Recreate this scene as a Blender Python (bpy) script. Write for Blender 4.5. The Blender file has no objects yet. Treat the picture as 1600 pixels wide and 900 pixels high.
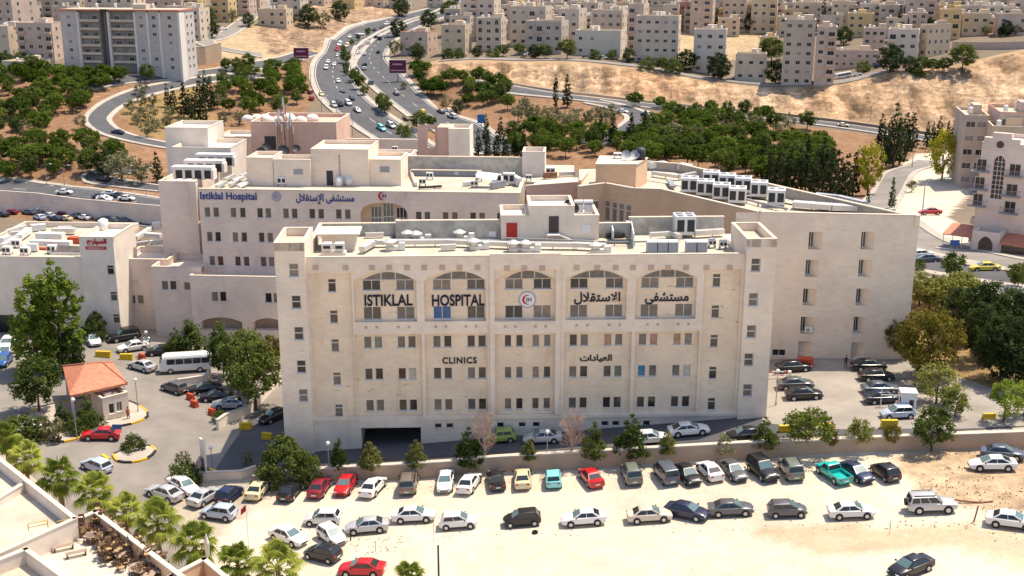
import bpy, bmesh, math, random
import numpy as np
from mathutils import Vector, Matrix
R = random.Random(7)
rad = math.radians
SC = bpy.context.scene
COL = SC.collection
# ------------------------------------------------------------------ camera
FPX, TH, HC = 1850.0, rad(15.8), 56.0          # focal length in 1600-px pixels, pitch, height
cam = bpy.data.cameras.new('camera'); camo = bpy.data.objects.new('camera', cam); COL.objects.link(camo)
cam.sensor_width = 36.0; cam.lens = 36.0*FPX/1600.0; cam.clip_start = 1.0; cam.clip_end = 9000.0
camo.location = (0, 0, HC); camo.rotation_euler = (math.pi/2-TH, 0, 0)
SC.camera = camo
# ------------------------------------------------------------------ sky and sun
SUNV = Vector((8.7, 5.2, 22.3)).normalized()
EL = math.asin(SUNV.z); AZ = math.atan2(SUNV.x, SUNV.y)
wd = bpy.data.worlds.new('World'); SC.world = wd; wd.use_nodes = True
nt = wd.node_tree; nt.nodes.clear()
o_ = nt.nodes.new('ShaderNodeOutputWorld'); b_ = nt.nodes.new('ShaderNodeBackground'); s_ = nt.nodes.new('ShaderNodeTexSky')
s_.sky_type = 'NISHITA'; s_.sun_disc = False; s_.sun_elevation = EL; s_.sun_rotation = AZ
s_.air_density = 1.0; s_.dust_density = 3.0; s_.ozone_density = 0.6; s_.altitude = 800
b_.inputs['Strength'].default_value = 0.115
nt.links.new(s_.outputs[0], b_.inputs[0]); nt.links.new(b_.outputs[0], o_.inputs[0])
sl = bpy.data.lights.new('sun', 'SUN'); sl.energy = 3.4; sl.angle = rad(0.53); sl.color = (1.0, 0.875, 0.69)
so = bpy.data.objects.new('sun', sl); COL.objects.link(so); so.location = (60, 40, 150)
so.rotation_euler = SUNV.to_track_quat('Z', 'Y').to_euler()
SC.view_settings.view_transform = 'Standard'; SC.view_settings.look = 'None'
SC.view_settings.exposure = 0.94; SC.view_settings.gamma = 1.0; SC.view_settings.use_curve_mapping = False
try:
    SC.cycles.max_bounces = 6; SC.cycles.diffuse_bounces = 4; SC.cycles.glossy_bounces = 2
    SC.cycles.transmission_bounces = 2; SC.cycles.transparent_max_bounces = 4; SC.cycles.use_denoising = True
except Exception: pass

# ------------------------------------------------------------------ surveying: picture bearing -> point of the place
CT, ST = math.cos(TH), math.sin(TH)
def ray(px, py):
    a = (px-800)/FPX; b = -(py-450)/FPX
    return (a, CT+b*ST, -ST+b*CT)
def P(px, py, z):
    r = ray(px, py); t = (z-HC)/r[2]
    return (r[0]*t, r[1]*t, z)
def PZ(px, py, dist):
    r = ray(px, py); return (r[0]*dist, r[1]*dist, HC+r[2]*dist)
def pxof(x, y, z):
    dz = z-HC; dep = y*CT-dz*ST
    return 800+FPX*x/dep, 450-FPX*(y*ST+dz*CT)/dep, FPX/dep
def onplane(px, py, p0, yaw):
    r = ray(px, py); d = (math.cos(yaw), math.sin(yaw)); n = (-d[1], d[0])
    t = (n[0]*p0[0]+n[1]*p0[1])/(n[0]*r[0]+n[1]*r[1])
    return (r[0]*t-p0[0])*d[0]+(r[1]*t-p0[1])*d[1], HC+r[2]*t

# ------------------------------------------------------------------ materials
MATS = {}
def mat(name, col, rough=0.85, var=0.0, scale=1.0, spec=0.3, metal=0.0, col2=None, coord='pos', detail=4, emit=None, bump=0.0, coat=0.0):
    if name in MATS: return MATS[name]
    m = bpy.data.materials.new(name); m.use_nodes = True; t = m.node_tree; b = t.nodes['Principled BSDF']
    b.inputs['Base Color'].default_value = (*col, 1); b.inputs['Roughness'].default_value = rough
    b.inputs['Specular IOR Level'].default_value = spec; b.inputs['Metallic'].default_value = metal
    if coat: b.inputs['Coat Weight'].default_value = coat; b.inputs['Coat Roughness'].default_value = 0.06
    if emit: b.inputs['Emission Color'].default_value = (*col, 1); b.inputs['Emission Strength'].default_value = emit
    if var or col2 or bump:
        if coord == 'pos': src = t.nodes.new('ShaderNodeNewGeometry').outputs['Position']
        else: src = t.nodes.new('ShaderNodeTexCoord').outputs['Object']
        n = t.nodes.new('ShaderNodeTexNoise'); n.inputs['Scale'].default_value = scale; n.inputs['Detail'].default_value = detail
        n.inputs['Roughness'].default_value = 0.62
        t.links.new(src, n.inputs['Vector'])
        r = t.nodes.new('ShaderNodeValToRGB'); r.color_ramp.elements[0].position = 0.3; r.color_ramp.elements[1].position = 0.7
        c2 = col2 or tuple(min(1, c*(1+var)) for c in col); c1 = col if col2 else tuple(c*(1-var) for c in col)
        r.color_ramp.elements[0].color = (*c1, 1); r.color_ramp.elements[1].color = (*c2, 1)
        t.links.new(n.outputs['Fac'], r.inputs[0]); t.links.new(r.outputs[0], b.inputs['Base Color'])
        if bump:
            bp = t.nodes.new('ShaderNodeBump'); bp.inputs['Strength'].default_value = bump; bp.inputs['Distance'].default_value = 0.3
            t.links.new(n.outputs['Fac'], bp.inputs['Height']); t.links.new(bp.outputs[0], b.inputs['Normal'])
    MATS[name] = m; return m
def stone(name, col, course=0.45, stain=0.5, warm=(0.52, 0.33, 0.17)):
    """coursed limestone: faint joints, block to block change, rusty stains with a shape of their own"""
    if name in MATS: return MATS[name]
    m = bpy.data.materials.new(name); m.use_nodes = True; t = m.node_tree; N = t.nodes.new; L = t.links.new
    b = t.nodes['Principled BSDF']; b.inputs['Roughness'].default_value = 0.9; b.inputs['Specular IOR Level'].default_value = 0.2
    g = N('ShaderNodeNewGeometry'); sx = N('ShaderNodeSeparateXYZ'); L(g.outputs['Position'], sx.inputs[0])
    ad = N('ShaderNodeMath'); ad.operation = 'ADD'; L(sx.outputs[0], ad.inputs[0]); L(sx.outputs[1], ad.inputs[1])
    cb = N('ShaderNodeCombineXYZ'); L(ad.outputs[0], cb.inputs[0]); L(sx.outputs[2], cb.inputs[1])
    br = N('ShaderNodeTexBrick'); br.inputs['Scale'].default_value = 1.0; br.inputs['Brick Width'].default_value = course*2.1
    br.inputs['Row Height'].default_value = course; br.inputs['Mortar Size'].default_value = 0.012; br.inputs['Mortar Smooth'].default_value = 0.4
    br.inputs['Color1'].default_value = (*col, 1); br.inputs['Color2'].default_value = (col[0]*0.94, col[1]*0.92, col[2]*0.90, 1)
    br.inputs['Mortar'].default_value = (col[0]*0.89, col[1]*0.87, col[2]*0.84, 1); L(cb.outputs[0], br.inputs['Vector'])
    n1 = N('ShaderNodeTexNoise'); n1.inputs['Scale'].default_value = 0.22; n1.inputs['Detail'].default_value = 6; L(g.outputs['Position'], n1.inputs['Vector'])
    mp = N('ShaderNodeMapping'); mp.inputs['Scale'].default_value = (0.9, 0.9, 0.28); L(g.outputs['Position'], mp.inputs[0])
    n2 = N('ShaderNodeTexNoise'); n2.inputs['Scale'].default_value = 0.55; n2.inputs['Detail'].default_value = 8; n2.inputs['Roughness'].default_value = 0.7; L(mp.outputs[0], n2.inputs['Vector'])
    r1 = N('ShaderNodeValToRGB'); r1.color_ramp.elements[0].position = 0.56; r1.color_ramp.elements[1].position = 0.78; L(n2.outputs['Fac'], r1.inputs[0])
    mu = N('ShaderNodeMath'); mu.operation = 'MULTIPLY'; mu.inputs[1].default_value = stain; L(r1.outputs[0], mu.inputs[0])
    mx = N('ShaderNodeMixRGB'); L(mu.outputs[0], mx.inputs[0]); L(br.outputs['Color'], mx.inputs[1]); mx.inputs[2].default_value = (*warm, 1)
    r2 = N('ShaderNodeValToRGB'); r2.color_ramp.elements[0].position = 0.3; r2.color_ramp.elements[1].position = 0.72
    r2.color_ramp.elements[0].color = (0.86, 0.85, 0.86, 1); r2.color_ramp.elements[1].color = (1.06, 1.05, 1.02, 1); L(n1.outputs['Fac'], r2.inputs[0])
    m2 = N('ShaderNodeMixRGB'); m2.blend_type = 'MULTIPLY'; m2.inputs[0].default_value = 1; L(mx.outputs[0], m2.inputs[1]); L(r2.outputs[0], m2.inputs[2])
    # short dark horizontal scars where the mortar has weathered
    mp3 = N('ShaderNodeMapping'); mp3.inputs['Scale'].default_value = (0.7, 0.7, 3.2); L(g.outputs['Position'], mp3.inputs[0])
    n3 = N('ShaderNodeTexNoise'); n3.inputs['Scale'].default_value = 1.1; n3.inputs['Detail'].default_value = 3; L(mp3.outputs[0], n3.inputs['Vector'])
    r3 = N('ShaderNodeValToRGB'); r3.color_ramp.elements[0].position = 0.66; r3.color_ramp.elements[1].position = 0.74; L(n3.outputs['Fac'], r3.inputs[0])
    mu3 = N('ShaderNodeMath'); mu3.operation = 'MULTIPLY'; mu3.inputs[1].default_value = stain*0.9; L(r3.outputs[0], mu3.inputs[0])
    m3 = N('ShaderNodeMixRGB'); L(mu3.outputs[0], m3.inputs[0]); L(m2.outputs[0], m3.inputs[1]); m3.inputs[2].default_value = (col[0]*0.45, col[1]*0.36, col[2]*0.30, 1)
    L(m3.outputs[0], b.inputs['Base Color'])
    MATS[name] = m; return m

# ------------------------------------------------------------------ mesh helpers
class MB:
    def __init__(s): s.v = []; s.f = []; s.m = []
    def face(s, pts, mi=0):
        i = len(s.v); s.v += [tuple(p) for p in pts]; s.f.append(tuple(range(i, i+len(pts)))); s.m.append(mi)
    def box(s, x0, y0, z0, x1, y1, z1, mi=0, M=None):
        c = [(x0,y0,z0),(x1,y0,z0),(x1,y1,z0),(x0,y1,z0),(x0,y0,z1),(x1,y0,z1),(x1,y1,z1),(x0,y1,z1)]
        if M is not None: c = [tuple(M @ Vector(p)) for p in c]
        i = len(s.v); s.v += c
        for q in ((0,3,2,1),(4,5,6,7),(0,1,5,4),(1,2,6,5),(2,3,7,6),(3,0,4,7)): s.f.append(tuple(i+k for k in q)); s.m.append(mi)
    def prism(s, poly, z0, z1, mi=0, mi_top=None, bottom=False):
        n = len(poly); a = sum(poly[k][0]*poly[(k+1)%n][1]-poly[(k+1)%n][0]*poly[k][1] for k in range(n))
        if a < 0: poly = poly[::-1]
        z0s = z0 if isinstance(z0, (list, tuple)) else [z0]*n
        i = len(s.v); s.v += [(p[0], p[1], z) for p, z in zip(poly, z0s)]+[(p[0], p[1], z1) for p in poly]
        for k in range(n):
            q = (k+1) % n; s.f.append((i+k, i+q, i+n+q, i+n+k)); s.m.append(mi)
        s.f.append(tuple(i+n+k for k in range(n))); s.m.append(mi if mi_top is None else mi_top)
        if bottom: s.f.append(tuple(i+k for k in reversed(range(n)))); s.m.append(mi)
    def tube(s, p0, p1, r0, r1=None, n=8, mi=0, caps=True):
        r1 = r0 if r1 is None else r1; p0 = Vector(p0); p1 = Vector(p1); ax = (p1-p0).normalized()
        u = ax.orthogonal().normalized(); w = ax.cross(u); i = len(s.v)
        for p, r in ((p0, r0), (p1, r1)):
            for k in range(n):
                a = 2*math.pi*k/n; s.v.append(tuple(p+(u*math.cos(a)+w*math.sin(a))*r))
        for k in range(n):
            q = (k+1) % n; s.f.append((i+k, i+q, i+n+q, i+n+k)); s.m.append(mi)
        if caps:
            s.f.append(tuple(i+n+k for k in range(n))); s.m.append(mi); s.f.append(tuple(i+k for k in reversed(range(n)))); s.m.append(mi)
    def path(s, pts, r, n=6, mi=0):
        for a, b in zip(pts[:-1], pts[1:]): s.tube(a, b, r, r, n, mi)
    def ball(s, c, r, n=10, mi=0, sz=1.0, z0=-1.0):
        m = max(4, n//2); i = len(s.v)
        for a in range(m+1):
            t = -math.pi/2+math.pi*a/m; zz = max(math.sin(t), z0)
            for k in range(n): s.v.append((c[0]+r*math.cos(t)*math.cos(2*math.pi*k/n), c[1]+r*math.cos(t)*math.sin(2*math.pi*k/n), c[2]+r*sz*zz))
        for a in range(m):
            for k in range(n):
                q = (k+1) % n; s.f.append((i+a*n+k, i+a*n+q, i+(a+1)*n+q, i+(a+1)*n+k)); s.m.append(mi)
    def mesh(s, name, mats, smooth=False):
        me = bpy.data.meshes.new(name); me.from_pydata(s.v, [], s.f)
        for m in (mats if isinstance(mats, (list, tuple)) else [mats]): me.materials.append(m)
        if any(s.m): me.polygons.foreach_set('material_index', s.m)
        if smooth: me.polygons.foreach_set('use_smooth', [True]*len(s.f))
        me.update(); return me
    def build(s, name, mats, parent=None, loc=(0,0,0), rz=0, smooth=False, **kw):
        return ob(name, s.mesh(name, mats, smooth), parent, loc, rz, **kw)
def ob(name, data, parent=None, loc=(0,0,0), rz=0, label=None, cat=None, group=None, kind=None, scale=None):
    o = bpy.data.objects.new(name, data); COL.objects.link(o); o.location = loc; o.rotation_euler = (0, 0, rz)
    if scale is not None: o.scale = scale if isinstance(scale, (tuple, list)) else (scale,)*3
    if parent is not None: o.parent = parent
    if label: o['label'] = label
    if cat: o['category'] = cat
    if group: o['group'] = group
    if kind: o['kind'] = kind
    return o
def thing(name, label, cat, loc=(0,0,0), rz=0, group=None):
    return ob(name, None, None, loc, rz, label=label, cat=cat, group=group)
def copy_tree(o, parent=None):
    c = o.copy(); COL.objects.link(c)
    if parent is not None: c.parent = parent
    for ch in o.children: copy_tree(ch, c)
    return c
ORD = ['first','second','third','fourth','fifth','sixth','seventh','eighth','ninth','tenth','eleventh','twelfth','thirteenth','fourteenth','fifteenth','sixteenth','seventeenth','eighteenth','nineteenth','twentieth']
def ordinal(i):
    if i < 20: return ORD[i]
    return {20:'twenty-first',21:'twenty-second',22:'twenty-third',23:'twenty-fourth',24:'twenty-fifth',25:'twenty-sixth',26:'twenty-seventh',27:'twenty-eighth',28:'twenty-ninth',29:'thirtieth'}.get(i, '%dth' % (i+1))

# ------------------------------------------------------------------ terrain
def sst(a, b, x):
    t = np.clip((x-a)/(b-a), 0, 1); return t*t*(3-2*t)
def zlot(x): return np.maximum(-1.1, 0.5+0.072*x)+0.035*np.maximum(0, -34-x)
WL0 = (-33.0, 121.5); WLY = rad(-1.4)          # retaining wall between the dirt lot and the hospital road
def wall_y(x): return WL0[1]+(x-WL0[0])*math.tan(WLY)
def lot_step(x, y): return (1.35*sst(-34, -20, x))*sst(0.05, 0.55, y-wall_y(x))
CP = []
for X in range(-80, 101, 15):
    for Y in (60, 80, 95, 110, 122, 134, 146):
        if X < -40 and Y > 100: continue
        if X > 50 and Y > 115: continue
        CP.append((X, Y, float(zlot(X))))
for X in (-26, -10, 5, 20, 32):
    for Y in (160, 172): CP.append((X, Y, 0.5+0.05*X))
PIX = [(150,690,0.3),(50,620,0.4),(230,560,0.0),(330,690,-0.6),(20,540,0.6),(200,520,0.3),(60,690,0.5),(-150,640,0.6),(330,560,-.2),(260,610,-.2),(420,560,-.5),(0,760,.3),(-150,520,.8),
 (1250,640,2.9),(1370,560,3.2),(1500,600,3.6),(1590,560,4.6),(1590,650,3.9),(1538,428,9),(1453,338,6),(1590,480,8),(1560,385,5),(1470,400,7.5),(1395,270,0),(1440,250,-1),(1430,520,4.5),(1480,500,6),(1440,440,8),(1700,430,9),(1700,560,6),(1640,330,4),(1350,300,-3),(1300,270,-5),
 (20,345,-12.3),(150,345,-12.3),(240,358,-12.3),(20,365,-12.3),(-100,345,-12.3),(60,375,-12),
 (60,255,-5),(200,260,-6),(320,250,-8),(320,235,-6),
 (60,200,-1),(170,190,0),(130,130,7),(150,110,12),(60,110,12),(280,170,0),(230,200,-3),(300,120,8),(400,170,-1),(420,110,7),(350,85,14),(380,60,17),(200,60,17),(60,60,17),(0,130,7),(-150,150,6),(-150,60,18),(440,70,14),(500,55,17),
 (560,30,20),(500,20,25),(480,80,10),
 (640,150,0),(700,172,-4.5),(750,195,-6),(780,150,0),(850,190,-4),(900,200,-5),(850,220,-7),(985,195,-3.5),(1150,205,-6.5),(1100,240,-8),(1300,230,-9),(1200,250,-8),(1450,235,-12),(700,230,-10),(620,238,-10),(500,240,-10),
 (700,50,16),(800,50,16),(900,50,17),(1000,50,16),(1100,60,13),(1200,60,13),(1300,50,16),(1400,40,20),(1600,30,23),(1800,60,24),(1800,150,6),(1750,245,-12)]
def dense(pts, n):
    for a, b in zip(pts[:-1], pts[1:]):
        for k in range(n): t = k/n; CP.append(tuple(np.array(P(*a))*(1-t)+np.array(P(*b))*t))
    CP.append(P(*pts[-1]))
def zof(px, py, dist): return PZ(px, py, dist)[2]
TOE = [(660,122,505),(700,118,503),(760,124,500),(840,136,495),(900,147,488),(1000,157,478),(1100,167,474),(1200,176,470),(1317,190,460),(1450,208,452),(1600,231,440),(1750,255,430)]
ROADL = [(700,127,496),(760,133,490),(840,146,483),(900,153,476),(1000,164,466),(1100,174,462),(1200,183,458),(1317,197,448),(1450,217,440),(1600,243,428),(1750,268,420)]
TOP = [(660,103,520),(700,100,517),(740,96,516),(800,97,514),(900,98,508),(1000,108,498),(1100,126,493),(1200,136,488),(1317,131,482),(1400,112,480),(1480,105,484),(1540,92,488),(1600,80,492),(1750,62,500)]
for L_, n in ((TOE, 4), (ROADL, 3), (TOP, 4), ([(a, b-7, c+15) for a, b, c in TOP], 3)): dense([(a, b, zof(a, b, c)) for a, b, c in L_], n)
dense([(640,228,-11),(600,205,-7.7),(560,172,-2),(540,150,1),(522,125,3.5),(526,100,6.5),(560,60,12.5),(600,41,16),(650,25,19.5),(720,8,24)], 3)
dense([(760,225,-10),(720,204,-8),(668,178,-4),(632,152,0),(606,128,3.3),(586,106,5.8),(580,88,8.5),(600,62,12.3),(640,40,16.2),(700,20,21)], 3)
for px in (-120,-60,0,60,122,180,250,330):
    for py0 in (310,302,291): q = P(px, py0+ (px-122)*0.12 if px > 122 else py0, -8.0); CP.append((q[0], q[1], -12.3))
for a in PIX: CP.append(P(*a))
CP = np.array(CP, float)
_seen = []; _keep = []
for i, p in enumerate(CP):
    if all((p[0]-q[0])**2+(p[1]-q[1])**2 > 2.0 for q in _seen): _seen.append(p); _keep.append(i)
CP = CP[_keep]
_A = np.sqrt((CP[:,None,0]-CP[None,:,0])**2+(CP[:,None,1]-CP[None,:,1])**2)
_n = len(CP); _M = np.zeros((_n+3, _n+3)); _M[:_n,:_n] = _A+np.eye(_n)*(-1.5); _M[:_n,_n] = 1; _M[:_n,_n+1] = CP[:,0]; _M[:_n,_n+2] = CP[:,1]
_M[_n:,:_n] = _M[:_n,_n:].T
_W = np.linalg.solve(_M, np.concatenate([CP[:,2], np.zeros(3)]))
HWL = [P(-60,322,-12.3), P(60,331,-12.3), P(122,340,-12.3), P(250,352,-12.3), P(350,364,-12.3)]     # retaining wall below the left street
def seg_side(x, y, pts):
    """signed distance to the polyline (positive beyond it, away from the camera), valid between its ends"""
    best = np.full(np.shape(x), 1e9); sg = np.zeros(np.shape(x))
    for a, b in zip(pts[:-1], pts[1:]):
        dx, dy = b[0]-a[0], b[1]-a[1]; L2 = dx*dx+dy*dy
        t = np.clip(((x-a[0])*dx+(y-a[1])*dy)/L2, 0, 1)
        d = np.hypot(x-a[0]-t*dx, y-a[1]-t*dy); cr = (dx*(y-a[1])-dy*(x-a[0]))
        u = d < best; best = np.where(u, d, best); sg = np.where(u, np.sign(cr), sg)
    return best*sg
def h(x, y):
    x = np.asarray(x, float); y = np.asarray(y, float); sh = x.shape; xf = x.ravel(); yf = y.ravel(); out = np.empty(len(xf))
    for i in range(0, len(xf), 20000):
        a = xf[i:i+20000]; b = yf[i:i+20000]
        r = np.sqrt((a[:,None]-CP[None,:,0])**2+(b[:,None]-CP[None,:,1])**2)
        out[i:i+20000] = r@_W[:_n]+_W[_n]+_W[_n+1]*a+_W[_n+2]*b
    out += lot_step(xf, yf)*(1-sst(145, 175, yf))
    sd = seg_side(xf, yf, HWL)
    out += 4.3*sst(0.7, 3.4, sd)*(1-sst(8, 70, sd))*np.where((xf > HWL[0][0]-10) & (xf < HWL[-1][0]+6), 1, 0)*1.0
    return out.reshape(sh)
def h1(x, y): return float(h(np.array([x]), np.array([y]))[0])
_gc = {}
def G(px, py):
    """where the bearing of a picture point meets the ground"""
    k = (round(px,1), round(py,1))
    if k in _gc: return _gc[k]
    r = np.array(ray(px, py)); ts = 75*1.006**np.arange(0, 470); pts = r[None,:]*ts[:,None]
    d = pts[:,2]+HC-h(pts[:,0], pts[:,1]); i = int(np.argmax(d < 0)) or len(ts)-1
    a, b = ts[max(i-1,0)], ts[i]
    for _ in range(14):
        m = (a+b)/2; q = r*m
        if q[2]+HC-h1(q[0], q[1]) < 0: b = m
        else: a = m
    q = r*b; _gc[k] = (float(q[0]), float(q[1]), h1(q[0], q[1])); return _gc[k]
def axis(*segs):
    o = []
    for a, b, st in segs: o += list(np.arange(a, b, st))
    return np.array(sorted(set([round(v, 3) for v in o])))
def inpoly(x, y, poly):
    ins = np.zeros(np.shape(x), bool); n = len(poly)
    for i in range(n):
        a, b = poly[i], poly[(i+1) % n]
        c = ((a[1] > y) != (b[1] > y)) & (x < (b[0]-a[0])*(y-a[1])/((b[1]-a[1]) or 1e-9)+a[0]); ins ^= c
    return ins
xs = axis((-4000,-500,400),(-500,-280,12),(-280,-75,2.6),(-75,95,1.5),(95,280,2.2),(280,500,12),(500,4001,400))
ys = axis((-300,60,60),(60,112,1.5),(112,127,0.45),(127,180,1.3),(180,440,2.2),(440,530,1.25),(530,560,2.2),(560,700,5),(700,1200,12),(1200,7001,500))
XX, YY = np.meshgrid(xs, ys); ZZ = h(XX, YY)
SAND = (0.60, 0.53, 0.43); SOIL = (0.27, 0.165, 0.10); ROCK = (0.40, 0.28, 0.17); CITY = (0.20, 0.16, 0.12); GREY = (0.42, 0.37, 0.30); TAN = (0.44, 0.34, 0.215); SCRUB = (0.28, 0.20, 0.095)
CC = np.empty(XX.shape+(3,)); CC[:] = CITY
CC[YY < 190] = GREY
def zone(col, *pp, w=1.0):
    poly = [G(*p) for p in pp]; CC[inpoly(XX, YY, poly)] = col
zone(SOIL, (-200,330),(-200,150),(0,125),(160,110),(330,100),(480,90),(490,130),(480,180),(560,235),(300,250),(250,330))
zone(SCRUB, (190,175),(250,135),(320,130),(340,215),(230,215))
zone(SOIL, (560,240),(640,215),(700,190),(650,140),(650,110),(720,115),(830,140),(1000,172),(1200,192),(1450,225),(1700,255),(1700,290),(1440,300),(1350,320),(1000,280),(800,250))
zone(ROCK, (640,110),(690,92),(800,92),(900,95),(1000,107),(1100,126),(1200,137),(1300,131),(1400,112),(1480,105),(1540,90),(1610,75),(1760,60),(1760,260),(1590,235),(1450,212),(1317,194),(1200,180),(1000,160),(920,152),(840,138),(720,112))
zone(TAN, (330,95),(300,75),(380,40),(440,30),(560,30),(640,15),(600,40),(520,70),(470,90),(400,95))
zone(ROCK, (420,85),(400,50),(470,10),(620,-12),(640,12),(600,35),(520,65))
zone(TAN, (1060,95),(1050,40),(1180,40),(1200,90))
zone(SAND, (1400,420),(1350,330),(1400,270),(1430,240),(1480,235),(1520,290),(1480,340),(1600,390),(1760,420),(1760,520),(1600,470))
zone(SCRUB, (1400,560),(1415,450),(1500,470),(1620,490),(1620,600),(1520,620))
CC[(YY < 200) & (YY-np.vectorize(wall_y)(XX) < 0.3) & (XX > -26-(120-YY)*0.35)] = SAND
zone((.46,.35,.235), (1390,716),(1480,700),(1640,684),(1640,800),(1560,800),(1500,790),(1440,765),(1400,740))
zone((.50,.40,.28), (1180,826),(1500,816),(1640,840),(1640,900),(1500,860),(1300,870),(1200,845))
zone(SAND, (0,310),(0,290),(40,285),(60,300),(50,330),(-100,330))
from mathutils import noise as mnoise
toew = [P(a, b, zof(a, b, c)) for a, b, c in TOE]; topw = [P(a, b, zof(a, b, c)) for a, b, c in TOP]
cut = sst(.5, 5, seg_side(XX, YY, toew))*sst(-1, 4, -seg_side(XX, YY, topw))*((XX > toew[0][0]) & (YY > 380) & (YY < 540))
hillm = np.all(np.isclose(CC, ROCK), axis=2) & (XX < -40)
dirt = inpoly(XX, YY, [G(*p) for p in ((1390,716),(1480,702),(1640,686),(1640,800),(1560,796),(1500,786),(1440,762),(1400,738))])
for j, i in zip(*np.nonzero(dirt)): ZZ[j,i] += .32*mnoise.fractal(Vector((XX[j,i]*.5, YY[j,i]*.5, 2)), 1, 2, 4); CC[j,i] *= 1+.35*mnoise.fractal(Vector((XX[j,i]*.35, YY[j,i]*.6, 7)), 1, 2, 4)
for j, i in zip(*np.nonzero((cut > .02) | hillm)):
    x, y, z = XX[j,i], YY[j,i], ZZ[j,i]; q = Vector((x*.11, y*.05, 0)); a = mnoise.fractal(q, 1.0, 2.1, 5); b2 = mnoise.fractal(Vector((x*.05, 5, z*.08)), 1, 2, 4); led = abs(math.sin(z*1.0+4*b2))
    if hillm[j,i]: ZZ[j,i] += .9*a; CC[j,i] = np.array((.34,.245,.17))*(1+.6*mnoise.fractal(Vector((x*.2, y*.2, z*.3)), 1, 2, 4)); continue
    w = cut[j,i]; lf = 1 if x < 60 else .35; rg = 1-abs(mnoise.fractal(Vector((x*.21, y*.13, z*.1)), 1.0, 2.2, 5))*2.2; ZZ[j,i] += w*(1.0*a+1.0*(rg-.5)+lf*1.5*(led-.6))
    s = mnoise.fractal(Vector((x*.16, z*.10, 3)), 1.0, 2.0, 5); g = mnoise.fractal(Vector((x*.025, z*.05, 9)), 1.0, 2.0, 3)
    base = np.array((.46,.335,.225))*(1-np.clip(g+.35, 0, 1)*.35)+np.array((.42,.22,.10))*np.clip(g+.35, 0, 1)*.35; base = base*(1.06+.85*s)*(1-.75*lf*max(0, .5-led)); CC[j,i] = CC[j,i]*(1-w)+base*w
RGH = np.where(hillm, 1.0, cut); RGH = np.maximum(RGH, np.where(dirt, .55, 0)); RGH = np.maximum(RGH, np.where(np.all(np.isclose(CC, SOIL), axis=2) | np.all(np.isclose(CC, TAN), axis=2) | np.all(np.isclose(CC, SCRUB), axis=2), .5, 0))
tm = bpy.data.meshes.new('ground'); nx, ny = len(xs), len(ys)
tm.from_pydata(np.stack([XX.ravel(), YY.ravel(), ZZ.ravel()], 1).tolist(), [],
               [(j*nx+i, j*nx+i+1, (j+1)*nx+i+1, (j+1)*nx+i) for j in range(ny-1) for i in range(nx-1)])
ca = tm.color_attributes.new('soil_kind', 'FLOAT_COLOR', 'POINT')
ca.data.foreach_set('color', np.concatenate([CC.reshape(-1,3), RGH.reshape(-1,1)], 1).ravel().astype(np.float32))
tm.polygons.foreach_set('use_smooth', [True]*len(tm.polygons))
gm = bpy.data.materials.new('ground_soil'); gm.use_nodes = True
def ground_nodes():
    t = gm.node_tree; N = t.nodes.new; L = t.links.new; b = t.nodes['Principled BSDF']; b.inputs['Roughness'].default_value = 0.95; b.inputs['Specular IOR Level'].default_value = 0.1
    at = N('ShaderNodeAttribute'); at.attribute_name = 'soil_kind'; g = N('ShaderNodeNewGeometry')
    cur = at.outputs['Color']
    for sc, lo, hi, p0, p1, det in ((0.035, (0.80,0.78,0.76), (1.12,1.10,1.08), .32, .68, 6), (0.35, (0.80,0.77,0.74), (1.12,1.12,1.12), .33, .67, 8), (2.6, (0.86,0.85,0.84), (1.1,1.1,1.1), .35, .65, 4)):
        n = N('ShaderNodeTexNoise'); n.inputs['Scale'].default_value = sc; n.inputs['Detail'].default_value = det; n.inputs['Roughness'].default_value = 0.65; L(g.outputs['Position'], n.inputs['Vector'])
        r = N('ShaderNodeValToRGB'); r.color_ramp.elements[0].position = p0; r.color_ramp.elements[1].position = p1; r.color_ramp.elements[0].color = (*lo,1); r.color_ramp.elements[1].color = (*hi,1)
        L(n.outputs['Fac'], r.inputs[0]); m = N('ShaderNodeMixRGB'); m.blend_type = 'MULTIPLY'; m.inputs[0].default_value = .6; L(cur, m.inputs[1]); L(r.outputs[0], m.inputs[2]); cur = m.outputs[0]
    for scl, sc, lo, hi, det in (((1,1,1), .55, .42, 1.35, 12), ((.12,.12,1.0), 1.0, .62, 1.22, 8), ((1,.25,.25), .45, .70, 1.2, 8)):
        mp = N('ShaderNodeMapping'); mp.inputs['Scale'].default_value = scl; L(g.outputs['Position'], mp.inputs[0]); n = N('ShaderNodeTexNoise'); n.inputs['Scale'].default_value = sc; n.inputs['Detail'].default_value = det; n.inputs['Roughness'].default_value = 0.7; L(mp.outputs[0], n.inputs['Vector'])
        r = N('ShaderNodeValToRGB'); r.color_ramp.elements[0].position = .3; r.color_ramp.elements[1].position = .66; r.color_ramp.elements[0].color = (lo,lo*.95,lo*.9,1); r.color_ramp.elements[1].color = (hi,hi,hi,1); L(n.outputs['Fac'], r.inputs[0])
        m = N('ShaderNodeMixRGB'); m.blend_type = 'MULTIPLY'; L(at.outputs['Alpha'], m.inputs[0]); L(cur, m.inputs[1]); L(r.outputs[0], m.inputs[2]); cur = m.outputs[0]
    L(cur, b.inputs['Base Color'])
    n = N('ShaderNodeTexNoise'); n.inputs['Scale'].default_value = 0.5; n.inputs['Detail'].default_value = 10; n.inputs['Roughness'].default_value = 0.7; L(g.outputs['Position'], n.inputs['Vector'])
    bp = N('ShaderNodeBump'); bp.inputs['Strength'].default_value = 0.35; bp.inputs['Distance'].default_value = 0.8; L(n.outputs['Fac'], bp.inputs['Height']); L(bp.outputs[0], b.inputs['Normal'])
ground_nodes(); tm.materials.append(gm)
ob('ground', tm, kind='structure')

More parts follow.
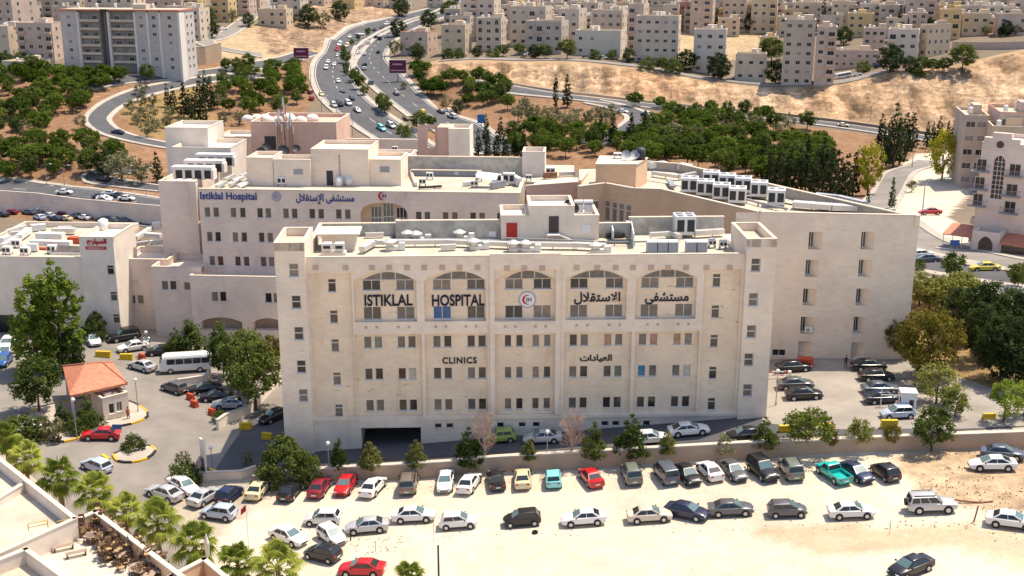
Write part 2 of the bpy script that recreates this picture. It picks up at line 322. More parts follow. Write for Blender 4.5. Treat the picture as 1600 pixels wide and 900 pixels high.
# ------------------------------------------------------------------ roads and paved yards
ASPH = mat('asphalt', (0.088, 0.088, 0.094), 0.9, 0.2, 0.22, detail=9); YARD = mat('yard_concrete', (0.29, 0.26, 0.225), 0.92, 0.2, 0.2, detail=10); ASPH_OLD = mat('asphalt_worn', (0.225, 0.202, 0.180), 0.92, 0.24, 0.16, detail=10)
CONC = mat('concrete_paving', (0.40, 0.355, 0.30), 0.9, 0.16, 0.25, detail=9); KERB = mat('kerb_stone', (0.52, 0.47, 0.40), 0.85, 0.1, 1.2); WHITEP = mat('road_paint', (0.75, 0.74, 0.70), 0.7)
YELLOWP = mat('yellow_paint', (0.62, 0.36, 0.03), 0.6, 0.1, 2.0); BLACKP = mat('black_paint', (0.03, 0.03, 0.03), 0.6)
def spline(pts, st):
    pts = [np.array(p[:2], float) for p in pts]; out = []
    ext = [2*pts[0]-pts[1]]+pts+[2*pts[-1]-pts[-2]]
    for i in range(1, len(ext)-2):
        p0, p1, p2, p3 = ext[i-1:i+3]; n = max(2, int(np.linalg.norm(p2-p1)/st))
        for k in range(n):
            t = k/n; out.append(0.5*((2*p1)+(p2-p0)*t+(2*p0-5*p1+4*p2-p3)*t*t+(3*p1-p0-3*p2+p3)*t**3))
    out.append(pts[-1]); return np.array(out)
def strip(name, c, o0, o1, lift, m, skirt=0.0, kind='structure', cross=4, dash=None, parent=None):
    """a ribbon laid on the terrain along the line c between the lateral offsets o0 and o1"""
    d = np.gradient(c, axis=0); d /= np.linalg.norm(d, axis=1)[:,None]; n = np.stack([-d[:,1], d[:,0]], 1); b = MB(); rows = []
    for q in range(cross+1):
        o = o0+(o1-o0)*q/cross; p = c+n*o; rows.append(p)
    Zs = [h(p[:,0], p[:,1])+lift for p in rows]
    for i in range(len(c)-1):
        if dash and (i % dash[1]) >= dash[0]: continue
        for q in range(cross):
            b.face([(*rows[q][i+j], Zs[q][i+j]) for j in (1,)]+[(*rows[q][i], Zs[q][i])]+[(*rows[q+1][i], Zs[q+1][i]), (*rows[q+1][i+1], Zs[q+1][i+1])])
        if skirt:
            for q in (0, cross):
                b.face([(*rows[q][i], Zs[q][i]), (*rows[q][i+1], Zs[q][i+1]), (*rows[q][i+1], Zs[q][i+1]-skirt), (*rows[q][i], Zs[q][i]-skirt)])
    return b.build(name, m, parent, kind=None if parent else kind)
def patch(name, poly, lift, m, step=2.0, skirt=0.0):
    bm = bmesh.new(); bm.faces.new([bm.verts.new((p[0], p[1], 0)) for p in poly])
    x0, x1 = min(p[0] for p in poly), max(p[0] for p in poly); y0, y1 = min(p[1] for p in poly), max(p[1] for p in poly)
    for ax, a, e in ((0, x0, x1), (1, y0, y1)):
        v = a+step
        while v < e:
            co = (v,0,0) if ax == 0 else (0,v,0); no = (1,0,0) if ax == 0 else (0,1,0)
            bmesh.ops.bisect_plane(bm, geom=bm.verts[:]+bm.edges[:]+bm.faces[:], plane_co=co, plane_no=no); v += step
    bmesh.ops.triangulate(bm, faces=bm.faces[:])
    A = np.array([v.co[:2] for v in bm.verts]); Z = h(A[:,0], A[:,1])+lift
    for v, z in zip(bm.verts, Z): v.co.z = z
    if skirt:
        be = [e for e in bm.edges if e.is_boundary]; r = bmesh.ops.extrude_edge_only(bm, edges=be)
        for e in r['geom']:
            if isinstance(e, bmesh.types.BMVert): e.co.z -= skirt
    bmesh.ops.recalc_face_normals(bm, faces=bm.faces[:])
    if sum(f.normal.z for f in bm.faces) < 0: bmesh.ops.reverse_faces(bm, faces=bm.faces[:])
    me = bpy.data.meshes.new(name); bm.to_mesh(me); bm.free(); me.materials.append(m); return ob(name, me, kind='structure')
def road(name, pix, width, m=ASPH, st=4.0, lift=0.22, kerb=1.6, centre=None, edge=True, side=(1,1)):
    c = spline([G(*p) for p in pix], st); hw = width/2
    strip(name, c, -hw, hw, lift, m, skirt=0.5)
    if kerb:
        for sgn, on in zip((-1,1), side):
            if on: strip('pavement', c, sgn*hw, sgn*(hw+kerb), lift+0.14, CONC, skirt=0.6, cross=2)
    if edge:
        for sgn in (-1,1): strip('road_marking', c, sgn*(hw-0.5), sgn*(hw-0.68), lift+0.03, WHITEP, cross=1)
    if centre: strip('road_marking', c, -0.09, 0.09, lift+0.03, WHITEP, cross=1, dash=centre)
    return c
# valley highway: two carriageways and a planted median
HW_L = road('highway', [(700,262),(632,226),(596,200),(560,172),(535,150),(521,125),(522,102),(537,80),(562,59),(600,41),(640,28),(700,10),(740,-10)], 16, lift=0.3, kerb=2.2, centre=(1,3))
HW_R = road('highway', [(790,238),(720,205),(668,178),(632,152),(606,128),(584,106),(577,88),(590,68),(618,50),(650,36),(700,18),(745,-2)], 14.5, lift=0.3, kerb=2.2, centre=(1,3))
# remaining roads
road('slip_road', [(420,119),(330,124),(262,136),(212,148),(172,166),(152,186),(166,203),(205,217),(260,228),(330,236)], 6.0, lift=0.25, kerb=1.8, edge=False)
road('frontage_road', [(120,140),(162,130),(250,121),(350,112),(400,103),(450,93),(492,82)], 7.0, lift=0.25, kerb=1.2, edge=False)
road('hill_road', [(430,0),(400,20),(374,40),(345,58),(320,66),(350,78),(410,88)], 7.0, lift=0.3, kerb=1.2, m=ASPH_OLD, edge=False)
road('street', [(-60,292),(0,294),(60,298),(110,302),(165,309),(250,322),(340,336)], 13, lift=0.12, kerb=1.5, side=(0,1), centre=(1,3))
road('side_street', [(260,297),(205,290),(160,283),(146,276),(165,268),(215,266)], 5.5, lift=0.2, kerb=1.0, edge=False)
road('valley_road', [(725,131),(760,133),(840,146),(900,153),(1000,164),(1100,174),(1200,183),(1317,197),(1450,217),(1600,243),(1740,266)], 9.5, lift=0.3, kerb=1.4)
road('loop_road', [(925,159),(962,167),(990,177),(1000,188),(985,201),(955,213),(920,226)], 7.5, lift=0.3, kerb=2.0, edge=False)
road('hillside_street', [(690,95),(740,92),(800,93),(900,94),(1000,104),(1100,122),(1200,132),(1317,127),(1390,110)], 7.0, lift=0.3, kerb=0, m=ASPH_OLD, edge=False)
road('avenue', [(1370,340),(1440,379),(1500,396),(1560,409),(1660,430)], 8.0, lift=0.2, kerb=1.8, m=ASPH_OLD, edge=False)
road('avenue', [(1360,378),(1440,412),(1540,429),(1660,448)], 6.5, lift=0.25, kerb=1.6, edge=False)
road('lane', [(1365,330),(1380,310),(1395,286),(1415,266),(1447,254),(1500,250)], 6.0, lift=0.15, kerb=1.4, m=ASPH_OLD, edge=False)
# near paved yards
patch('plaza', [G(*p) for p in ((-90,650),(-90,515),(120,515),(260,540),(445,575),(445,712),(330,742),(300,754),(262,772),(236,782),(262,800),(300,840),(290,930),(150,930),(80,770),(0,700))], 0.05, ASPH_OLD)
patch('hospital_road', [G(*p) for p in ((334,738),(420,733),(600,721),(800,708),(1000,697),(1200,685),(1400,679),(1640,664),(1640,640),(1440,652),(1230,636),(1195,620),(800,645),(447,670),(440,640),(400,640))], 0.07, ASPH)
patch('hospital_yard', [G(*p) for p in ((1190,662),(1200,560),(1400,560),(1500,590),(1640,640),(1640,664),(1500,671),(1300,672))], 0.09, YARD)

# ------------------------------------------------------------------ stone, glass and trim
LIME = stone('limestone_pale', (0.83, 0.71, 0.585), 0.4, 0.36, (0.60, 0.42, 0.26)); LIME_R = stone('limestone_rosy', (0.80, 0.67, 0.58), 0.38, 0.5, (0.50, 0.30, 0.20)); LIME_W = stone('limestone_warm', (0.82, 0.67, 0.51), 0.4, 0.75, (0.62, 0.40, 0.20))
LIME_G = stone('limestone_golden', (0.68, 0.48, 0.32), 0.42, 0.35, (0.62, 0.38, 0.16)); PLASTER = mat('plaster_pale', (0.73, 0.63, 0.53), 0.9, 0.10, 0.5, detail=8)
PLAST_W = mat('plaster_white', (0.74, 0.66, 0.575), 0.9, 0.10, 0.45, detail=8); PINK = stone('limestone_pink', (0.68, 0.46, 0.37), 0.4, 0.25)
STAINED = mat('stained_render', (0.30, 0.28, 0.25), 0.95, col2=(0.60, 0.57, 0.51), scale=0.8, detail=8); CAP = mat('parapet_cap', (0.62, 0.53, 0.42), 0.85, 0.06, 0.8)
ROOFM = mat('roof_membrane', (0.50, 0.44, 0.345), 0.9, 0.2, 0.3, detail=9); ROOFC = mat('roof_cream', (0.50, 0.43, 0.34), 0.9, 0.2, 0.3, detail=9)
ALU = mat('aluminium_frame', (0.62, 0.60, 0.57), 0.4, spec=0.5); WHITE_M = mat('white_metal', (0.70, 0.69, 0.66), 0.5, 0.05, 3.0); GREY_M = mat('grey_metal', (0.28, 0.29, 0.31), 0.5, 0.15, 2.0)
DARK_M = mat('dark_metal', (0.035, 0.035, 0.04), 0.5); RUST = mat('rusty_steel', (0.28, 0.14, 0.08), 0.8, 0.3, 2.0); DUCT = mat('galvanised_duct', (0.60, 0.58, 0.54), 0.42, 0.10, 2.5, metal=0.35)
REDP = mat('red_paint', (0.42, 0.03, 0.02), 0.55, 0.1, 2.0); TILE = mat('roof_tile', (0.52, 0.20, 0.12), 0.8, 0.18, 1.6)
NAVY = mat('navy_lettering', (0.008, 0.006, 0.030), 0.6); BLUEL = mat('blue_lettering', (0.02, 0.05, 0.24), 0.5); REDL = mat('red_lettering', (0.48, 0.01, 0.02), 0.5); WHITEL = mat('white_lettering', (0.75, 0.73, 0.7), 0.5)
BLACKL = mat('black_lettering', (0.015, 0.013, 0.015), 0.5)
def glass(name, c, r=0.12): return mat(name, c, r, 0.3, 1.3, spec=0.5)
GL = [glass('window_glass_dark', (0.025, 0.023, 0.024)), glass('window_glass_brown', (0.085, 0.068, 0.058)), glass('window_glass_grey', (0.14, 0.12, 0.105)), glass('window_glass_curtain', (0.20, 0.16, 0.13), 0.3), glass('window_glass_deep', (0.045, 0.03, 0.026))]
GLB = glass('window_film_blue', (0.02, 0.09, 0.24)); GLT = glass('window_film_turquoise', (0.02, 0.17, 0.30)); GLGREEN = glass('window_glass_green', (0.15, 0.17, 0.13)); GLP = glass('window_curtain_peach', (0.38, 0.22, 0.14), 0.5); GLW = glass('window_curtain_pale', (0.42, 0.38, 0.34), 0.5)
def rglass(): return R.choice([GL[0], GL[1], GL[1], GL[2], GL[2], GL[3], GL[4]])
_wm = {}
def win_meshes(w, hh, style):
    """frame (with sill) and pane meshes; origin at the lower left corner of the opening, y inwards"""
    k = (round(w*10), round(hh*10), style)
    if k in _wm: return _wm[k]
    w = k[0]/10; hh = k[1]/10; fr = MB(); pn = MB(); e = 0.06
    fr.box(0,0,0,e,.07,hh); fr.box(w-e,0,0,w,.07,hh); fr.box(e,0,0,w-e,.07,e); fr.box(e,0,hh-e,w-e,.07,hh)
    cut = {'double': [('v', .5)], 'triple': [('v', 1/3), ('v', 2/3)], 'stack': [('h', .52)], 'transom': [('h', .70)], 'plain': [], 'sash': [('v', .5)], 'grid': [('v', 1/3), ('v', 2/3), ('h', .35)]}[style]
    for a, t in cut:
        if a == 'v': fr.box(w*t-e*.6, .005, e, w*t+e*.6, .065, hh-e)
        else: fr.box(e, .003, hh*t-e*.9, w-e, .068, hh*t+e*.9)
    fr.box(-0.06, -0.24, -0.11, w+0.06, -0.002, -0.012)
    pn.face([(e*.5,.045,e*.5),(w-e*.5,.045,e*.5),(w-e*.5,.045,hh-e*.5),(e*.5,.045,hh-e*.5)])
    _wm[k] = (fr.mesh('window_frame', [ALU]), pn.mesh('window_pane', [GL[0]])); return _wm[k]
def window(parent, u, v, z, w, hh, style='plain', g=None, name='window', rz=0):
    fm, pm = win_meshes(w, hh, style); o = ob(name, fm, parent, (u, v, z), rz); p = ob('pane', pm, o)
    p.material_slots[0].link = 'OBJECT'; p.material_slots[0].material = g or rglass(); return o
def arch_z(u, u0, u1, zs, za):
    t = (u-(u0+u1)/2)/((u1-u0)/2); return zs+(za-zs)*math.sqrt(max(0, 1-t*t)) if za-zs > 1.4 else zs+(za-zs)*(1-t*t)
def facade(b, u0, u1, z0, z1, v, holes=(), depth=0.2, mi=0, rim=0.0, mi_rev=None):
    """wall face in the plane v with openings; a hole is (u0,u1,z0,z1[,apex[,depth]]), apex above z1 makes an arch"""
    hs = [(a[0], a[1], a[2], a[3], (a[4] if len(a) > 4 and a[4] else a[3]), (a[5] if len(a) > 5 else depth)) for a in holes]; mr = mi if mi_rev is None else mi_rev
    us = sorted({u0, u1} | {x for q in hs for x in q[:2]}); zs = sorted({z0, z1} | {x for q in hs for x in (q[2], q[4])})
    us = [x for x in us if u0 <= x <= u1]; zs = [x for x in zs if z0 <= x <= z1]
    for i in range(len(us)-1):
        for j in range(len(zs)-1):
            cu, cz = (us[i]+us[i+1])/2, (zs[j]+zs[j+1])/2
            if any(q[0] < cu < q[1] and q[2] < cz < q[4] for q in hs): continue
            b.face([(us[i],v,zs[j]),(us[i+1],v,zs[j]),(us[i+1],v,zs[j+1]),(us[i],v,zs[j+1])], mi)
    for a, c, p, q, ap, d in hs:
        b.face([(a,v,p),(a,v+d,p),(c,v+d,p),(c,v,p)], mr); b.face([(a,v,q),(a,v+d,q),(a,v+d,p),(a,v,p)], mr); b.face([(c,v,p),(c,v+d,p),(c,v+d,q),(c,v,q)], mr)
        if ap <= q: b.face([(a,v,q),(c,v,q),(c,v+d,q),(a,v+d,q)], mr)
        else:
            n = 16; U = [a+(c-a)*k/n for k in range(n+1)]; Z = [arch_z(x, a, c, q, ap) for x in U]
            for k in range(n):
                b.face([(U[k],v,Z[k]),(U[k+1],v,Z[k+1]),(U[k+1],v,ap),(U[k],v,ap)], mi)
                b.face([(U[k],v,Z[k]),(U[k],v+d,Z[k]),(U[k+1],v+d,Z[k+1]),(U[k+1],v,Z[k+1])], mr)
    if rim:
        b.face([(u0,v,z0),(u0,v,z1),(u0,v+rim,z1),(u0,v+rim,z0)], mi); b.face([(u1,v,z0),(u1,v+rim,z0),(u1,v+rim,z1),(u1,v,z1)], mi); b.face([(u0,v,z1),(u1,v,z1),(u1,v+rim,z1),(u0,v+rim,z1)], mi)
def ring(b, u0, u1, v0, v1, z0, z1, t=0.35, mi=0, cap=None, ov=0.04):
    """parapet round a roof rectangle, with a slightly proud cap"""
    for q in ((u0,v0,u1,v0+t),(u0,v1-t,u1,v1),(u0,v0+t,u0+t,v1-t),(u1-t,v0+t,u1,v1-t)):
        b.box(q[0],q[1],z0,q[2],q[3],z1,mi)
    if cap is not None:
        for q in ((u0-ov,v0-ov,u1+ov,v0+t+ov),(u0-ov,v1-t-ov,u1+ov,v1+ov),(u0-ov,v0+t+ov,u0+t+ov,v1-t-ov),(u1-t-ov,v0+t+ov,u1+ov,v1-t-ov)):
            b.box(q[0],q[1],z1+.003,q[2],q[3],z1+.10,cap)
FONTS = {}
def text_mesh(name, s, size, m, depth=0.08, bold=0.0, font=None, spacing=1.0):
    c = bpy.data.curves.new(name, 'FONT'); c.body = s; c.size = size; c.extrude = depth/2; c.offset = bold; c.align_x = 'CENTER'; c.align_y = 'CENTER'; c.space_character = spacing; c.resolution_u = 3
    t = bpy.data.objects.new(name, c); COL.objects.link(t); dg = bpy.context.evaluated_depsgraph_get(); dg.update()
    me = bpy.data.meshes.new_from_object(t.evaluated_get(dg)); COL.objects.unlink(t); bpy.data.objects.remove(t); bpy.data.curves.remove(c)
    me.name = name; me.materials.clear(); me.materials.append(m); return me
# Arabic letters in their joined shapes, laid out for a left to right line
_AR = {'ا':(0xFE8D,0xFE8E,0,0),'أ':(0xFE83,0xFE84,0,0),'إ':(0xFE87,0xFE88,0,0),'ب':(0xFE8F,0xFE90,0xFE91,0xFE92),'ت':(0xFE95,0xFE96,0xFE97,0xFE98),'د':(0xFEA9,0xFEAA,0,0),'ر':(0xFEAD,0xFEAE,0,0),
 'س':(0xFEB1,0xFEB2,0xFEB3,0xFEB4),'ش':(0xFEB5,0xFEB6,0xFEB7,0xFEB8),'ط':(0xFEC1,0xFEC2,0xFEC3,0xFEC4),'ع':(0xFEC9,0xFECA,0xFECB,0xFECC),'ف':(0xFED1,0xFED2,0xFED3,0xFED4),'ق':(0xFED5,0xFED6,0xFED7,0xFED8),
 'ل':(0xFEDD,0xFEDE,0xFEDF,0xFEE0),'م':(0xFEE1,0xFEE2,0xFEE3,0xFEE4),'و':(0xFEED,0xFEEE,0,0),'ى':(0xFEEF,0xFEF0,0,0),'ي':(0xFEF1,0xFEF2,0xFEF3,0xFEF4),'ئ':(0xFE89,0xFE8A,0xFE8B,0xFE8C)}
def arabic(s):
    out = []; prev = False; i = 0
    while i < len(s):
        ch = s[i]
        if ch == ' ': out.append(' '); prev = False; i += 1; continue
        if ch == 'ل' and i+1 < len(s) and s[i+1] in 'اإ':
            base = 0xFEFB if s[i+1] == 'ا' else 0xFEF9; out.append(chr(base+(1 if prev else 0))); prev = False; i += 2; continue
        f = _AR[ch]; nxt = i+1 < len(s) and s[i+1] != ' ' and s[i+1] in _AR; dual = f[2] != 0
        k = (3 if nxt and dual else 1) if prev else (2 if nxt and dual else 0)
        out.append(chr(f[k])); prev = dual; i += 1
    return ''.join(reversed(out))
def sign(parent, s, m, u, v, z, width, height=None, bold=0.0, depth=0.08, name='lettering', spacing=1.0):
    """letters standing upright on a wall; stretched to the wanted width and height"""
    me = text_mesh(name, s, 1.0, m, depth, bold, spacing=spacing)
    co = np.array([q.co[:] for q in me.vertices]); lo = co.min(0); hi = co.max(0); sx = width/(hi[0]-lo[0]); sy = (height/(hi[1]-lo[1])) if height else sx
    cx, cy = (lo[0]+hi[0])/2, (lo[1]+hi[1])/2
    me.vertices.foreach_set('co', np.stack([(co[:,0]-cx)*sx, -co[:,2]-depth/2, (co[:,1]-cy)*sy], 1).ravel()); me.update()
    return ob(name, me, parent, (u, v, z))
def emblem(parent, u, v, z, r, ring_m, disc_m, crescent_m, text_m, outer=True):
    """round hospital badge: disc, rim ring, red crescent and two letters"""
    o = ob('emblem', None, parent, (u, v, z))
    def flat(poly, y0, y1, m, nm):
        b = MB(); n = len(poly); i = len(b.v)
        for y in (y0, y1): b.v += [(p[0], y, p[1]) for p in poly]
        b.f.append(tuple(range(n))[::-1]); b.m.append(0); b.f.append(tuple(n+k for k in range(n))); b.m.append(0)
        for k in range(n): b.f.append((k, (k+1)%n, n+(k+1)%n, n+k)); b.m.append(0)
        b.build(nm, m, o)
    circ = lambda q, cx=0, cz=0, n=32: [(cx+q*math.cos(2*math.pi*k/n), cz+q*math.sin(2*math.pi*k/n)) for k in range(n)]
    if outer:
        flat(circ(r), 0, -.03, ring_m, 'rim'); flat(circ(r*.80), -.031, -.05, disc_m, 'disc')
    a0 = rad(55); q = r*.58; n = 20; out = [(q*math.cos(a0+(2*math.pi-2*a0)*k/n), q*math.sin(a0+(2*math.pi-2*a0)*k/n)) for k in range(n+1)]
    c2 = q*.30; q2 = math.hypot(q*math.cos(a0)-c2, q*math.sin(a0)); b0 = math.atan2(q*math.sin(a0), q*math.cos(a0)-c2)
    inn = [(c2+q2*math.cos(2*math.pi-b0-(2*math.pi-2*b0)*k/n), q2*math.sin(2*math.pi-b0-(2*math.pi-2*b0)*k/n)) for k in range(1, n)]
    b = MB(); m_ = len(inn)+2; full = [out[-1]]+inn+[out[0]]; full = full[::-1]
    for k in range(n):
        A, B, C, D = out[k], out[k+1], full[k+1], full[k]
        b.face([(A[0],-.06,A[1]),(D[0],-.06,D[1]),(C[0],-.06,C[1]),(B[0],-.06,B[1])])
    b.build('crescent', crescent_m, o)
    sign(o, 'IH', text_m, r*.17, -.055, 0, r*.55, r*.5, depth=.03, bold=.01); return o
# ------------------------------------------------------------------ the clinic block (front)
F0 = P(447, 700, 0.8); FY = rad(2.0)
def fu(px, py, v=0.0):
    q = (F0[0]-math.sin(FY)*v, F0[1]+math.cos(FY)*v); return onplane(px, py, q, FY)
clinic = thing('clinic_block', 'pale stone hospital block in front with clinic lettering and five arched balcony bays', 'hospital building', (F0[0], F0[1], 0), FY)
UP = [(553,651),(663,759),(772,868),(884,979),(993,1088)]; LO = [(556,660),(665,762),(772,869),(881,985),(991,1090)]
up = [(fu(a,465)[0], fu(b,465)[0]) for a, b in UP]; lo = [(fu(a,590)[0], fu(b,590)[0]) for a, b in LO]
ZR = [5.08, 8.93, 12.76]; WH = 1.36
b = MB(); holes = []
for i, (a, c) in enumerate(up): holes.append((a, c, 15.95, 20.75, 21.95, 0.5))
for i, (a, c) in enumerate(lo): holes.append((a, c, 4.55, 14.5, None, 0.4))
rl = (fu(482,440)[0], fu(549,440)[0]); rr = (fu(1100,440)[0], fu(1158,440)[0])
holes += [(rl[0], rl[1], 4.55, 21.75, None, 0.3), (rr[0], rr[1], 4.55, 21.75, None, 0.3)]
garage = (fu(565,690)[0], fu(658,690)[0]); holes.append((garage[0], garage[1], 0.6, 3.15, None, 6.0))
base_w = []
for px in (685, 703, 782, 816, 838, 945, 962, 1010):
    u = fu(px, 674)[0]; base_w.append(u); holes.append((u-.42, u+.42, 3.0, 3.65, None, .2))
facade(b, 3.2, 52.5, -1.5, 23.5, 0.0, holes, mi=0)
b.build('wall', [LIME], clinic)
# recessed wall behind the openings
rb = MB(); wins = []
WPX = [((569,580),(585,597),(622,632),(638,649)),((677,688),(694,705),(731,741),(747,759)),((789,798),(806,817),(832,842),(850,860)),((890,901),(907,918),(944,955),(961,972)),((998,1009),(1015,1027),(1052,1063),(1069,1081))]
for i, (a, c) in enumerate(lo):
    hs = []
    for (x0, x1) in WPX[i]:
        q0, q1 = fu(x0, 536, .4)[0], fu(x1, 536, .4)[0]; m = (q0+q1)/2; w = 0.86 if i != 2 else 0.76
        for z in ZR: hs.append((m-w/2, m+w/2, z, z+WH)); wins.append((m-w/2, .4+.12, z, w, WH, 'plain', i, z))
    facade(rb, a, c, 4.55, 14.5, .4, hs, depth=.2)
UPW = [((568,596),(620,648)),((677,705),(730,758)),((789,817),(833,861)),((890,918),(945,973)),((1000,1028),(1054,1082))]
for i, (a, c) in enumerate(up):
    hs = []; q = [(fu(x0, 492, .5)[0], fu(x1, 492, .5)[0]) for x0, x1 in UPW[i]]; w = 2.0
    for (q0, q1) in q:
        m = (q0+q1)/2
        for z, hh in ((16.12, 1.5), (19.55, 1.15)): hs.append((m-w/2, m+w/2, z, z+hh)); wins.append((m-w/2, .5+.12, z, w, hh, 'double', i, z))
    m0 = (q[0][0]+q[0][1])/2-w/2; m1 = (q[1][0]+q[1][1])/2+w/2
    hs.append((m0, m1, 20.75, 20.80, 21.72))
    facade(rb, a, c, 15.95, 22.0, .5, hs, depth=.22)
    # arched transom light over the two upper windows
    ar = ob('arched_window', None, clinic, (0, .62, 0)); n = 14; fr = MB(); U = [m0+(m1-m0)*k/n for k in range(n+1)]
    for k in range(n):
        za, zb = arch_z(U[k], m0, m1, 20.8, 21.72), arch_z(U[k+1], m0, m1, 20.8, 21.72)
        fr.face([(U[k],0,za-.09),(U[k+1],0,zb-.09),(U[k+1],0,zb+.01),(U[k],0,za+.01)]); fr.face([(U[k],0,za-.09),(U[k],.06,za-.09),(U[k+1],.06,zb-.09),(U[k+1],0,zb-.09)])
    fr.box(m0, 0, 20.72, m1, .07, 20.80)
    for t in (.36, .64): fr.box(m0+(m1-m0)*t-.05, -.004, 20.78, m0+(m1-m0)*t+.05, .06, 21.68)
    fr.build('window_frame', [ALU], ar)
    for t0, t1 in ((0,.36),(.36,.64),(.64,1)):
        g = MB(); ua, ub = m0+(m1-m0)*t0, m0+(m1-m0)*t1
        for k in range(6):
            x0, x1 = ua+(ub-ua)*k/6, ua+(ub-ua)*(k+1)/6; g.face([(x0,.04,20.76),(x1,.04,20.76),(x1,.04,arch_z(x1,m0,m1,20.8,21.72)-.02),(x0,.04,arch_z(x0,m0,m1,20.8,21.72)-.02)])
        g.build('pane', [GL[2]], ar)
# side recess columns
SW_L = [(518,436,455),(521,485,503),(523,530,549),(526,582,600),(529,632,649)]
SW_R = [(1120,428,445),(1118,477,496),(1116,523,541),(1114,573,591),(1112,622,640)]
for (a, c), lst in ((rl, SW_L), (rr, SW_R)):
    hs = []
    for px, y0, y1 in lst:
        u, zt = fu(px, y0, .3); zb = fu(px, y1, .3)[1]; w = .86; hs.append((u-w/2, u+w/2, zt-1.5, zt)); wins.append((u-w/2, .42, zt-1.5, w, 1.5, 'transom', 9, 0))
    facade(rb, a, c, 4.55, 21.75, .3, hs, depth=.2)
rb.box(garage[0]-.2, 5.9, .3, garage[1]+.2, 6.1, 3.4)
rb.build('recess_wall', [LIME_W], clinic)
for k, u in enumerate(base_w): window(clinic, u-.42, .12, 3.0, .84, .65, 'plain', GL[0])
GOV = {(0,0,2):GLGREEN,(1,16.12,0):GLB,(3,12.76,2):GLP,(4,12.76,1):GLP,(4,12.76,2):GLP,(4,8.93,0):GLT,(0,8.93,3):GLW,(3,8.93,3):GLGREEN,(0,12.76,1):GLGREEN,(4,8.93,3):GLW,(1,12.76,2):GL[4]}
cnt = {}
for (u, v, z, w, hh, st, i, zz) in wins:
    k = cnt.get((i, zz), 0); cnt[(i, zz)] = k+1; window(clinic, u, v, z, w, hh, st, GOV.get((i, zz, k)))
# blue film on one leaf of a balcony window
# corner towers
def tower(u0, u1, wl, vd):
    t = MB(); hs = []
    for px, py in wl:
        u, z = fu(px, py, -.5); hs.append((u-.52, u+.52, z-.75, z+.75))
    facade(t, u0, u1, -1.5, 25.3, -.5, hs, depth=.2, rim=.45)
    t.box(u0, -.05, -1.5, u1, vd, 24.4, 0); ring(t, u0, u1, -.5, vd, 24.41, 25.3, .32, 0, 1)
    t.face([(u0+.32,-.18,24.42),(u1-.32,-.18,24.42),(u1-.32,vd-.32,24.42),(u0+.32,vd-.32,24.42)], 2)
    o = t.build('corner_tower', [LIME, CAP, ROOFC], clinic)
    for a in hs: window(clinic, a[0], -.5+.12, a[2], a[1]-a[0], 1.5, 'stack')
tower(0.0, 3.3, [(459,422),(463,472),(467,521),(471,573),(474,618)], 7.1)
tower(52.4, 55.75, [(1181,414),(1177,468),(1174,518),(1170,562),(1168,610)], 7.9)
# plinth with a small ledge
pl = MB(); zb = 4.5
for a, c in ((3.3, garage[0]-.3), (garage[1]+.3, 52.4)): pl.box(a, -.22, zb-.35, c, -.005, zb, 0)
pl.build('plinth', [LIME], clinic)
# cornice band, pilaster strips, square vents
tr = MB()
u2a, u2b = fu(765,440)[0], fu(876,440)[0]
tr.box(u2a, -.28, 21.98, u2b, -.003, 23.85, 0)
for u in (u2a, u2b-.55): tr.box(u, -.28, 4.6, u+.55, -.003, 21.98, 0)
tr.box(u2a+.55, -.28, 14.5, u2b-.55, -.003, 15.95, 0)
LT = stone('limestone_tan', (0.55, 0.41, 0.335), .5, .2); vb = MB(); vb.box(-.32, -.05, -.3, .32, -.002, .3); vm = vb.mesh('vent', [LT]); vb = MB(); vb.box(-.16, -.04, -.15, .16, -.002, .15); vm2 = vb.mesh('drain_hole', [LT])
for px in (493,540,581,608,636,663,691,718,746,792,819,847,901,933,962,989,1017,1044,1072,1104,1140):
    u, z = fu(px, 418); ob('vent', vm, clinic, (u, -.28 if u2a < u < u2b else 0, z))
for i, (a, c) in enumerate(lo):
    for t in (.18,.34,.66,.82): ob('drain_hole', vm2, clinic, (a+(c-a)*t, -.28 if i == 2 else 0, 15.35))
m = (lo[2][0]+lo[2][1])/2
for t in (-2.3, 2.3): tr.box(m+t-.85, .30, 4.6, m+t+.85, .395, ZR[0]-.2, 0)
tr.build('centre_bay', [LIME], clinic)
# roof: deck, parapets
rf = MB()
rf.box(3.0, 1.6, 4.0, 53.0, 13.6, 22.4, 0); rf.box(3.0, 6.2, -1.5, 53.0, 13.6, 4.0, 0); rf.box(3.0, 13.6, -1.5, 12.0, 15.4, 22.39, 0); rf.box(40.5, 13.6, -1.5, 53.0, 15.0, 22.39, 0)
rf.build('roof', [ROOFM], clinic)
pp = MB()
pp.box(3.2, .02, 23.5, 52.5, .42, 23.60, 1); pp.box(3.2, .30, 22.4, 52.5, .42, 23.5, 0)
for (x0, x1, y0, y1, z) in ((3.0,12.5,15.1,15.5,23.9),(12.5,25.3,13.3,13.7,24.6),(37.3,41.2,13.3,13.7,24.1),(41.2,53.0,14.7,15.1,24.5)):
    pp.box(x0, y0, 20, x1, y1, z, 2); pp.box(x0-.05, y0-.06, z+.003, x1+.05, y1+.06, z+.12, 1)
pp.box(12.5, 13.7, 20, 12.9, 15.1, 24.5, 2); pp.box(40.8, 13.7, 20, 41.2, 14.7, 24.2, 2); pp.box(3.0, 7.1, 20, 3.35, 15.1, 23.9, 2); pp.box(2.95,7.1,23.903,3.4,15.1,24.02,1)
pp.build('parapet', [LIME, CAP, STAINED], clinic)
# side and back walls
sw = MB(); sw.box(1.0, 7.1, -1.5, 3.02, 15.0, 22.3); sw.box(52.98, 7.9, -1.5, 55.2, 15.0, 22.3); sw.box(12.0, 13.61, -1.5, 40.5, 13.69, 22.3); sw.build('side_wall', [LIME], clinic)
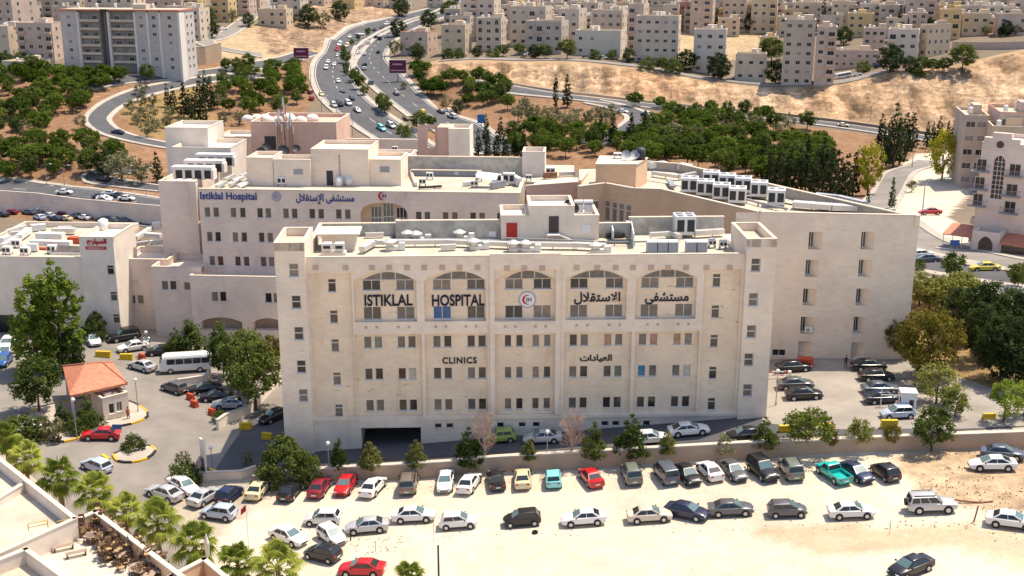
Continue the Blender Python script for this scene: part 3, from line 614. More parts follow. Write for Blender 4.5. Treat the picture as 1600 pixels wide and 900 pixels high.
# signs
def fsign(s, m, px, py, x0, x1, hh, v, **k):
    u, z = fu(px, py, v); w = fu(x1, py, v)[0]-fu(x0, py, v)[0]; return sign(clinic, s, m, u, v-.01, z, w, hh, **k)
fsign('ISTIKLAL', NAVY, 607, 469, 569, 644, 1.36, .5, bold=.022, name='sign_lettering'); fsign('HOSPITAL', NAVY, 716, 469, 675, 757, 1.36, .5, bold=.022, name='sign_lettering')
fsign(arabic('الاستقلال'), NAVY, 933, 466, 897, 969, 1.45, .5, bold=.022, name='sign_lettering'); fsign(arabic('مستشفى'), NAVY, 1042, 466, 1009, 1077, 1.4, .5, bold=.022, name='sign_lettering')
fsign('CLINICS', BLACKL, 718, 563, 691, 745, .78, .4, bold=.025, spacing=1.15, name='sign_lettering'); fsign(arabic('العيادات'), BLACKL, 931, 560, 907, 957, .95, .4, bold=.03, name='sign_lettering')
u, z = fu(824, 468, .5); emblem(clinic, u, .49, z, 1.02, mat('emblem_rim', (.42,.36,.46), .5), WHITEL, REDL, NAVY)
# roof pavilion
pv = MB(); A0, A1 = 25.3, 37.2; V0 = 12.2
pv.box(A0, V0, 20, 28.7, 18.5, 24.9, 0); pv.box(28.7, V0-.01, 20, 34.2, 18.6, 26.0, 0); pv.box(34.2, V0, 20, A1, 18.5, 24.9, 0)
ring(pv, A0, 28.69, V0, 18.5, 24.9, 25.4, .3, 0, 1); ring(pv, 28.7, 34.2, V0-.01, 18.6, 26.0, 26.55, .3, 0, 1); ring(pv, 34.21, A1, V0, 18.5, 24.9, 25.35, .3, 0, 1)
pvo = pv.build('stair_house', [PLASTER, CAP], clinic)
d = MB(); d.box(25.95, V0-.06, 22.42, 27.25, V0-.005, 24.55); d.build('door', [REDP], pvo)
d = MB(); d.box(31.1, V0-.07, 23.3, 32.3, V0-.02, 25.35); d.build('door', [mat('door_brown', (0.07, 0.05, 0.05), .6)], pvo)
d = MB(); d.box(35.0, V0-.06, 23.2, 36.2, V0-.005, 24.3); d.build('shutter', [WHITE_M], pvo)
st = MB(); st.box(30.8, V0-1.2, 23.15, 32.4, V0-.03, 23.28)
for k in range(7): st.box(32.4+k*.27, V0-1.1, 23.05-k*.12, 32.7+k*.27, V0-.2, 23.12-k*.12)
st.tube((32.4, V0-1.15, 23.2), (34.3, V0-1.15, 22.4), .06); st.tube((30.9, V0-1.1, 22.4), (30.9, V0-1.1, 23.15), .05); st.build('steps', [PLAST_W], pvo)

# ------------------------------------------------------------------ the main hospital (behind)
R0 = PZ(310, 370, 178.0); RY = rad(-4.0)
def lp(p0, yaw, q):
    dx, dy = q[0]-p0[0], q[1]-p0[1]; c, s = math.cos(yaw), math.sin(yaw); return dx*c+dy*s, -dx*s+dy*c
def ru(px, py, v=0.0):
    q = (R0[0]-math.sin(RY)*v, R0[1]+math.cos(RY)*v); return onplane(px, py, q, RY)
def rp(px, py, z): return lp(R0, RY, P(px, py, z))
main = thing('hospital_block', 'large rosy stone hospital block behind with blue lettering along its top', 'hospital building', (R0[0], R0[1], 0), RY)
ZT = 22.2; UE = ru(812, 303)[0]
hs = []; mw = []
def pairs(row_y, xs_, zt, hgt=1.5, w=.86, v=0.0, lst=None):
    for x in xs_:
        u = ru(x, row_y, v)[0]; hs.append((u-w/2, u+w/2, zt-hgt, zt)); mw.append((u-w/2, v+.12, zt-hgt, w, hgt))
top = [324,337.5,364.5,379,406,419,446.5,460,487.5,501.5,529,543]
pairs(332, top, 19.5); pairs(370, [327.5,340.5,367.5,381.5,408.5,422], 15.75); pairs(408, [331.5,344.5,371.5,385,411.5,424], 12.0)
pairs(335, [654,667.5,696,710.5,739,753,781,795], 19.3)
pairs(372, [450,463,490,503], 15.75)
ax0, ax1 = ru(563, 335)[0], ru(637, 335)[0]; hs.append((ax0, ax1, 16.4, 19.0, 20.6, 1.0))
b = MB(); facade(b, .5, UE, -14, ZT, 0, hs, rim=.5); b.build('wall', [LIME_R], main)
for q in mw: window(main, *q)
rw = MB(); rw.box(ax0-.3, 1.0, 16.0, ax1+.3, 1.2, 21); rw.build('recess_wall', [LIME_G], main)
for k, (t0, t1) in enumerate(((.20,.42),(.46,.68),(.74,.97))):
    a, c = ax0+(ax1-ax0)*t0, ax0+(ax1-ax0)*t1; zt = (19.8, 20.3, 19.7)[k]
    window(main, a, .9, 17.2, c-a, zt-17.2, 'grid', GLGREEN if k < 2 else GL[0])
# upper roof deck and front parapet
dk = MB(); dk.box(.5, 1.3, -14, UE, 13, 21.5, 0); dk.box(.5, .5, 20.9, UE, 1.3, 21.5, 0); dk.box(.5, .2, -14, .9, 1.3, 21.4, 0); dk.box(UE-.02, 0.51, -14, UE+.02, 13, 22.2, 0); dk.build('roof', [ROOFC], main)
pr = MB(); pr.box(.45, -.08, ZT+.003, UE+.08, .5, ZT+.14, 1); pr.box(.5, .3, 21.5, UE, .45, ZT, 0); pr.box(UE-.4, .5, 21.5, UE, 12, ZT, 0); pr.box(UE-.45, .55, ZT+.003, UE+.06, 12, ZT+.12, 1); pr.build('parapet', [LIME_R, CAP], main)
def roofbox(x0, x1, yb, yt, dep, zb=21.5, m=LIME, name='penthouse', par=None, cap=True, ringh=.5, side=0.0):
    """a volume on the roof: front foot seen from x0 to x1 at yb, top at yt"""
    uu, v = rp((x0+x1)/2, yb, zb); u0 = ru(x0, yb, v)[0]; u1 = ru(x1, yb, v)[0]; zt = ru((x0+x1)/2, yt, v)[1]
    b = MB(); b.box(u0, v, zb-.5, u1, v+dep, zt-(ringh if ringh else 0), 0)
    if ringh: ring(b, u0, u1, v, v+dep, zt-ringh, zt, .3, 0, 1 if cap else None)
    return b.build(name, [m, CAP], par or main), (u0, u1, v, zt)
def vol(x0, x1, yt, zt, dep, m=LIME, name='rear_volume', z0=-14, ringh=.6):
    uu, v = rp((x0+x1)/2, yt, zt); u0 = ru(x0, yt, v)[0]; u1 = ru(x1, yt, v)[0]; b = MB(); b.box(u0, v, z0, u1, v+dep, zt-ringh, 0); ring(b, u0, u1, v, v+dep, zt-ringh, zt, .3, 0, 1)
    return b.build(name, [m, CAP], main), (u0, u1, v, zt)
vol(247, 305, 284, 22.3, 12, LIME_R)
vol(257, 324, 200, 27.0, 9, PLAST_W); vol(268, 360, 231, 24.4, 10, PLAST_W); vol(338, 400, 214, 24.0, 8, PLASTER)
o, pkq = vol(391, 525, 191, 27.4, 12, PINK)
b = MB(); b.box(pkq[0]+2.4, pkq[2]-.05, 22.5, pkq[0]+4.4, pkq[2]-.004, 24.9); b.build('door', [DARK_M], o)
roofbox(387, 428, 290, 247, 6, m=LIME); o, q = roofbox(429, 486, 291, 250, 4.5, m=PLASTER)
b = MB(); b.box(q[1]-2.6, q[2]-.05, q[3]-2.2, q[1]-1.2, q[2]-.004, q[3]-1.4); b.build('vent_louvre', [GREY_M], o)
o, gq = roofbox(488, 577, 290, 234, 9, m=LIME)
b = MB(); b.box(gq[0]+2.3, gq[2]-.05, 21.5, gq[0]+3.3, gq[2]-.004, 23.8); b.build('door', [DARK_M], o)
b = MB(); b.tube((gq[0]+4.4, gq[2]-.1, 21.6), (gq[0]+4.4, gq[2]-.1, 26.3), .07); b.build('downpipe', [GREY_M], o)
o, q = roofbox(577.3, 627, 290, 250, 7, m=LIME)
b = MB(); b.box(q[0]+1.7, q[2]-.05, q[3]-1.9, q[0]+3.2, q[2]-.004, q[3]-1.0); b.build('vent_louvre', [GREY_M], o)
roofbox(540, 640, 262, 246, 8, m=PLAST_W, name='rear_penthouse')
# pink stair tower with a framed opening
def stair_tower():
    uu, v = rp(690, 195, 28.5); u0 = ru(652, 195, v)[0]; u1 = ru(680, 195, v)[0]; u2 = ru(703, 195, v)[0]; u3 = ru(734, 204, v-2)[0]
    b = MB(); facade(b, u0, u1+.4, 14, 28.5, v, [(u0+1.7, u1-.05, 24.7, 27.7, None, .5)], depth=.5); b.box(u0, v+.5, 14, u1+.4, v+.52, 24.6); b.box(u0, v+.01, 14, u0+.3, v+.5, 28.5)
    b.box(u1+.4, v-.8, 14, u2, v+3.5, 28.2, 0); b.build('stair_tower', [PINK, CAP], main)
    b = MB(); b.box(u2+.003, v-2.2, 14, u3, v+3.5, 27.6, 0); ring(b, u2+.003, u3, v-2.2, v+3.5, 27.6, 28.1, .3, 0, 1); b.build('stair_tower', [PLASTER, CAP], main)
    b = MB(); b.box(u0+1.5, v-.06, 24.5, u1, v-.004, 24.68); b.box(u0+1.5, v-.06, 27.72, u1, v-.004, 27.9); b.box(u0+1.5, v-.06, 24.68, u0+1.68, v-.004, 27.72); b.build('opening_frame', [CAP], main)
stair_tower()
# rear parapet with weather stains, step in the roof
uu, vr = rp(725, 262, 22.6); u0 = ru(637, 262, vr)[0]; u1 = ru(818, 262, vr)[0]
b = MB(); b.box(u0, vr, 12, u1, vr+.4, 24.3, 0); b.box(u0, vr-.08, 24.303, u1, vr+.48, 24.42, 1); b.build('rear_parapet', [STAINED, CAP], main)
b = MB(); b.box(u0, 13.0, -14, u1+8, vr+10, 21.48, 0); b.build('rear_roof', [ROOFC], main)
uu, v2 = rp(712, 272, 21.9); ua = ru(642, 272, v2)[0]; ub = ru(752, 272, v2)[0]
b = MB(); b.box(ua, v2, 21.5, ub, v2+.3, 22.4, 0); b.box(ua, v2-.1, 22.403, ub, v2+.4, 22.55, 1); b.build('gutter_wall', [mat('grey_upstand', (.22,.24,.28), .8, .15, 1.0), CAP], main)
uu, v3 = rp(580, 228, 22.0); b = MB(); b.box(ru(500,228,v3)[0], v3, 10, ru(664,228,v3)[0], v3+.5, 23.3); b.build('boundary_wall', [LIME], main)
roofbox(816, 851, 276, 238, 5, m=PLAST_W, name='roof_tower', ringh=.9)
# lower volumes stepping down on the left
def lower(x0, x1, yt, v, wl, name, m=LIME_R, dep=8, arches=(), zbot=-3):
    u0, zt = ru(x0, yt, v); u1 = ru(x1, yt, v)[0]; b = MB(); hs = []; ww = []
    for x, y0, y1 in wl:
        u, z1 = ru(x, y0, v); z0 = ru(x, y1, v)[1]; hs.append((u-.5, u+.5, z0, z1)); ww.append((u-.5, v+.12, z0, 1.0, z1-z0))
    for xa, xb, ys, ya, yb in arches:
        ua, zs = ru(xa, ys, v); ub = ru(xb, ys, v)[0]; hs.append((ua, ub, ru(xa, yb, v)[1], zs, ru((xa+xb)/2, ya, v)[1], 1.2))
    facade(b, u0, u1, zbot, zt, v, hs, rim=.6); b.box(u0, v+1.6, zbot, u1, v+dep, zt-.8); b.box(u0,v+.6,zbot,u0+.3,v+1.6,zt-.02); b.box(u1-.3,v+.6,zbot,u1,v+1.6,zt-.02); b.box(u0, v+.2, zt-.9, u1, v+1.6, zt-.79)
    ring(b, u0, u1, v+.01, v+dep, zt-.8, zt, .35, 0, 1); o = b.build(name, [m, CAP], main)
    for q in ww: window(main, *q)
    for xa, xb, ys, ya, yb in arches:
        ua = ru(xa, ys, v)[0]; ub = ru(xb, ys, v)[0]; g = MB(); g.box(ua, v+1.2, zbot, ub, v+1.3, ru((xa+xb)/2, ya, v)[1]); g.build('arcade_back', [mat('arcade_stone', (.34,.27,.22), .9, .15, .6)], main)
lower(296, 442, 431, -4.2, [(335,456,471),(348,456,471),(419,458,473),(432,458,473)], 'lower_block', arches=((314,378,502,496,516),(396,442,503,497,516)))
lower(236, 314, 417, -2.6, [(257,439,453),(270,439,453),(292,441,453)], 'lower_block')
lower(187, 262, 405, 0.5, [(206,461,475),(219,461,475)], 'lower_block')
# sign on the upper wall
def rsign(s, m, px, py, x0, x1, hh, **k):
    u, z = ru(px, py); w = ru(x1, py)[0]-ru(x0, py)[0]; return sign(main, s, m, u, -.01, z, w, hh, name='sign_lettering', **k)
rsign('Istiklal Hospital', BLUEL, 357, 308, 313, 401, 1.45, bold=.02); rsign(arabic('مستشفى الإستقلال'), BLUEL, 508, 311, 463, 554, 1.6, bold=.02)
u, z = ru(432, 307); emblem(main, u, -.02, z, .72, mat('emblem_rim_blue', (.30,.28,.42), .5), mat('emblem_disc', (.5,.42,.42), .6), mat('emblem_blue', (.25,.22,.45), .5), mat('emblem_blue', (.25,.22,.45), .5))
u, z = ru(598, 306); emblem(main, u, -.02, z, 1.15, WHITEL, WHITEL, REDL, BLUEL, outer=False)

# ------------------------------------------------------------------ the east wing
W0 = PZ(1310, 440, 153.0); WY = rad(-6.0)
def wu(px, py, v=0.0):
    q = (W0[0]-math.sin(WY)*v, W0[1]+math.cos(WY)*v); return onplane(px, py, q, WY)
wing = thing('hospital_wing', 'east wing of the hospital with blank stone front, niche windows and chillers on its roof', 'hospital building', (W0[0], W0[1], 0), WY)
UL = wu(1150, 331)[0]; UR = wu(1437, 338)[0]; ZW = 24.0
hs = []; nich = []
for px_list in ([(1275,364,388),(1270,408,431),(1266,453,476),(1262,497,520),(1258,535,557)], [(1357,364,388),(1353,408,431),(1349,453,476),(1345,497,520),(1341,537,559)]):
    for px, y0, y1 in px_list:
        u, z1 = wu(px, y0); z0 = wu(px, y1)[1]; hs.append((u-.85, u+.85, z0-.15, z1+.15, None, .02)); nich.append((u, z0, z1))
u_, z_ = wu(1217, 551); hs.append((u_-.85, u_+.85, z_-.45, z_+.45))
b = MB(); facade(b, UL, UR, -1, ZW, 0, hs)
for u, z0, z1 in nich:      # slanted niche: window turned to the left, splayed reveal on the right
    a, c, p, q = u-.85, u+.85, z0-.15, z1+.15; k = (a+.75, 1.0)
    b.face([(a,.02,p),(a,.9,p),(k[0],.9,p),(c,.02,p)]); b.face([(a,.02,q),(c,.02,q),(k[0],.9,q),(a,.9,q)]); b.face([(a,.02,p),(a,.02,q),(a,.9,q),(a,.9,p)]); b.face([(a,.9,p),(a,.9,q),(k[0],.9,q),(k[0],.9,p)]); b.face([(k[0],.9,p),(k[0],.9,q),(c,.02,q),(c,.02,p)])
b.build('wall', [LIME], wing)
for i, (u, z0, z1) in enumerate(nich):
    if i in (4, 9): continue
    window(wing, u-.83, .80, z0, .70, z1-z0, 'sash', GL[0])
window(wing, u_-.85, .12, z_-.45, 1.7, .9, 'double', GL[0])
PW = [(905,292),(946,287),(990,295),(1032,296),(1182,331)]
fl = [lp(W0, WY, P(x, y, ZW)) for x, y in PW]; bl = [lp(W0, WY, P(x, y, ZW)) for x, y in ((1430,337.5),(1062,256),(985,250),(905,252))]
poly = fl+[(wu(1190,331)[0], 1.2), (UR-.02, 1.2)]+bl
inner = MB(); inner.prism([(p[0], p[1]) for p in poly], -12, 22.7, 0, 1); inner.build('mass', [PINK, ROOFC], wing)
pw = MB(); pts = fl+[(wu(1186,331)[0], 0.0)]
def par_seg(b, p, q, z0, z1, t=.4, mi=0, cap=1):
    d = Vector((q[0]-p[0], q[1]-p[1])).normalized(); n = Vector((-d.y, d.x))*t
    b.prism([(p[0],p[1]),(q[0],q[1]),(q[0]+n.x,q[1]+n.y),(p[0]+n.x,p[1]+n.y)], z0, z1, mi)
    e = n*.15; b.prism([(p[0]-e.x,p[1]-e.y),(q[0]-e.x,q[1]-e.y),(q[0]+n.x+e.x,q[1]+n.y+e.y),(p[0]+n.x+e.x,p[1]+n.y+e.y)], z1+.003, z1+.13, cap)
for p, q in zip(pts[:-1], pts[1:]): par_seg(pw, (p[0], p[1]-.06), (q[0], q[1]-.06), -12, ZW)
pw.build('curved_wall', [LIME_G, CAP], wing)
pw = MB(); par_seg(pw, (pts[-1][0], .02), (UR-.05, .02), 22.7, ZW)
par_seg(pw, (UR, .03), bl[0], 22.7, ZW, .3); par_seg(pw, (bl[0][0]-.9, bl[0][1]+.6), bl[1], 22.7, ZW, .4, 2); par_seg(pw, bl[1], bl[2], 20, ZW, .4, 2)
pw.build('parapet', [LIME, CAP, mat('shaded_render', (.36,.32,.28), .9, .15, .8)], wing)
b = MB(); b.face([(UR, 0, -1), (bl[0][0], bl[0][1], -1), (bl[0][0], bl[0][1], ZW), (UR, 0, ZW)]); b.build('side_wall', [LIME], wing)
def wall_win(p, q, t, zt, w, hh, style, g=None, off=.09):
    d = Vector((q[0]-p[0], q[1]-p[1])); L_ = d.length; d /= L_; a = math.atan2(d.y, d.x); window(wing, p[0]+d.x*L_*t+d.y*off, p[1]-.06+d.y*L_*t-d.x*off, zt-hh, w, hh, style, g, rz=a)
for t in (.02,.27,.52,.77): wall_win(pts[1], pts[2], t, 21.6, .95, 2.9, 'transom', GL[3])
wall_win(pts[0], pts[1], .15, 21.7, .9, 1.2, 'plain', GL[3]); wall_win(pts[0], pts[1], .55, 21.7, .9, 1.2, 'plain', GL[3])
for t in (.12,.5): wall_win(pts[2], pts[3], t, 19.9, .75, 1.3, 'plain', GL[4])
for t in (.0,.07): wall_win(pts[3], pts[4], t, 19.9, .75, 1.2, 'plain', GL[4])
# low pink bay between the two blocks, and the penthouse beyond
b = MB(); q0 = lp(W0, WY, P(822, 291, 23.0)); q1 = lp(W0, WY, P(905, 285, 23.0)); b.prism([q0, q1, (q1[0]+1, q1[1]+8), (q0[0]+1, q0[1]+8)], 5, 22.4, 0, 1)
par_seg(b, q0, q1, 22.4, 23.0, .35, 0, 1); par_seg(b, (q1[0]+.3, q1[1]), (q1[0]+1, q1[1]+8), 22.4, 23.2, .3, 0, 1); b.build('link_block', [PINK, CAP], wing)
q0 = lp(W0, WY, P(931, 257, 26.5)); q1 = lp(W0, WY, P(994, 257, 26.5)); q2 = lp(W0, WY, P(1012, 247, 26.5)); q3 = lp(W0, WY, P(938, 244, 26.5))
b = MB(); b.prism([q0, q1, q2, q3], 12, 26.4, 0, 1); b.prism([(q0[0]-.1,q0[1]-.1),(q1[0]+.1,q1[1]-.1),(q2[0]+.1,q2[1]+.1),(q3[0]-.1,q3[1]+.1)], 26.403, 26.6, 1); b.build('penthouse', [LIME_G, CAP], wing)

# ------------------------------------------------------------------ the emergency wing (left)
E0 = G(134, 527); EY = rad(-3.0)
def eu(px, py, v=0.0):
    q = (E0[0]-math.sin(EY)*v, E0[1]+math.cos(EY)*v); return onplane(px, py, q, EY)
emer = thing('emergency_building', 'low cream emergency wing with a square tower carrying red lettering', 'hospital building', (E0[0], E0[1], 0), EY)
w1, ztow = eu(191, 372)[0], eu(150, 371)[1]
w1 = eu(176, 372)[0]; w0 = eu(123, 372)[0]
b = MB(); hs = []; ww = []
for x, y0, y1 in ((172,415,429),(177,456,470),(181,491,505)):
    u, z1 = eu(x, y0); z0 = eu(x, y1)[1]; hs.append((u-.5, u+.5, z0, z1)); ww.append((u-.5, .12, z0, 1.0, z1-z0))
facade(b, w0, w1, -2, ztow, 0, hs, rim=.4); b.box(w0, .4, -2, w1, 9, ztow-.7); ring(b, w0, w1, .01, 9, ztow-.7, ztow, .35, 0, 1); b.build('tower', [PLAST_W, CAP], emer)
for q in ww: window(emer, *q, 'transom')
zl = eu(60, 402, .6)[1]; b = MB(); ul = eu(-70, 402, .6)[0]; dw = eu(6, 498, .6)
facade(b, ul, w0, -2, zl, .6, [(dw[0]-1.6, dw[0]+1.2, -1, dw[1]+.6, None, 1.0)], rim=.4); b.box(ul, 1.6, -2, w0, 24, zl-.8, 1); b.box(ul, 1.0, zl-1, w0, 1.6, zl-.79, 1); ring(b, ul, w0, .61, 24, zl-.8, zl, .35, 0, 2)
b.build('wall', [PLASTER, ROOFC, CAP], emer)
b = MB(); b.box(dw[0]-1.6, 1.55, -1, dw[0]+1.2, 1.62, dw[1]+.7); b.build('door', [GL[0]], emer)
u, z = eu(150, 379); sign(emer, arabic('الطوارئ'), REDL, u, -.02, z+.1, eu(166,379)[0]-eu(133,379)[0], 1.0, bold=.04, name='sign_lettering')
u, z = eu(150, 387.5); b = MB(); b.box(-1.55, -.06, -.24, 1.55, -.01, .24); sb = b.build('sign_panel', [REDL], emer, (u, 0, z)); sign(sb, 'EMERGENCY', WHITEL, 0, -.06, 0, 2.5, .25, depth=.02)
# ------------------------------------------------------------------ retaining walls and low walls
RWALL = stone('wall_render_tan', (0.46, 0.34, 0.25), 0.9, 0.4, (0.30, 0.20, 0.13))
def run_wall(name, label, pts, ztop, zbot, t, m, cap=True, cat='wall', seg=4.0):
    b = MB()
    for p, q in zip(pts[:-1], pts[1:]):
        d = Vector((q[0]-p[0], q[1]-p[1])); L_ = d.length; n = max(1, int(L_/seg)); e = d.normalized(); nn = Vector((-e.y, e.x))*t
        for k in range(n):
            A = (p[0]+d.x*k/n, p[1]+d.y*k/n); B = (p[0]+d.x*(k+1)/n, p[1]+d.y*(k+1)/n)
            for z0, z1, mi, o in ([(None, 0, 0, 0)]+([(0, .12, 1, .05)] if cap else [])):
                A0 = (A[0]-nn.x/t*o, A[1]-nn.y/t*o); B0 = (B[0]-nn.x/t*o, B[1]-nn.y/t*o); A1 = (A[0]+nn.x*(1+o/t), A[1]+nn.y*(1+o/t)); B1 = (B[0]+nn.x*(1+o/t), B[1]+nn.y*(1+o/t))
                za, zb = ztop(*A), ztop(*B); lo_a, lo_b = (zbot(*A), zbot(*B)) if z0 is None else (za+.003, zb+.003); ha, hb = za+z1, zb+z1
                v = [(*A0, lo_a), (*B0, lo_b), (*B1, lo_b), (*A1, lo_a), (*A0, ha), (*B0, hb), (*B1, hb), (*A1, ha)]; i = len(b.v); b.v += v
                fs = [(4,5,6,7),(0,1,5,4),(2,3,7,6)]
                if k == 0: fs.append((3,0,4,7))
                if k == n-1: fs.append((1,2,6,5))
                if z0 is not None: fs.append((0,3,2,1))
                for f in fs: b.f.append(tuple(i+x for x in f)); b.m.append(mi)
    return ob(name, b.mesh(name, [m, KERB]), label=label, cat=cat)
wy = lambda x: WL0[1]+(x-WL0[0])*math.tan(WLY)
run_wall('retaining_wall', 'long tan retaining wall behind the parked cars on the sandy lot', [(x, wy(x)) for x in (-29, -14, -6, 14, 33, 72)], lambda x, y: h1(x, y+1.2)+.45+(.2 if -6 < x < 33 else 0), lambda x, y: h1(x, y-1)-.6, .55, RWALL)
run_wall('retaining_wall', 'rosy stone retaining wall below the left street and above the rear car park', HWL, lambda x, y: -7.2, lambda x, y: -13.5, .5, LIME_R)
def lowwall(label, pix, hgt, t=.35, m=None, name='garden_wall'):
    return run_wall(name, label, [G(*p) for p in pix], lambda x, y: h1(x, y)+hgt, lambda x, y: h1(x, y)-.5, t, m or LIME)
lowwall('low stepped stone wall at the plaza corner beside the tall sign panel', [(312,752),(345,750),(377,749),(402,741)], .9)
lowwall('curved white ramp wall left of the clinic block', [(440,592),(425,608),(405,630),(380,652),(352,662),(338,672)], 1.3, m=PLAST_W)
lowwall('short pale wall in front of the minibus', [(279,604),(324,597),(330,588)], .9, m=PLAST_W)

# ------------------------------------------------------------------ cars
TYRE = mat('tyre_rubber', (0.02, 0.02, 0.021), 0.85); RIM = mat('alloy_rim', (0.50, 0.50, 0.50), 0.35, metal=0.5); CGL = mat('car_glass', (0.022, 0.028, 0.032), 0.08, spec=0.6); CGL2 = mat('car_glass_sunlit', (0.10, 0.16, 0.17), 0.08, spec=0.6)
HEADL = mat('headlamp_lens', (0.62, 0.62, 0.60), 0.15, spec=0.6); TAILL = mat('taillamp_lens', (0.35, 0.012, 0.012), 0.2, spec=0.6); PLATE = mat('plate_white', (0.72, 0.72, 0.68), 0.5); TRIMB = mat('car_trim_black', (0.018, 0.018, 0.02), 0.6)
PC = dict(white=(.74,.72,.69), silver=(.50,.50,.51), grey=(.11,.11,.12), black=(.010,.010,.012), navy=(.012,.018,.055), red=(.50,.010,.016), maroon=(.22,.010,.030), cream=(.66,.55,.33), turquoise=(.20,.60,.62), teal=(.01,.42,.36), paleblue=(.42,.48,.58), beige=(.60,.50,.40), bronze=(.20,.165,.14), olive=(.14,.16,.13), blue=(.03,.11,.34), yellow=(.70,.52,.03), green=(.28,.38,.07), slate=(.10,.12,.16))
def paint(c): return mat('car_paint_'+c, PC[c], 0.32, spec=0.5, coat=0.35, metal=0.25 if c in ('silver','grey','bronze','slate') else 0.0)
KIND = {  # length, half width, belt height, roof height, glasshouse: rear base, rear top, front top, front base; wheel radius, wheelbase, ground clearance, tail height, bonnet drop
 'sedan': (4.5,.885,.94,1.44,-1.75,-.95,.25,1.12,.32,2.65,.20,.98,.16), 'hatch': (3.85,.85,.95,1.50,-1.80,-1.42,.22,1.05,.30,2.45,.20,.97,.16),
 'suv': (4.7,.94,1.10,1.80,-2.24,-2.02,.32,1.00,.38,2.75,.28,1.10,.13), 'coupe': (4.75,.91,.92,1.42,-2.0,-.90,.20,1.25,.34,2.8,.18,.96,.17), 'van': (4.6,.90,1.08,1.85,-2.25,-2.08,.75,1.55,.33,2.9,.24,1.08,.18),
 'pickup': (4.9,.88,1.00,1.62,-.30,-.18,.62,1.28,.36,3.0,.30,1.0,.13)}
_cm = {}
def loft(b, sts, mi=0):
    rings = []
    for x, zb, zt, hw in sts:
        zm = zb+(zt-zb)*.55; half = [(0,zb),(hw*.84,zb),(hw*.985,zb+.10),(hw,zm),(hw*.955,zt-.07),(hw*.84,zt),(hw*.4,zt+.022),(0,zt+.03)]
        r = [(x, y, z) for y, z in half]+[(x, -y, z) for y, z in half[-2:0:-1]]; rings.append(r)
    i0 = len(b.v); n = len(rings[0])
    for r in rings: b.v += r
    for k in range(len(rings)-1):
        for j in range(n):
            q = (j+1) % n; b.f.append((i0+k*n+j, i0+(k+1)*n+j, i0+(k+1)*n+q, i0+k*n+q)); b.m.append(mi)
    b.f.append(tuple(i0+j for j in range(n))); b.m.append(mi); b.f.append(tuple(i0+(len(rings)-1)*n+j for j in reversed(range(n)))); b.m.append(mi)
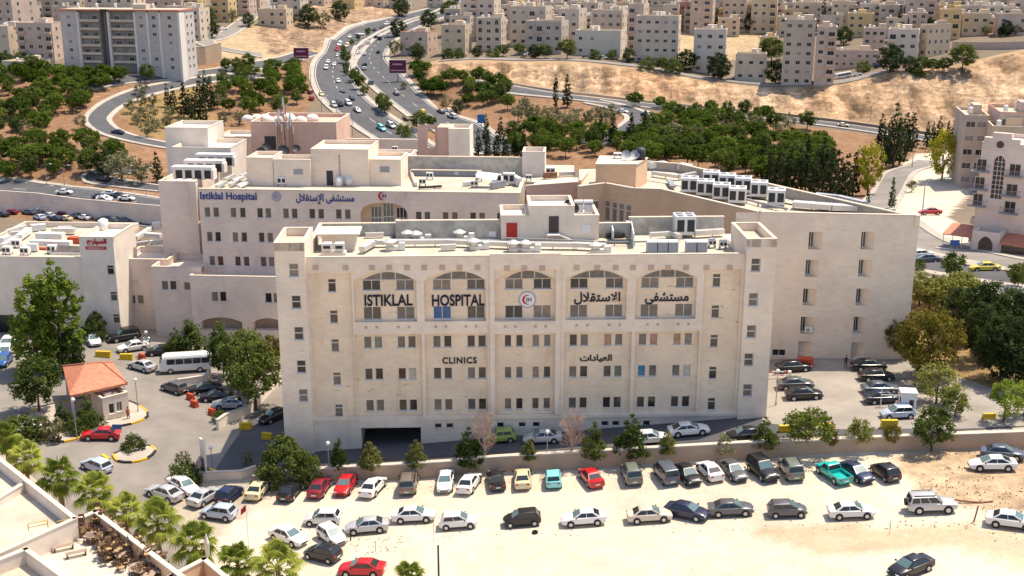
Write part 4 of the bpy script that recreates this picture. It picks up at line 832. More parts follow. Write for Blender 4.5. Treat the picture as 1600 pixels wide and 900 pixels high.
def car_meshes(kind):
    if kind in _cm: return _cm[kind]
    L_, hw, zb, zr, rb, rt, ft, fb, wr, wb, gc, tail, drop = KIND[kind]; a = L_/2; P_ = {}
    b = MB(); pick = kind == 'pickup'; tz = .62 if pick else tail; boxy = kind in ('suv','van','hatch','pickup'); e = .88 if boxy else .78
    S = [(-a, gc+.2, tz-.16, hw*e), (-a+.06, gc+.06, tz-.04, hw*.93), (-a+.35, gc, tz, hw*.98), (-wb/2, gc, tz, hw), (-.36 if pick else -.4, gc, tz if pick else zb+.01, hw)]
    if pick: S.append((-.34, gc, zb, hw))
    S += [(.5, gc, zb, hw), (fb-.05, gc, zb-.01, hw*.99), (fb+.3, gc, zb-.05, hw*.98), (a-.42, gc+.02, zb-drop, hw*.94), (a-.12, gc+.05, zb-drop-.10, hw*.84), (a, gc+.16, zb-drop-.24, hw*.70)]
    loft(b, S)
    tw = hw*.70 if not boxy else hw*.80; bw = hw*.93; zs = zr-.07; lo = [(rb,bw,zb-.03),(fb,bw,zb-.03)]; up_ = [(rt,tw,zs),(ft,tw,zs)]
    i = len(b.v)  # glasshouse shell and roof
    b.v += [(rb,-bw,zb-.03),(fb,-bw*.94,zb-.03),(fb,bw*.94,zb-.03),(rb,bw,zb-.03),(rt,-tw,zs),(ft,-tw*.96,zs),(ft,tw*.96,zs),(rt,tw,zs),(rt+.1,-tw*.8,zr),(ft-.12,-tw*.78,zr),(ft-.12,tw*.78,zr),(rt+.1,tw*.8,zr)]
    for f in ((0,1,5,4),(1,2,6,5),(2,3,7,6),(3,0,4,7),(4,5,9,8),(5,6,10,9),(6,7,11,10),(7,4,8,11),(8,9,10,11)): b.f.append(tuple(i+k for k in f)); b.m.append(0)
    if pick:
        for y in (-hw*.97, hw*.97-.07): b.box(-a+.03, y, .60, -.33, y+.07, 1.0)
        b.box(-a+.03, -hw*.9, .60, -a+.09, hw*.9, .98)
    for x in (-wb/2, wb/2):
        for s in (-1, 1): b.tube((x, s*(hw-.12), wr+.03), (x, s*(hw+.006), wr+.03), wr+.07, wr+.07, 14, 1)
    for s in (-1, 1): b.box(-wb/2+wr+.1, s*(hw+.004)-.012, gc+.02, wb/2-wr-.1, s*(hw+.004)+.012, gc+.13, 1)
    if kind == 'suv':
        for s in (-1, 1): b.box(rt+.2, s*tw*.85-.03, zr+.02, ft-.1, s*tw*.85+.03, zr+.08, 1)
    me = b.mesh('car_body', [paint('white'), TRIMB], smooth=True)
    try: me.set_sharp_from_angle(angle=rad(38))
    except Exception: pass
    P_['body'] = me
    V = [Vector(p) for p in b.v[i:i+8]]
    def panel(nm, q, u0, u1, w0, w1, m, off=.012):
        A, B, C, D = q; n = (B-A).cross(D-A).normalized()*off; pt = lambda u, w: (A.lerp(B, u)).lerp(D.lerp(C, u), w)+n
        g = MB(); g.face([pt(u0,w0), pt(u1,w0), pt(u1,w1), pt(u0,w1)]); P_.setdefault(nm, []).append(g.mesh(nm, [m]))
    panel('windshield', (V[1],V[2],V[6],V[5]), .05, .95, .10, .93, CGL2); panel('rear_window', (V[3],V[0],V[4],V[7]), .07, .93, .16, .88, CGL)
    sp = [(.10,.50),(.53,.90)] if kind != 'pickup' else [(.10,.88)]
    if kind in ('suv','van'): sp = [(.05,.30),(.33,.60),(.63,.93)]
    for u0, u1 in sp:
        panel('side_window', (V[0],V[1],V[5],V[4]), u0, u1, .14, .90, CGL); panel('side_window', (V[2],V[3],V[7],V[6]), 1-u1, 1-u0, .14, .90, CGL)
    if kind in ('sedan','coupe'): pass
    w = MB(); w.tube((0,-.10,0),(0,.10,0), wr, wr, 16, 0); P_['wheel'] = w.mesh('wheel', [TYRE])
    w = MB(); w.tube((0,-.112,0),(0,.112,0), wr*.62, wr*.62, 12, 0); P_['rim'] = w.mesh('rim', [RIM])
    P_['wheel_at'] = [(x, s*(hw-.085), wr) for x in (-wb/2, wb/2) for s in (-1, 1)]
    hz = zb-drop-.20
    for s in (-1, 1):
        g = MB(); g.box(a-.30, s*hw*.62-.16, hz-.05, a-.045, s*hw*.62+.16, hz+.085); P_.setdefault('headlight', []).append(g.mesh('headlight', [HEADL]))
        g = MB(); tl = tail-.16; g.box(-a-.012, s*hw*.68-.14, tl-.10, -a+.25, s*hw*.68+.16, tl+.06); P_.setdefault('taillight', []).append(g.mesh('taillight', [TAILL]))
        g = MB(); g.box(fb-.42, s*(hw+.09)-.09, zb+.02, fb-.30, s*(hw+.09)+.09, zb+.15); P_.setdefault('mirror', []).append(g.mesh('mirror', [TRIMB]))
    g = MB(); g.box(-a-.02, -.25, .52, -a+.05, .25, .64); P_['number_plate'] = [g.mesh('number_plate', [PLATE])]
    g = MB(); g.box(a-.1, -.42, gc+.18, a+.012, .42, gc+.32); P_['grille'] = [g.mesh('grille', [TRIMB])]
    # joined version for far away
    J = MB()
    def add(me_, mi, off=(0,0,0)):
        i = len(J.v); J.v += [(v.co[0]+off[0], v.co[1]+off[1], v.co[2]+off[2]) for v in me_.vertices]
        for p in me_.polygons: J.f.append(tuple(i+k for k in p.vertices)); J.m.append(mi if p.material_index == 0 else 2)
    add(P_['body'], 0)
    for nm in ('windshield','rear_window','side_window'):
        for q in P_[nm]: add(q, 1)
    for o in P_['wheel_at']: add(P_['wheel'], 2, o)
    P_['joined'] = J.mesh('far_car', [paint('white'), CGL, TRIMB]); _cm[kind] = P_; return P_
def seat_on_ground(o, x, y, heading, lift=0.0):
    z = h1(x, y); gx = (h1(x+1.5, y)-h1(x-1.5, y))/3; gy = (h1(x, y+1.5)-h1(x, y-1.5))/3; n = Vector((-gx, -gy, 1)).normalized()
    f = Vector((math.cos(heading), math.sin(heading), 0)); f = (f-n*f.dot(n)).normalized(); s = n.cross(f)
    o.matrix_world = Matrix(((f.x,s.x,n.x,x),(f.y,s.y,n.y,y),(f.z,s.z,n.z,z+lift),(0,0,0,1)))
def setmat(o, m, k=0):
    o.material_slots[k].link = 'OBJECT'; o.material_slots[k].material = m
def car(px, py, kind, heading, colour, label, group=None, lift=0.07, cat='car', roof=None, at=None):
    p = at or G(px, py); M = car_meshes(kind); t = thing('parked_car' if cat != 'pickup' else 'pickup_truck', label, cat, group=group); seat_on_ground(t, p[0], p[1], rad(heading), lift)
    setmat(ob('body', M['body'], t), paint(colour))
    for nm in ('windshield','rear_window','side_window','headlight','taillight','mirror','number_plate','grille'):
        for q in M[nm]: ob(nm, q, t)
    for o in M['wheel_at']: w = ob('wheel', M['wheel'], t, o); ob('rim', M['rim'], w)
    return t
LOT = 'cars parked on the sandy lot'
CARS = [
 (404,772,'sedan',82,'cream','cream sedan with its rear to us beside the black boxy sedan, under the big bush'),
 (455,774,'sedan',78,'black','black boxy sedan parked tail out between the cream car and the maroon car'),
 (500,769,'sedan',82,'maroon','maroon sedan parked tail out between a black sedan and a red one'),
 (541,765,'sedan',262,'red','bright red sedan parked nose out by the tan wall'),
 (584,768,'sedan',73,'white','white sedan with a dark rear window between the red sedan and the bronze car'),
 (639,763,'suv',90,'bronze','bronze estate car standing alone against the tan wall'),
 (697,760,'sedan',268,'white','white sedan parked nose out, beside another white car at the wall'),
 (734,762,'sedan',74,'white','white sedan parked tail out and askew, beside a black sedan at the wall'),
 (776,757,'sedan',96,'black','black sedan with a bright rear window beside the cream yellow car'),
 (817,755,'sedan',90,'cream','cream yellow sedan parked tail out between black and turquoise cars'),
 (865,755,'hatch',90,'turquoise','turquoise hatchback, the only one of its colour on the lot'),
 (924,753,'sedan',105,'red','red sedan parked tail out under the bare tree'),
 (987,748,'suv',94,'olive','olive off-roader with a pale roof, left of the blue van'),
 (1041,748,'van',101,'slate','slate blue van against the wall beside a glossy black sedan'),
 (1075,749,'sedan',284,'black','glossy black sedan parked nose out with sun on its windscreen'),
 (1109,743,'sedan',104,'white','white sedan parked tail out between a black sedan and a grey sedan'),
 (1146,743,'sedan',284,'grey','dark grey sedan parked nose out right of the white sedan'),
 (1192,743,'suv',286,'black','black off-roader parked nose out beside the boxy green one'),
 (1236,741,'suv',92,'olive','boxy grey green off-roader parked tail out, right of the black one'),
 (1338,746,'sedan',290,'navy','navy sedan parked nose out beside the teal pickup'),
 (1383,745,'hatch',105,'black','black hatchback at the right end of the row along the wall'),
 (1566,716,'sedan',342,'slate','dark sedan half hidden behind a white sedan at the far right'),
 (1550,733,'coupe',171,'white','white sedan with a sunroof at the far right, in front of a dark sedan'),
 (505,818,'hatch',176,'white','small white hatchback behind the cluster of cars at the dirt corner'),
 (452,846,'sedan',323,'white','white sedan pointing down right, left of the jumbled cars'),
 (519,845,'hatch',308,'white','white hatchback pressed between a black hatchback and a silver sedan'),
 (505,873,'hatch',152,'black','black hatchback in front of the jumbled white cars'),
 (574,830,'sedan',184,'silver','silver sedan facing left at the end of the middle row'),
 (648,813,'sedan',357,'white','white sedan facing right in the middle row, behind a white hatchback'),
 (717,823,'hatch',0,'white','white hatchback facing right in the middle row, left of the black hatchback'),
 (816,819,'hatch',182,'black','black hatchback in the middle row with a loose tyre lying behind it'),
 (912,818,'sedan',181,'white','white sedan facing left, alone in the middle row'),
 (1015,813,'sedan',0,'beige','two tone beige sedan with a sunroof in the middle row'),
 (1074,807,'sedan',328,'navy','navy sedan parked aslant in the middle row'),
 (1142,803,'sedan',357,'grey','dark grey sedan facing right in the middle row, beside the slanted navy one'),
 (1230,805,'hatch',355,'grey','dark grey hatchback facing right in the middle row'),
 (1330,807,'sedan',357,'white','white sedan facing right, left of the silver off-roader'),
 (1580,822,'sedan',335,'white','white sedan at the right edge beyond the leaning pole'),
 (1422,895,'sedan',208,'black','black sedan cut by the lower edge of the picture'),
 (566,897,'sedan',172,'red','red sedan at the lower edge of the dirt lot'),
 (257,778,'sedan',152,'silver','silver sedan on the plaza edge, nearest to the palms'),
 (287,767,'sedan',318,'white','white sedan by the plaza corner, next to the silver sedan'),
 (321,783,'sedan',64,'silver','silver sedan parked tail out between a white sedan and a navy car'),
 (359,780,'hatch',72,'navy','navy hatchback parked tail out below the stepped wall'),
 (342,809,'hatch',165,'paleblue','pale blue hatchback facing left in front of the silver and navy cars'),
 (151,735,'hatch',150,'paleblue','silver blue hatchback driving past the planted island'),
 (158,686,'sedan',188,'red','red sedan in front of the gatehouse'),
 (52,681,'sedan',168,'white','white sedan left of the gatehouse garden'),
 (222,578,'sedan',150,'silver','silver sedan on the plaza left of the minibus'),
 (272,612,'hatch',150,'grey','dark grey car below the minibus'),
 (320,614,'sedan',195,'black','black car under the trees, rearmost of the three beside the red barriers'),
 (338,626,'sedan',192,'black','black saloon under the trees, middle one beside the red barriers'),
 (359,638,'sedan',190,'silver','silver car under the trees, nearest of the three beside the red barriers'),
 (194,532,'suv',215,'black','black off-roader in the shade by the emergency tower'),
 (208,548,'sedan',214,'white','white car with a dark windscreen between the yellow blocks and the sign post'),
 (252,554,'sedan',198,'black','dark car parked behind the minibus'),
 (146,537,'sedan',300,'white','white car half hidden behind the poplars'),
 (12,543,'hatch',280,'white','white car at the left edge, farther of two'),
 (10,556,'hatch',280,'white','white car at the left edge, nearer of two'),
 (6,570,'hatch',275,'blue','blue car at the left edge of the plaza'),
 (431,656,'sedan',225,'black','black car in the deep shade left of the clinic block'),
 (1076,679,'coupe',4,'white','white car on the shaded road in front of the clinic block'),
 (848,691,'sedan',178,'silver','silver car in the shade of the clinic block behind a lamp post'),
 (1016,692,'sedan',0,'white','white car half hidden behind the dark conifer on the hospital road'),
 (781,690,'hatch',182,'green','lime green car behind the bare tree'),
 (1165,687,'sedan',180,'black','black car in the shade at the right end of the clinic block'),
 (1240,580,'sedan',2,'black','black car at the foot of the wing beside the red bin'),
 (1243,607,'sedan',358,'grey','grey sedan in the hospital yard behind a black sedan'),
 (1256,623,'sedan',357,'black','black sedan in the hospital yard in front of a grey sedan'),
 (1357,578,'sedan',3,'black','black sedan in the yard, rearmost by the wing'),
 (1369,594,'sedan',3,'black','black sedan in the yard, second from the wing'),
 (1375,614,'sedan',4,'slate','dark slate sedan in the yard behind the guard booth'),
 (1379,629,'sedan',4,'navy','navy sedan in the yard beside the guard booth'),
 (1402,653,'hatch',182,'paleblue','pale blue car passing the guard booth'),
 (1538,424,'sedan',175,'yellow','yellow taxi on the avenue at the right'),
 (1453,336,'sedan',178,'red','red car by the corner of the apartment house with awnings'),
 (1529,379,'suv',268,'black','black off-roader parked before the apartment house with awnings'),
 (1447,411,'sedan',170,'slate','dark car beside the round tree on the avenue'),
 (1436,404,'sedan',172,'white','white car behind the round tree on the avenue'),
]
for c in CARS: car(*c, group='parked and passing cars')
# teal pickup
car(1302,747,'pickup',108,'teal','teal pickup truck with an open bed, parked tail out', cat='pickup')
# silver off-roader with a spare wheel
sv = car(1455,798,'suv',356,'silver','silver off-roader with a spare wheel on its tail, right of the white sedan')
b = MB(); b.tube((-2.36,0,1.0),(-2.56,0,1.0),.36,.36,16); ob('spare_wheel', b.mesh('spare_wheel', [TYRE]), sv)
# loose tyre
b = MB()
for k in range(18):
    a0, a1 = 2*math.pi*k/18, 2*math.pi*(k+1)/18
    for r0, r1, z0, z1 in ((.2,.32,0,0),(.2,.32,.2,.2)): pass
    b.face([(.3*math.cos(a0),.3*math.sin(a0),0),(.3*math.cos(a1),.3*math.sin(a1),0),(.32*math.cos(a1),.32*math.sin(a1),.12),(.32*math.cos(a0),.32*math.sin(a0),.12)])
    b.face([(.32*math.cos(a0),.32*math.sin(a0),.12),(.32*math.cos(a1),.32*math.sin(a1),.12),(.27*math.cos(a1),.27*math.sin(a1),.22),(.27*math.cos(a0),.27*math.sin(a0),.22)])
    b.face([(.27*math.cos(a0),.27*math.sin(a0),.22),(.27*math.cos(a1),.27*math.sin(a1),.22),(.17*math.cos(a1),.17*math.sin(a1),.2),(.17*math.cos(a0),.17*math.sin(a0),.2)])
    b.face([(.17*math.cos(a0),.17*math.sin(a0),.2),(.17*math.cos(a1),.17*math.sin(a1),.2),(.17*math.cos(a1),.17*math.sin(a1),.0),(.17*math.cos(a0),.17*math.sin(a0),.0)])
p = G(836, 833); ob('loose_tyre', b.mesh('loose_tyre', [TYRE], True), None, (p[0], p[1], p[2]+.01), label='loose black tyre lying on the sand behind the black hatchback', cat='tyre')
# minibus
def minibus(px, py, heading, label, scale=1.0, group=None, name='minibus'):
    p = G(px, py); t = thing(name, label, 'bus', group=group); seat_on_ground(t, p[0], p[1], rad(heading), .08); Lh, W_, H_ = 3.5*scale, 1.03, 2.6
    b = MB(); sec = lambda x, z1, s: [(x, y*s, z) for y, z in ((-W_*.9,.35),(-W_,.6),(-W_,1.3),(-W_*.96,z1-.35),(-W_*.84,z1-.06),(-W_*.4,z1),(W_*.4,z1),(W_*.84,z1-.06),(W_*.96,z1-.35),(W_,1.3),(W_,.6),(W_*.9,.35))]
    rs = [sec(-Lh, H_-.1, .96), sec(-Lh+.12, H_, 1), sec(Lh-.9, H_, 1), sec(Lh-.45, H_-.25, .98), sec(Lh-.08, 1.45, .96), sec(Lh, 1.0, .9)]; n = len(rs[0])
    for r in rs: b.v += r
    for k in range(len(rs)-1):
        for j in range(n): q = (j+1) % n; b.f.append((k*n+j, k*n+q, (k+1)*n+q, (k+1)*n+j)); b.m.append(0)
    b.f.append(tuple(reversed(range(n)))); b.m.append(0); b.f.append(tuple((len(rs)-1)*n+j for j in range(n))); b.m.append(0)
    setmat(b.build('body', [paint('white')], t), paint('white'))
    for s in (-1, 1):
        for k in range(5):
            x0 = -Lh+.3+k*(2*Lh-1.2)/5; x1 = x0+(2*Lh-1.2)/5-.10; g = MB(); g.face([(x0,s*(W_+.012),1.38),(x1,s*(W_+.012),1.38),(x1,s*(W_*.965+.014),2.12),(x0,s*(W_*.965+.014),2.12)]); g.build('side_window', [CGL], t)
    g = MB(); g.face([(Lh-.07,-.85,1.5),(Lh-.07,.85,1.5),(Lh-.44,.82,2.28),(Lh-.44,-.82,2.28)]); g.v = [(x+.03, y, z+.01) for x, y, z in g.v]; g.build('windshield', [CGL2], t)
    g = MB(); g.box(-Lh-.015, -.75, 1.5, -Lh+.02, .75, 2.2); g.build('rear_window', [CGL], t)
    for x in (-Lh*.55, Lh*.58):
        for s in (-1, 1):
            w = MB(); w.tube((0,-.13,0),(0,.13,0),.40,.40,14); w = w.build('wheel', [TYRE], t, (x, s*(W_-.1), .40)); r = MB(); r.tube((0,-.145,0),(0,.145,0),.24,.24,10); r.build('rim', [RIM], w)
    return t
minibus(290, 580, 197, 'white minibus parked on the plaza beside the trees')
minibus(1317, 123, 190, 'small white bus parked on the dirt shelf by the far apartment tower')
minibus(562, 60, 60, 'white bus on the highway near its far bend')
# cars too far away to show their parts
def far_car(px, py, colour, heading, kind='sedan', lift=.36, at=None):
    p = at or G(px, py); o = ob('distant_car', car_meshes(kind)['joined']); setmat(o, paint(colour)); seat_on_ground(o, p[0], p[1], heading, lift); return o
def near_tangent(c, p):
    i = int(np.argmin((c[:,0]-p[0])**2+(c[:,1]-p[1])**2)); i = min(max(i, 1), len(c)-2); d = c[i+1]-c[i-1]; return math.atan2(d[1], d[0])
def label_cars(lst, where, group, cat='car'):
    lst = sorted(lst, key=lambda q: -q[2]); n = {}
    tot = {}
    for o, c, y in lst: tot[c] = tot.get(c, 0)+1
    for o, c, y in lst:
        k = n.get(c, 0); n[c] = k+1; nm = {'slate':'dark blue','grey':'dark grey','paleblue':'pale blue','turquoise':'turquoise'}.get(c, c)
        o['label'] = ('the only %s car %s' % (nm, where)) if tot[c] == 1 else '%s car %s, %s %s one from the near end' % (nm, where, ordinal(k), nm)
        o['category'] = cat; o['group'] = group
A_ = lambda s: [(400+x/4, y/4, c) for x, y, c in s]
HL = A_([(520,287,'white'),(505,316,'red'),(550,316,'white'),(567,296,'cream'),(512,358,'white'),(488,414,'white'),(450,396,'white'),(438,436,'white'),(585,240,'white'),(703,211,'white'),(515,519,'white'),(542,581,'slate'),(600,626,'navy'),(577,659,'white'),(525,664,'black'),(487,671,'silver'),(633,699,'silver'),(410,601,'cream'),(783,816,'turquoise'),(843,798,'silver'),(740,196,'black'),(785,178,'grey'),(815,160,'white')])
HR = A_([(815,236,'white'),(775,252,'black'),(750,244,'navy'),(704,282,'white'),(645,339,'white'),(680,347,'white'),(765,336,'black'),(680,412,'black'),(677,439,'silver'),(630,441,'slate'),(630,464,'white'),(655,492,'white'),(718,531,'slate'),(877,596,'grey'),(1038,710,'yellow'),(940,745,'cream'),(1155,709,'grey'),(1200,704,'white'),(1225,740,'white')])
for L_, c_, w_ in ((HL, HW_L, 'on the left highway carriageway'), (HR, HW_R, 'on the right highway carriageway')):
    lab = []
    for x, y, c in L_: p = G(x, y); lab.append((far_car(x, y, c, near_tangent(c_, p)+(math.pi if c_ is HW_L else 0), R.choice(['sedan','sedan','hatch','suv'])), c, y))
    label_cars(lab, w_, 'cars on the valley highway')
B_ = lambda s: [(800+x/4, y/4, c, hd) for x, y, c, hd in s]
HS = B_([(105,354,'white',5),(465,366,'slate',0),(570,372,'silver',-5),(645,384,'black',-5),(800,404,'black',-10),(980,434,'white',-15),(1270,484,'white',-12),(1405,502,'white',-10),(1490,508,'silver',-5)])
label_cars([(far_car(x, y, c, rad(hd), 'sedan', .36), c, y) for x, y, c, hd in HS], 'along the hillside street', 'cars along the hillside street')
HS = [(972.5,177.5,'white',-25),(1009,183.5,'black',-50),(1012,181,'silver',-60)]
label_cars([(far_car(x, y, c, rad(hd), 'sedan', .36), c, y) for x, y, c, hd in HS], 'on the loop road among the pines', 'cars on the loop road')
o = far_car(1317, 199, 'beige', rad(-8), 'sedan', .36); o['label'] = 'beige car on the road at the foot of the sandy slope'; o['category'] = 'car'
o = far_car(1339, 119, 'white', rad(5), 'sedan', .1); o['label'] = 'white car on the dirt shelf right of the small bus'; o['category'] = 'car'
o = far_car(1373, 106, 'navy', rad(5), 'suv', .1); o['label'] = 'dark blue car under the tree above the sandy slope'; o['category'] = 'car'
o = far_car(269, 116, 'white', rad(80), 'van', .3); o['label'] = 'white van on the frontage road below the tall apartment block'; o['category'] = 'van'
o = far_car(349, 48, 'white', rad(60), 'sedan', .36); o['label'] = 'white car on the road climbing the hill at the upper left'; o['category'] = 'car'
o = far_car(184, 210, 'navy', rad(165), 'sedan', .3); o['label'] = 'dark car on the looping slip road'; o['category'] = 'car'
o = far_car(484, 146, 'maroon', rad(120), 'hatch', .3); o['label'] = 'maroon car pulled over left of the highway, farther one'; o['category'] = 'car'
o = far_car(487, 156, 'red', rad(110), 'hatch', .3); o['label'] = 'red car pulled over left of the highway, nearer one'; o['category'] = 'car'
STREETC = [(101,304,'white',-6),(157,311,'slate',-8),(170,306,'white',172),(183,309,'grey',172),(164,314,'silver',-8),(198,314,'white',-8),(162,283,'black',160)]
label_cars([(far_car(x, y, c, rad(hd), 'sedan', .2), c, y) for x, y, c, hd in STREETC], 'on the left street', 'cars on the left street')
RL = [(4,338,'black',150),(16,335,'maroon',175),(46,335,'slate',160),(61,329,'white',160),(62,343,'paleblue',140),(76,340,'silver',150),(88,345,'navy',150),(101,345,'cream',160),(98,334,'maroon',160),(104,333,'slate',160),(118,341,'slate',150),(131,343,'white',150),(140,339,'black',150),(163,346,'black',160),(176,348,'grey',150),(190,348,'slate',165)]
label_cars([(far_car(x, y, c, rad(hd), 'sedan', .05), c, y) for x, y, c, hd in RL], 'in the rear car park', 'cars in the rear car park')
# ------------------------------------------------------------------ trees
def leafmat(name, c, c2, scale=0.6, trans=0.35):
    m = bpy.data.materials.new(name); m.use_nodes = True; t = m.node_tree; t.nodes.clear(); N = t.nodes.new; L = t.links.new
    out = N('ShaderNodeOutputMaterial'); mx = N('ShaderNodeMixShader'); mx.inputs[0].default_value = trans; d = N('ShaderNodeBsdfDiffuse'); tr = N('ShaderNodeBsdfTranslucent')
    g = N('ShaderNodeNewGeometry'); n = N('ShaderNodeTexNoise'); n.inputs['Scale'].default_value = scale; n.inputs['Detail'].default_value = 5; L(g.outputs['Position'], n.inputs['Vector'])
    oi = N('ShaderNodeObjectInfo'); ad = N('ShaderNodeMath'); ad.operation = 'MULTIPLY_ADD'; ad.inputs[1].default_value = 0.42; L(oi.outputs['Random'], ad.inputs[0]); L(n.outputs['Fac'], ad.inputs[2])
    r = N('ShaderNodeValToRGB'); r.color_ramp.elements[0].position = .42; r.color_ramp.elements[1].position = .88; r.color_ramp.elements[0].color = (*c, 1); r.color_ramp.elements[1].color = (*c2, 1)
    L(ad.outputs[0], r.inputs[0]); L(r.outputs[0], d.inputs[0]); L(r.outputs[0], tr.inputs[0]); L(d.outputs[0], mx.inputs[1]); L(tr.outputs[0], mx.inputs[2]); L(mx.outputs[0], out.inputs[0]); MATS[name] = m; return m
LF = dict(pine=leafmat('pine_needles', (.042,.074,.010), (.130,.180,.030)), conifer=leafmat('conifer_needles', (.020,.034,.015), (.070,.090,.036)), poplar=leafmat('poplar_leaves', (.10,.15,.02), (.27,.33,.055)),
 olive=leafmat('olive_leaves', (.11,.115,.055), (.25,.24,.13)), willow=leafmat('willow_leaves', (.19,.20,.015), (.42,.39,.035)), broad=leafmat('broad_leaves', (.046,.076,.018), (.135,.165,.042)), rust=leafmat('tawny_leaves', (.085,.088,.016), (.22,.18,.038)),
 palm=leafmat('palm_leaves', (.10,.145,.022), (.36,.39,.075)), thuja=leafmat('thuja_sprays', (.055,.075,.018), (.19,.195,.055)), dry=leafmat('dry_twigs', (.22,.13,.09), (.36,.24,.18)), shade=leafmat('deep_green_leaves', (.026,.044,.016), (.075,.10,.034)), palegreen=leafmat('fresh_leaves', (.10,.135,.025), (.28,.28,.075)))
BARK = mat('bark', (.12,.08,.05), .95, .3, 3.0); BARKP = mat('bark_pale', (.30,.22,.17), .95, .2, 3.0)
rs = np.random.RandomState(11)
PROF = dict(round=[(0,.35),(.15,.75),(.4,1),(.65,.95),(.85,.65),(1,.15)], umbrella=[(0,.45),(.2,.9),(.45,1),(.7,.85),(.9,.5),(1,.15)], cone=[(0,.75),(.12,1),(.4,.72),(.7,.40),(.9,.15),(1,.03)], column=[(0,.55),(.15,.9),(.4,1),(.65,.85),(.85,.5),(1,.08)], spire=[(0,.6),(.2,1),(.6,.75),(.9,.3),(1,.03)], bush=[(0,.8),(.3,1),(.6,.85),(.85,.55),(1,.2)])
def crown_mesh(name, prof, z0, z1, rad_, K, m, s, m_, rc=.28, flat=0.0, droop=0.0):
    """foliage: clumps of small leaf faces through the crown's volume"""
    pr = np.array(PROF[prof]); V = []; Fc = []
    t = rs.rand(K*4); w = np.interp(t, pr[:,0], pr[:,1]); keep = rs.rand(K*4) < w**1.2; t = t[keep][:K]; K = len(t)
    a = rs.rand(K)*2*np.pi; f = np.sqrt(rs.rand(K)*.75+.18); r = np.interp(t, pr[:,0], pr[:,1])*rad_*f*(.86+.28*rs.rand(K))
    C = np.stack([r*np.cos(a), r*np.sin(a), z0+(z1-z0)*t], 1); mid = np.array([0, 0, z0+(z1-z0)*.4])
    RC = rad_*rc*(.6+.8*rs.rand(K))
    n = K*m; c = np.repeat(C, m, 0); R_ = np.repeat(RC, m)
    d = rs.normal(size=(n,3)); d /= np.linalg.norm(d, axis=1)[:,None]; q = c+d*(R_*rs.rand(n)**.45)[:,None]*np.array([1,1,1-flat]); q[:,2] -= droop*np.abs(rs.rand(n))*R_
    q[:,2] = np.maximum(q[:,2], z0*.7)
    nn = d*.8+rs.normal(size=(n,3))*.55+np.array([0,0,.35]); nn /= np.linalg.norm(nn, axis=1)[:,None]
    up_ = np.where(np.abs(nn[:,2:3]) < .9, np.array([[0,0,1.]]), np.array([[1.,0,0]])); u = np.cross(up_, nn); u /= np.linalg.norm(u, axis=1)[:,None]; v = np.cross(nn, u)
    an = rs.rand(n)*6.28; uu = u*np.cos(an)[:,None]+v*np.sin(an)[:,None]; vv = np.cross(nn, uu); sz = (s*(.6+.8*rs.rand(n)))[:,None]
    P4 = np.stack([q-uu*sz, q+vv*sz*.55, q+uu*sz, q-vv*sz*.55], 1).reshape(-1, 3)
    me = bpy.data.meshes.new(name); me.vertices.add(n*4); me.vertices.foreach_set('co', P4.ravel()); me.loops.add(n*4); me.loops.foreach_set('vertex_index', np.arange(n*4)); me.polygons.add(n); me.polygons.foreach_set('loop_start', np.arange(0, n*4, 4)); me.polygons.foreach_set('loop_total', np.full(n, 4))
    me.materials.append(m_); me.update(calc_edges=True); return me
def trunk_mesh(hgt, r, limbs=4, m=None, top=.95, spread=.35):
    b = MB(); k = 4; pts = [(rs.normal()*.03*hgt*i/k, rs.normal()*.03*hgt*i/k, hgt*top*i/k-.25*(i == 0)) for i in range(k+1)]
    for i in range(k): b.tube(pts[i], pts[i+1], r*(1-.7*i/k), r*(1-.7*(i+1)/k), 7, caps=False)
    for j in range(limbs):
        z = hgt*(.45+.4*rs.rand()); a = rs.rand()*6.28; L_ = hgt*spread*(.7+.6*rs.rand()); b.tube((0,0,z), (L_*math.cos(a), L_*math.sin(a), z+L_*.8), r*.4, r*.12, 5, caps=False)
    return b.mesh('trunk', [m or BARK], True)
# kind: height 1 unit designs, scaled per tree.  (crown profile, z0, z1, radius, clumps, leaves, leaf size, foliage, clump size, flatness)
SPEC = dict(pine=('umbrella', 2.2, 6.0, 3.3, 66, 34, .27, 'pine', .26, .25, 6.3), roundpine=('round', 1.9, 6.5, 2.7, 60, 34, .25, 'broad', .30, 0, 6.5), conifer=('cone', .8, 12.0, 1.9, 120, 16, .22, 'conifer', .22, .2, 12), cypress=('spire', .5, 12.0, 1.05, 70, 16, .22, 'conifer', .40, 0, 12),
 olive=('round', 1.2, 5.0, 2.4, 38, 20, .24, 'olive', .30, 0, 5), poplar=('column', 1.2, 13.0, 2.7, 190, 40, .20, 'poplar', .20, 0, 13), willow=('round', 2.0, 11, 3.6, 90, 30, .26, 'willow', .22, -.3, 11), broad=('round', 2.2, 9, 4.0, 110, 40, .24, 'broad', .20, 0, 9),
 rust=('round', 1.6, 10, 5.2, 170, 44, .24, 'rust', .17, .1, 10), shade=('round', 1.0, 11, 4.4, 150, 34, .26, 'shade', .20, 0, 11), thuja=('cone', .3, 4.2, 1.55, 80, 34, .13, 'thuja', .26, .2, 4.2), darkthuja=('cone', .3, 4.6, 1.9, 90, 38, .13, 'broad', .24, .2, 4.6), bush=('bush', .1, 2.2, 1.5, 46, 34, .12, 'broad', .30, .1, 2.2),
 bigbush=('bush', .2, 5.0, 3.0, 120, 40, .17, 'broad', .20, .1, 5), fresh=('round', 1.3, 5.2, 2.5, 70, 34, .17, 'palegreen', .26, .1, 5.2), shrub=('bush', .1, 3.0, 1.8, 26, 16, .22, 'olive', .32, 0, 3.0), youngpoplar=('round', 1.5, 7.0, 2.2, 60, 34, .18, 'poplar', .28, 0, 7))
_tm = {}
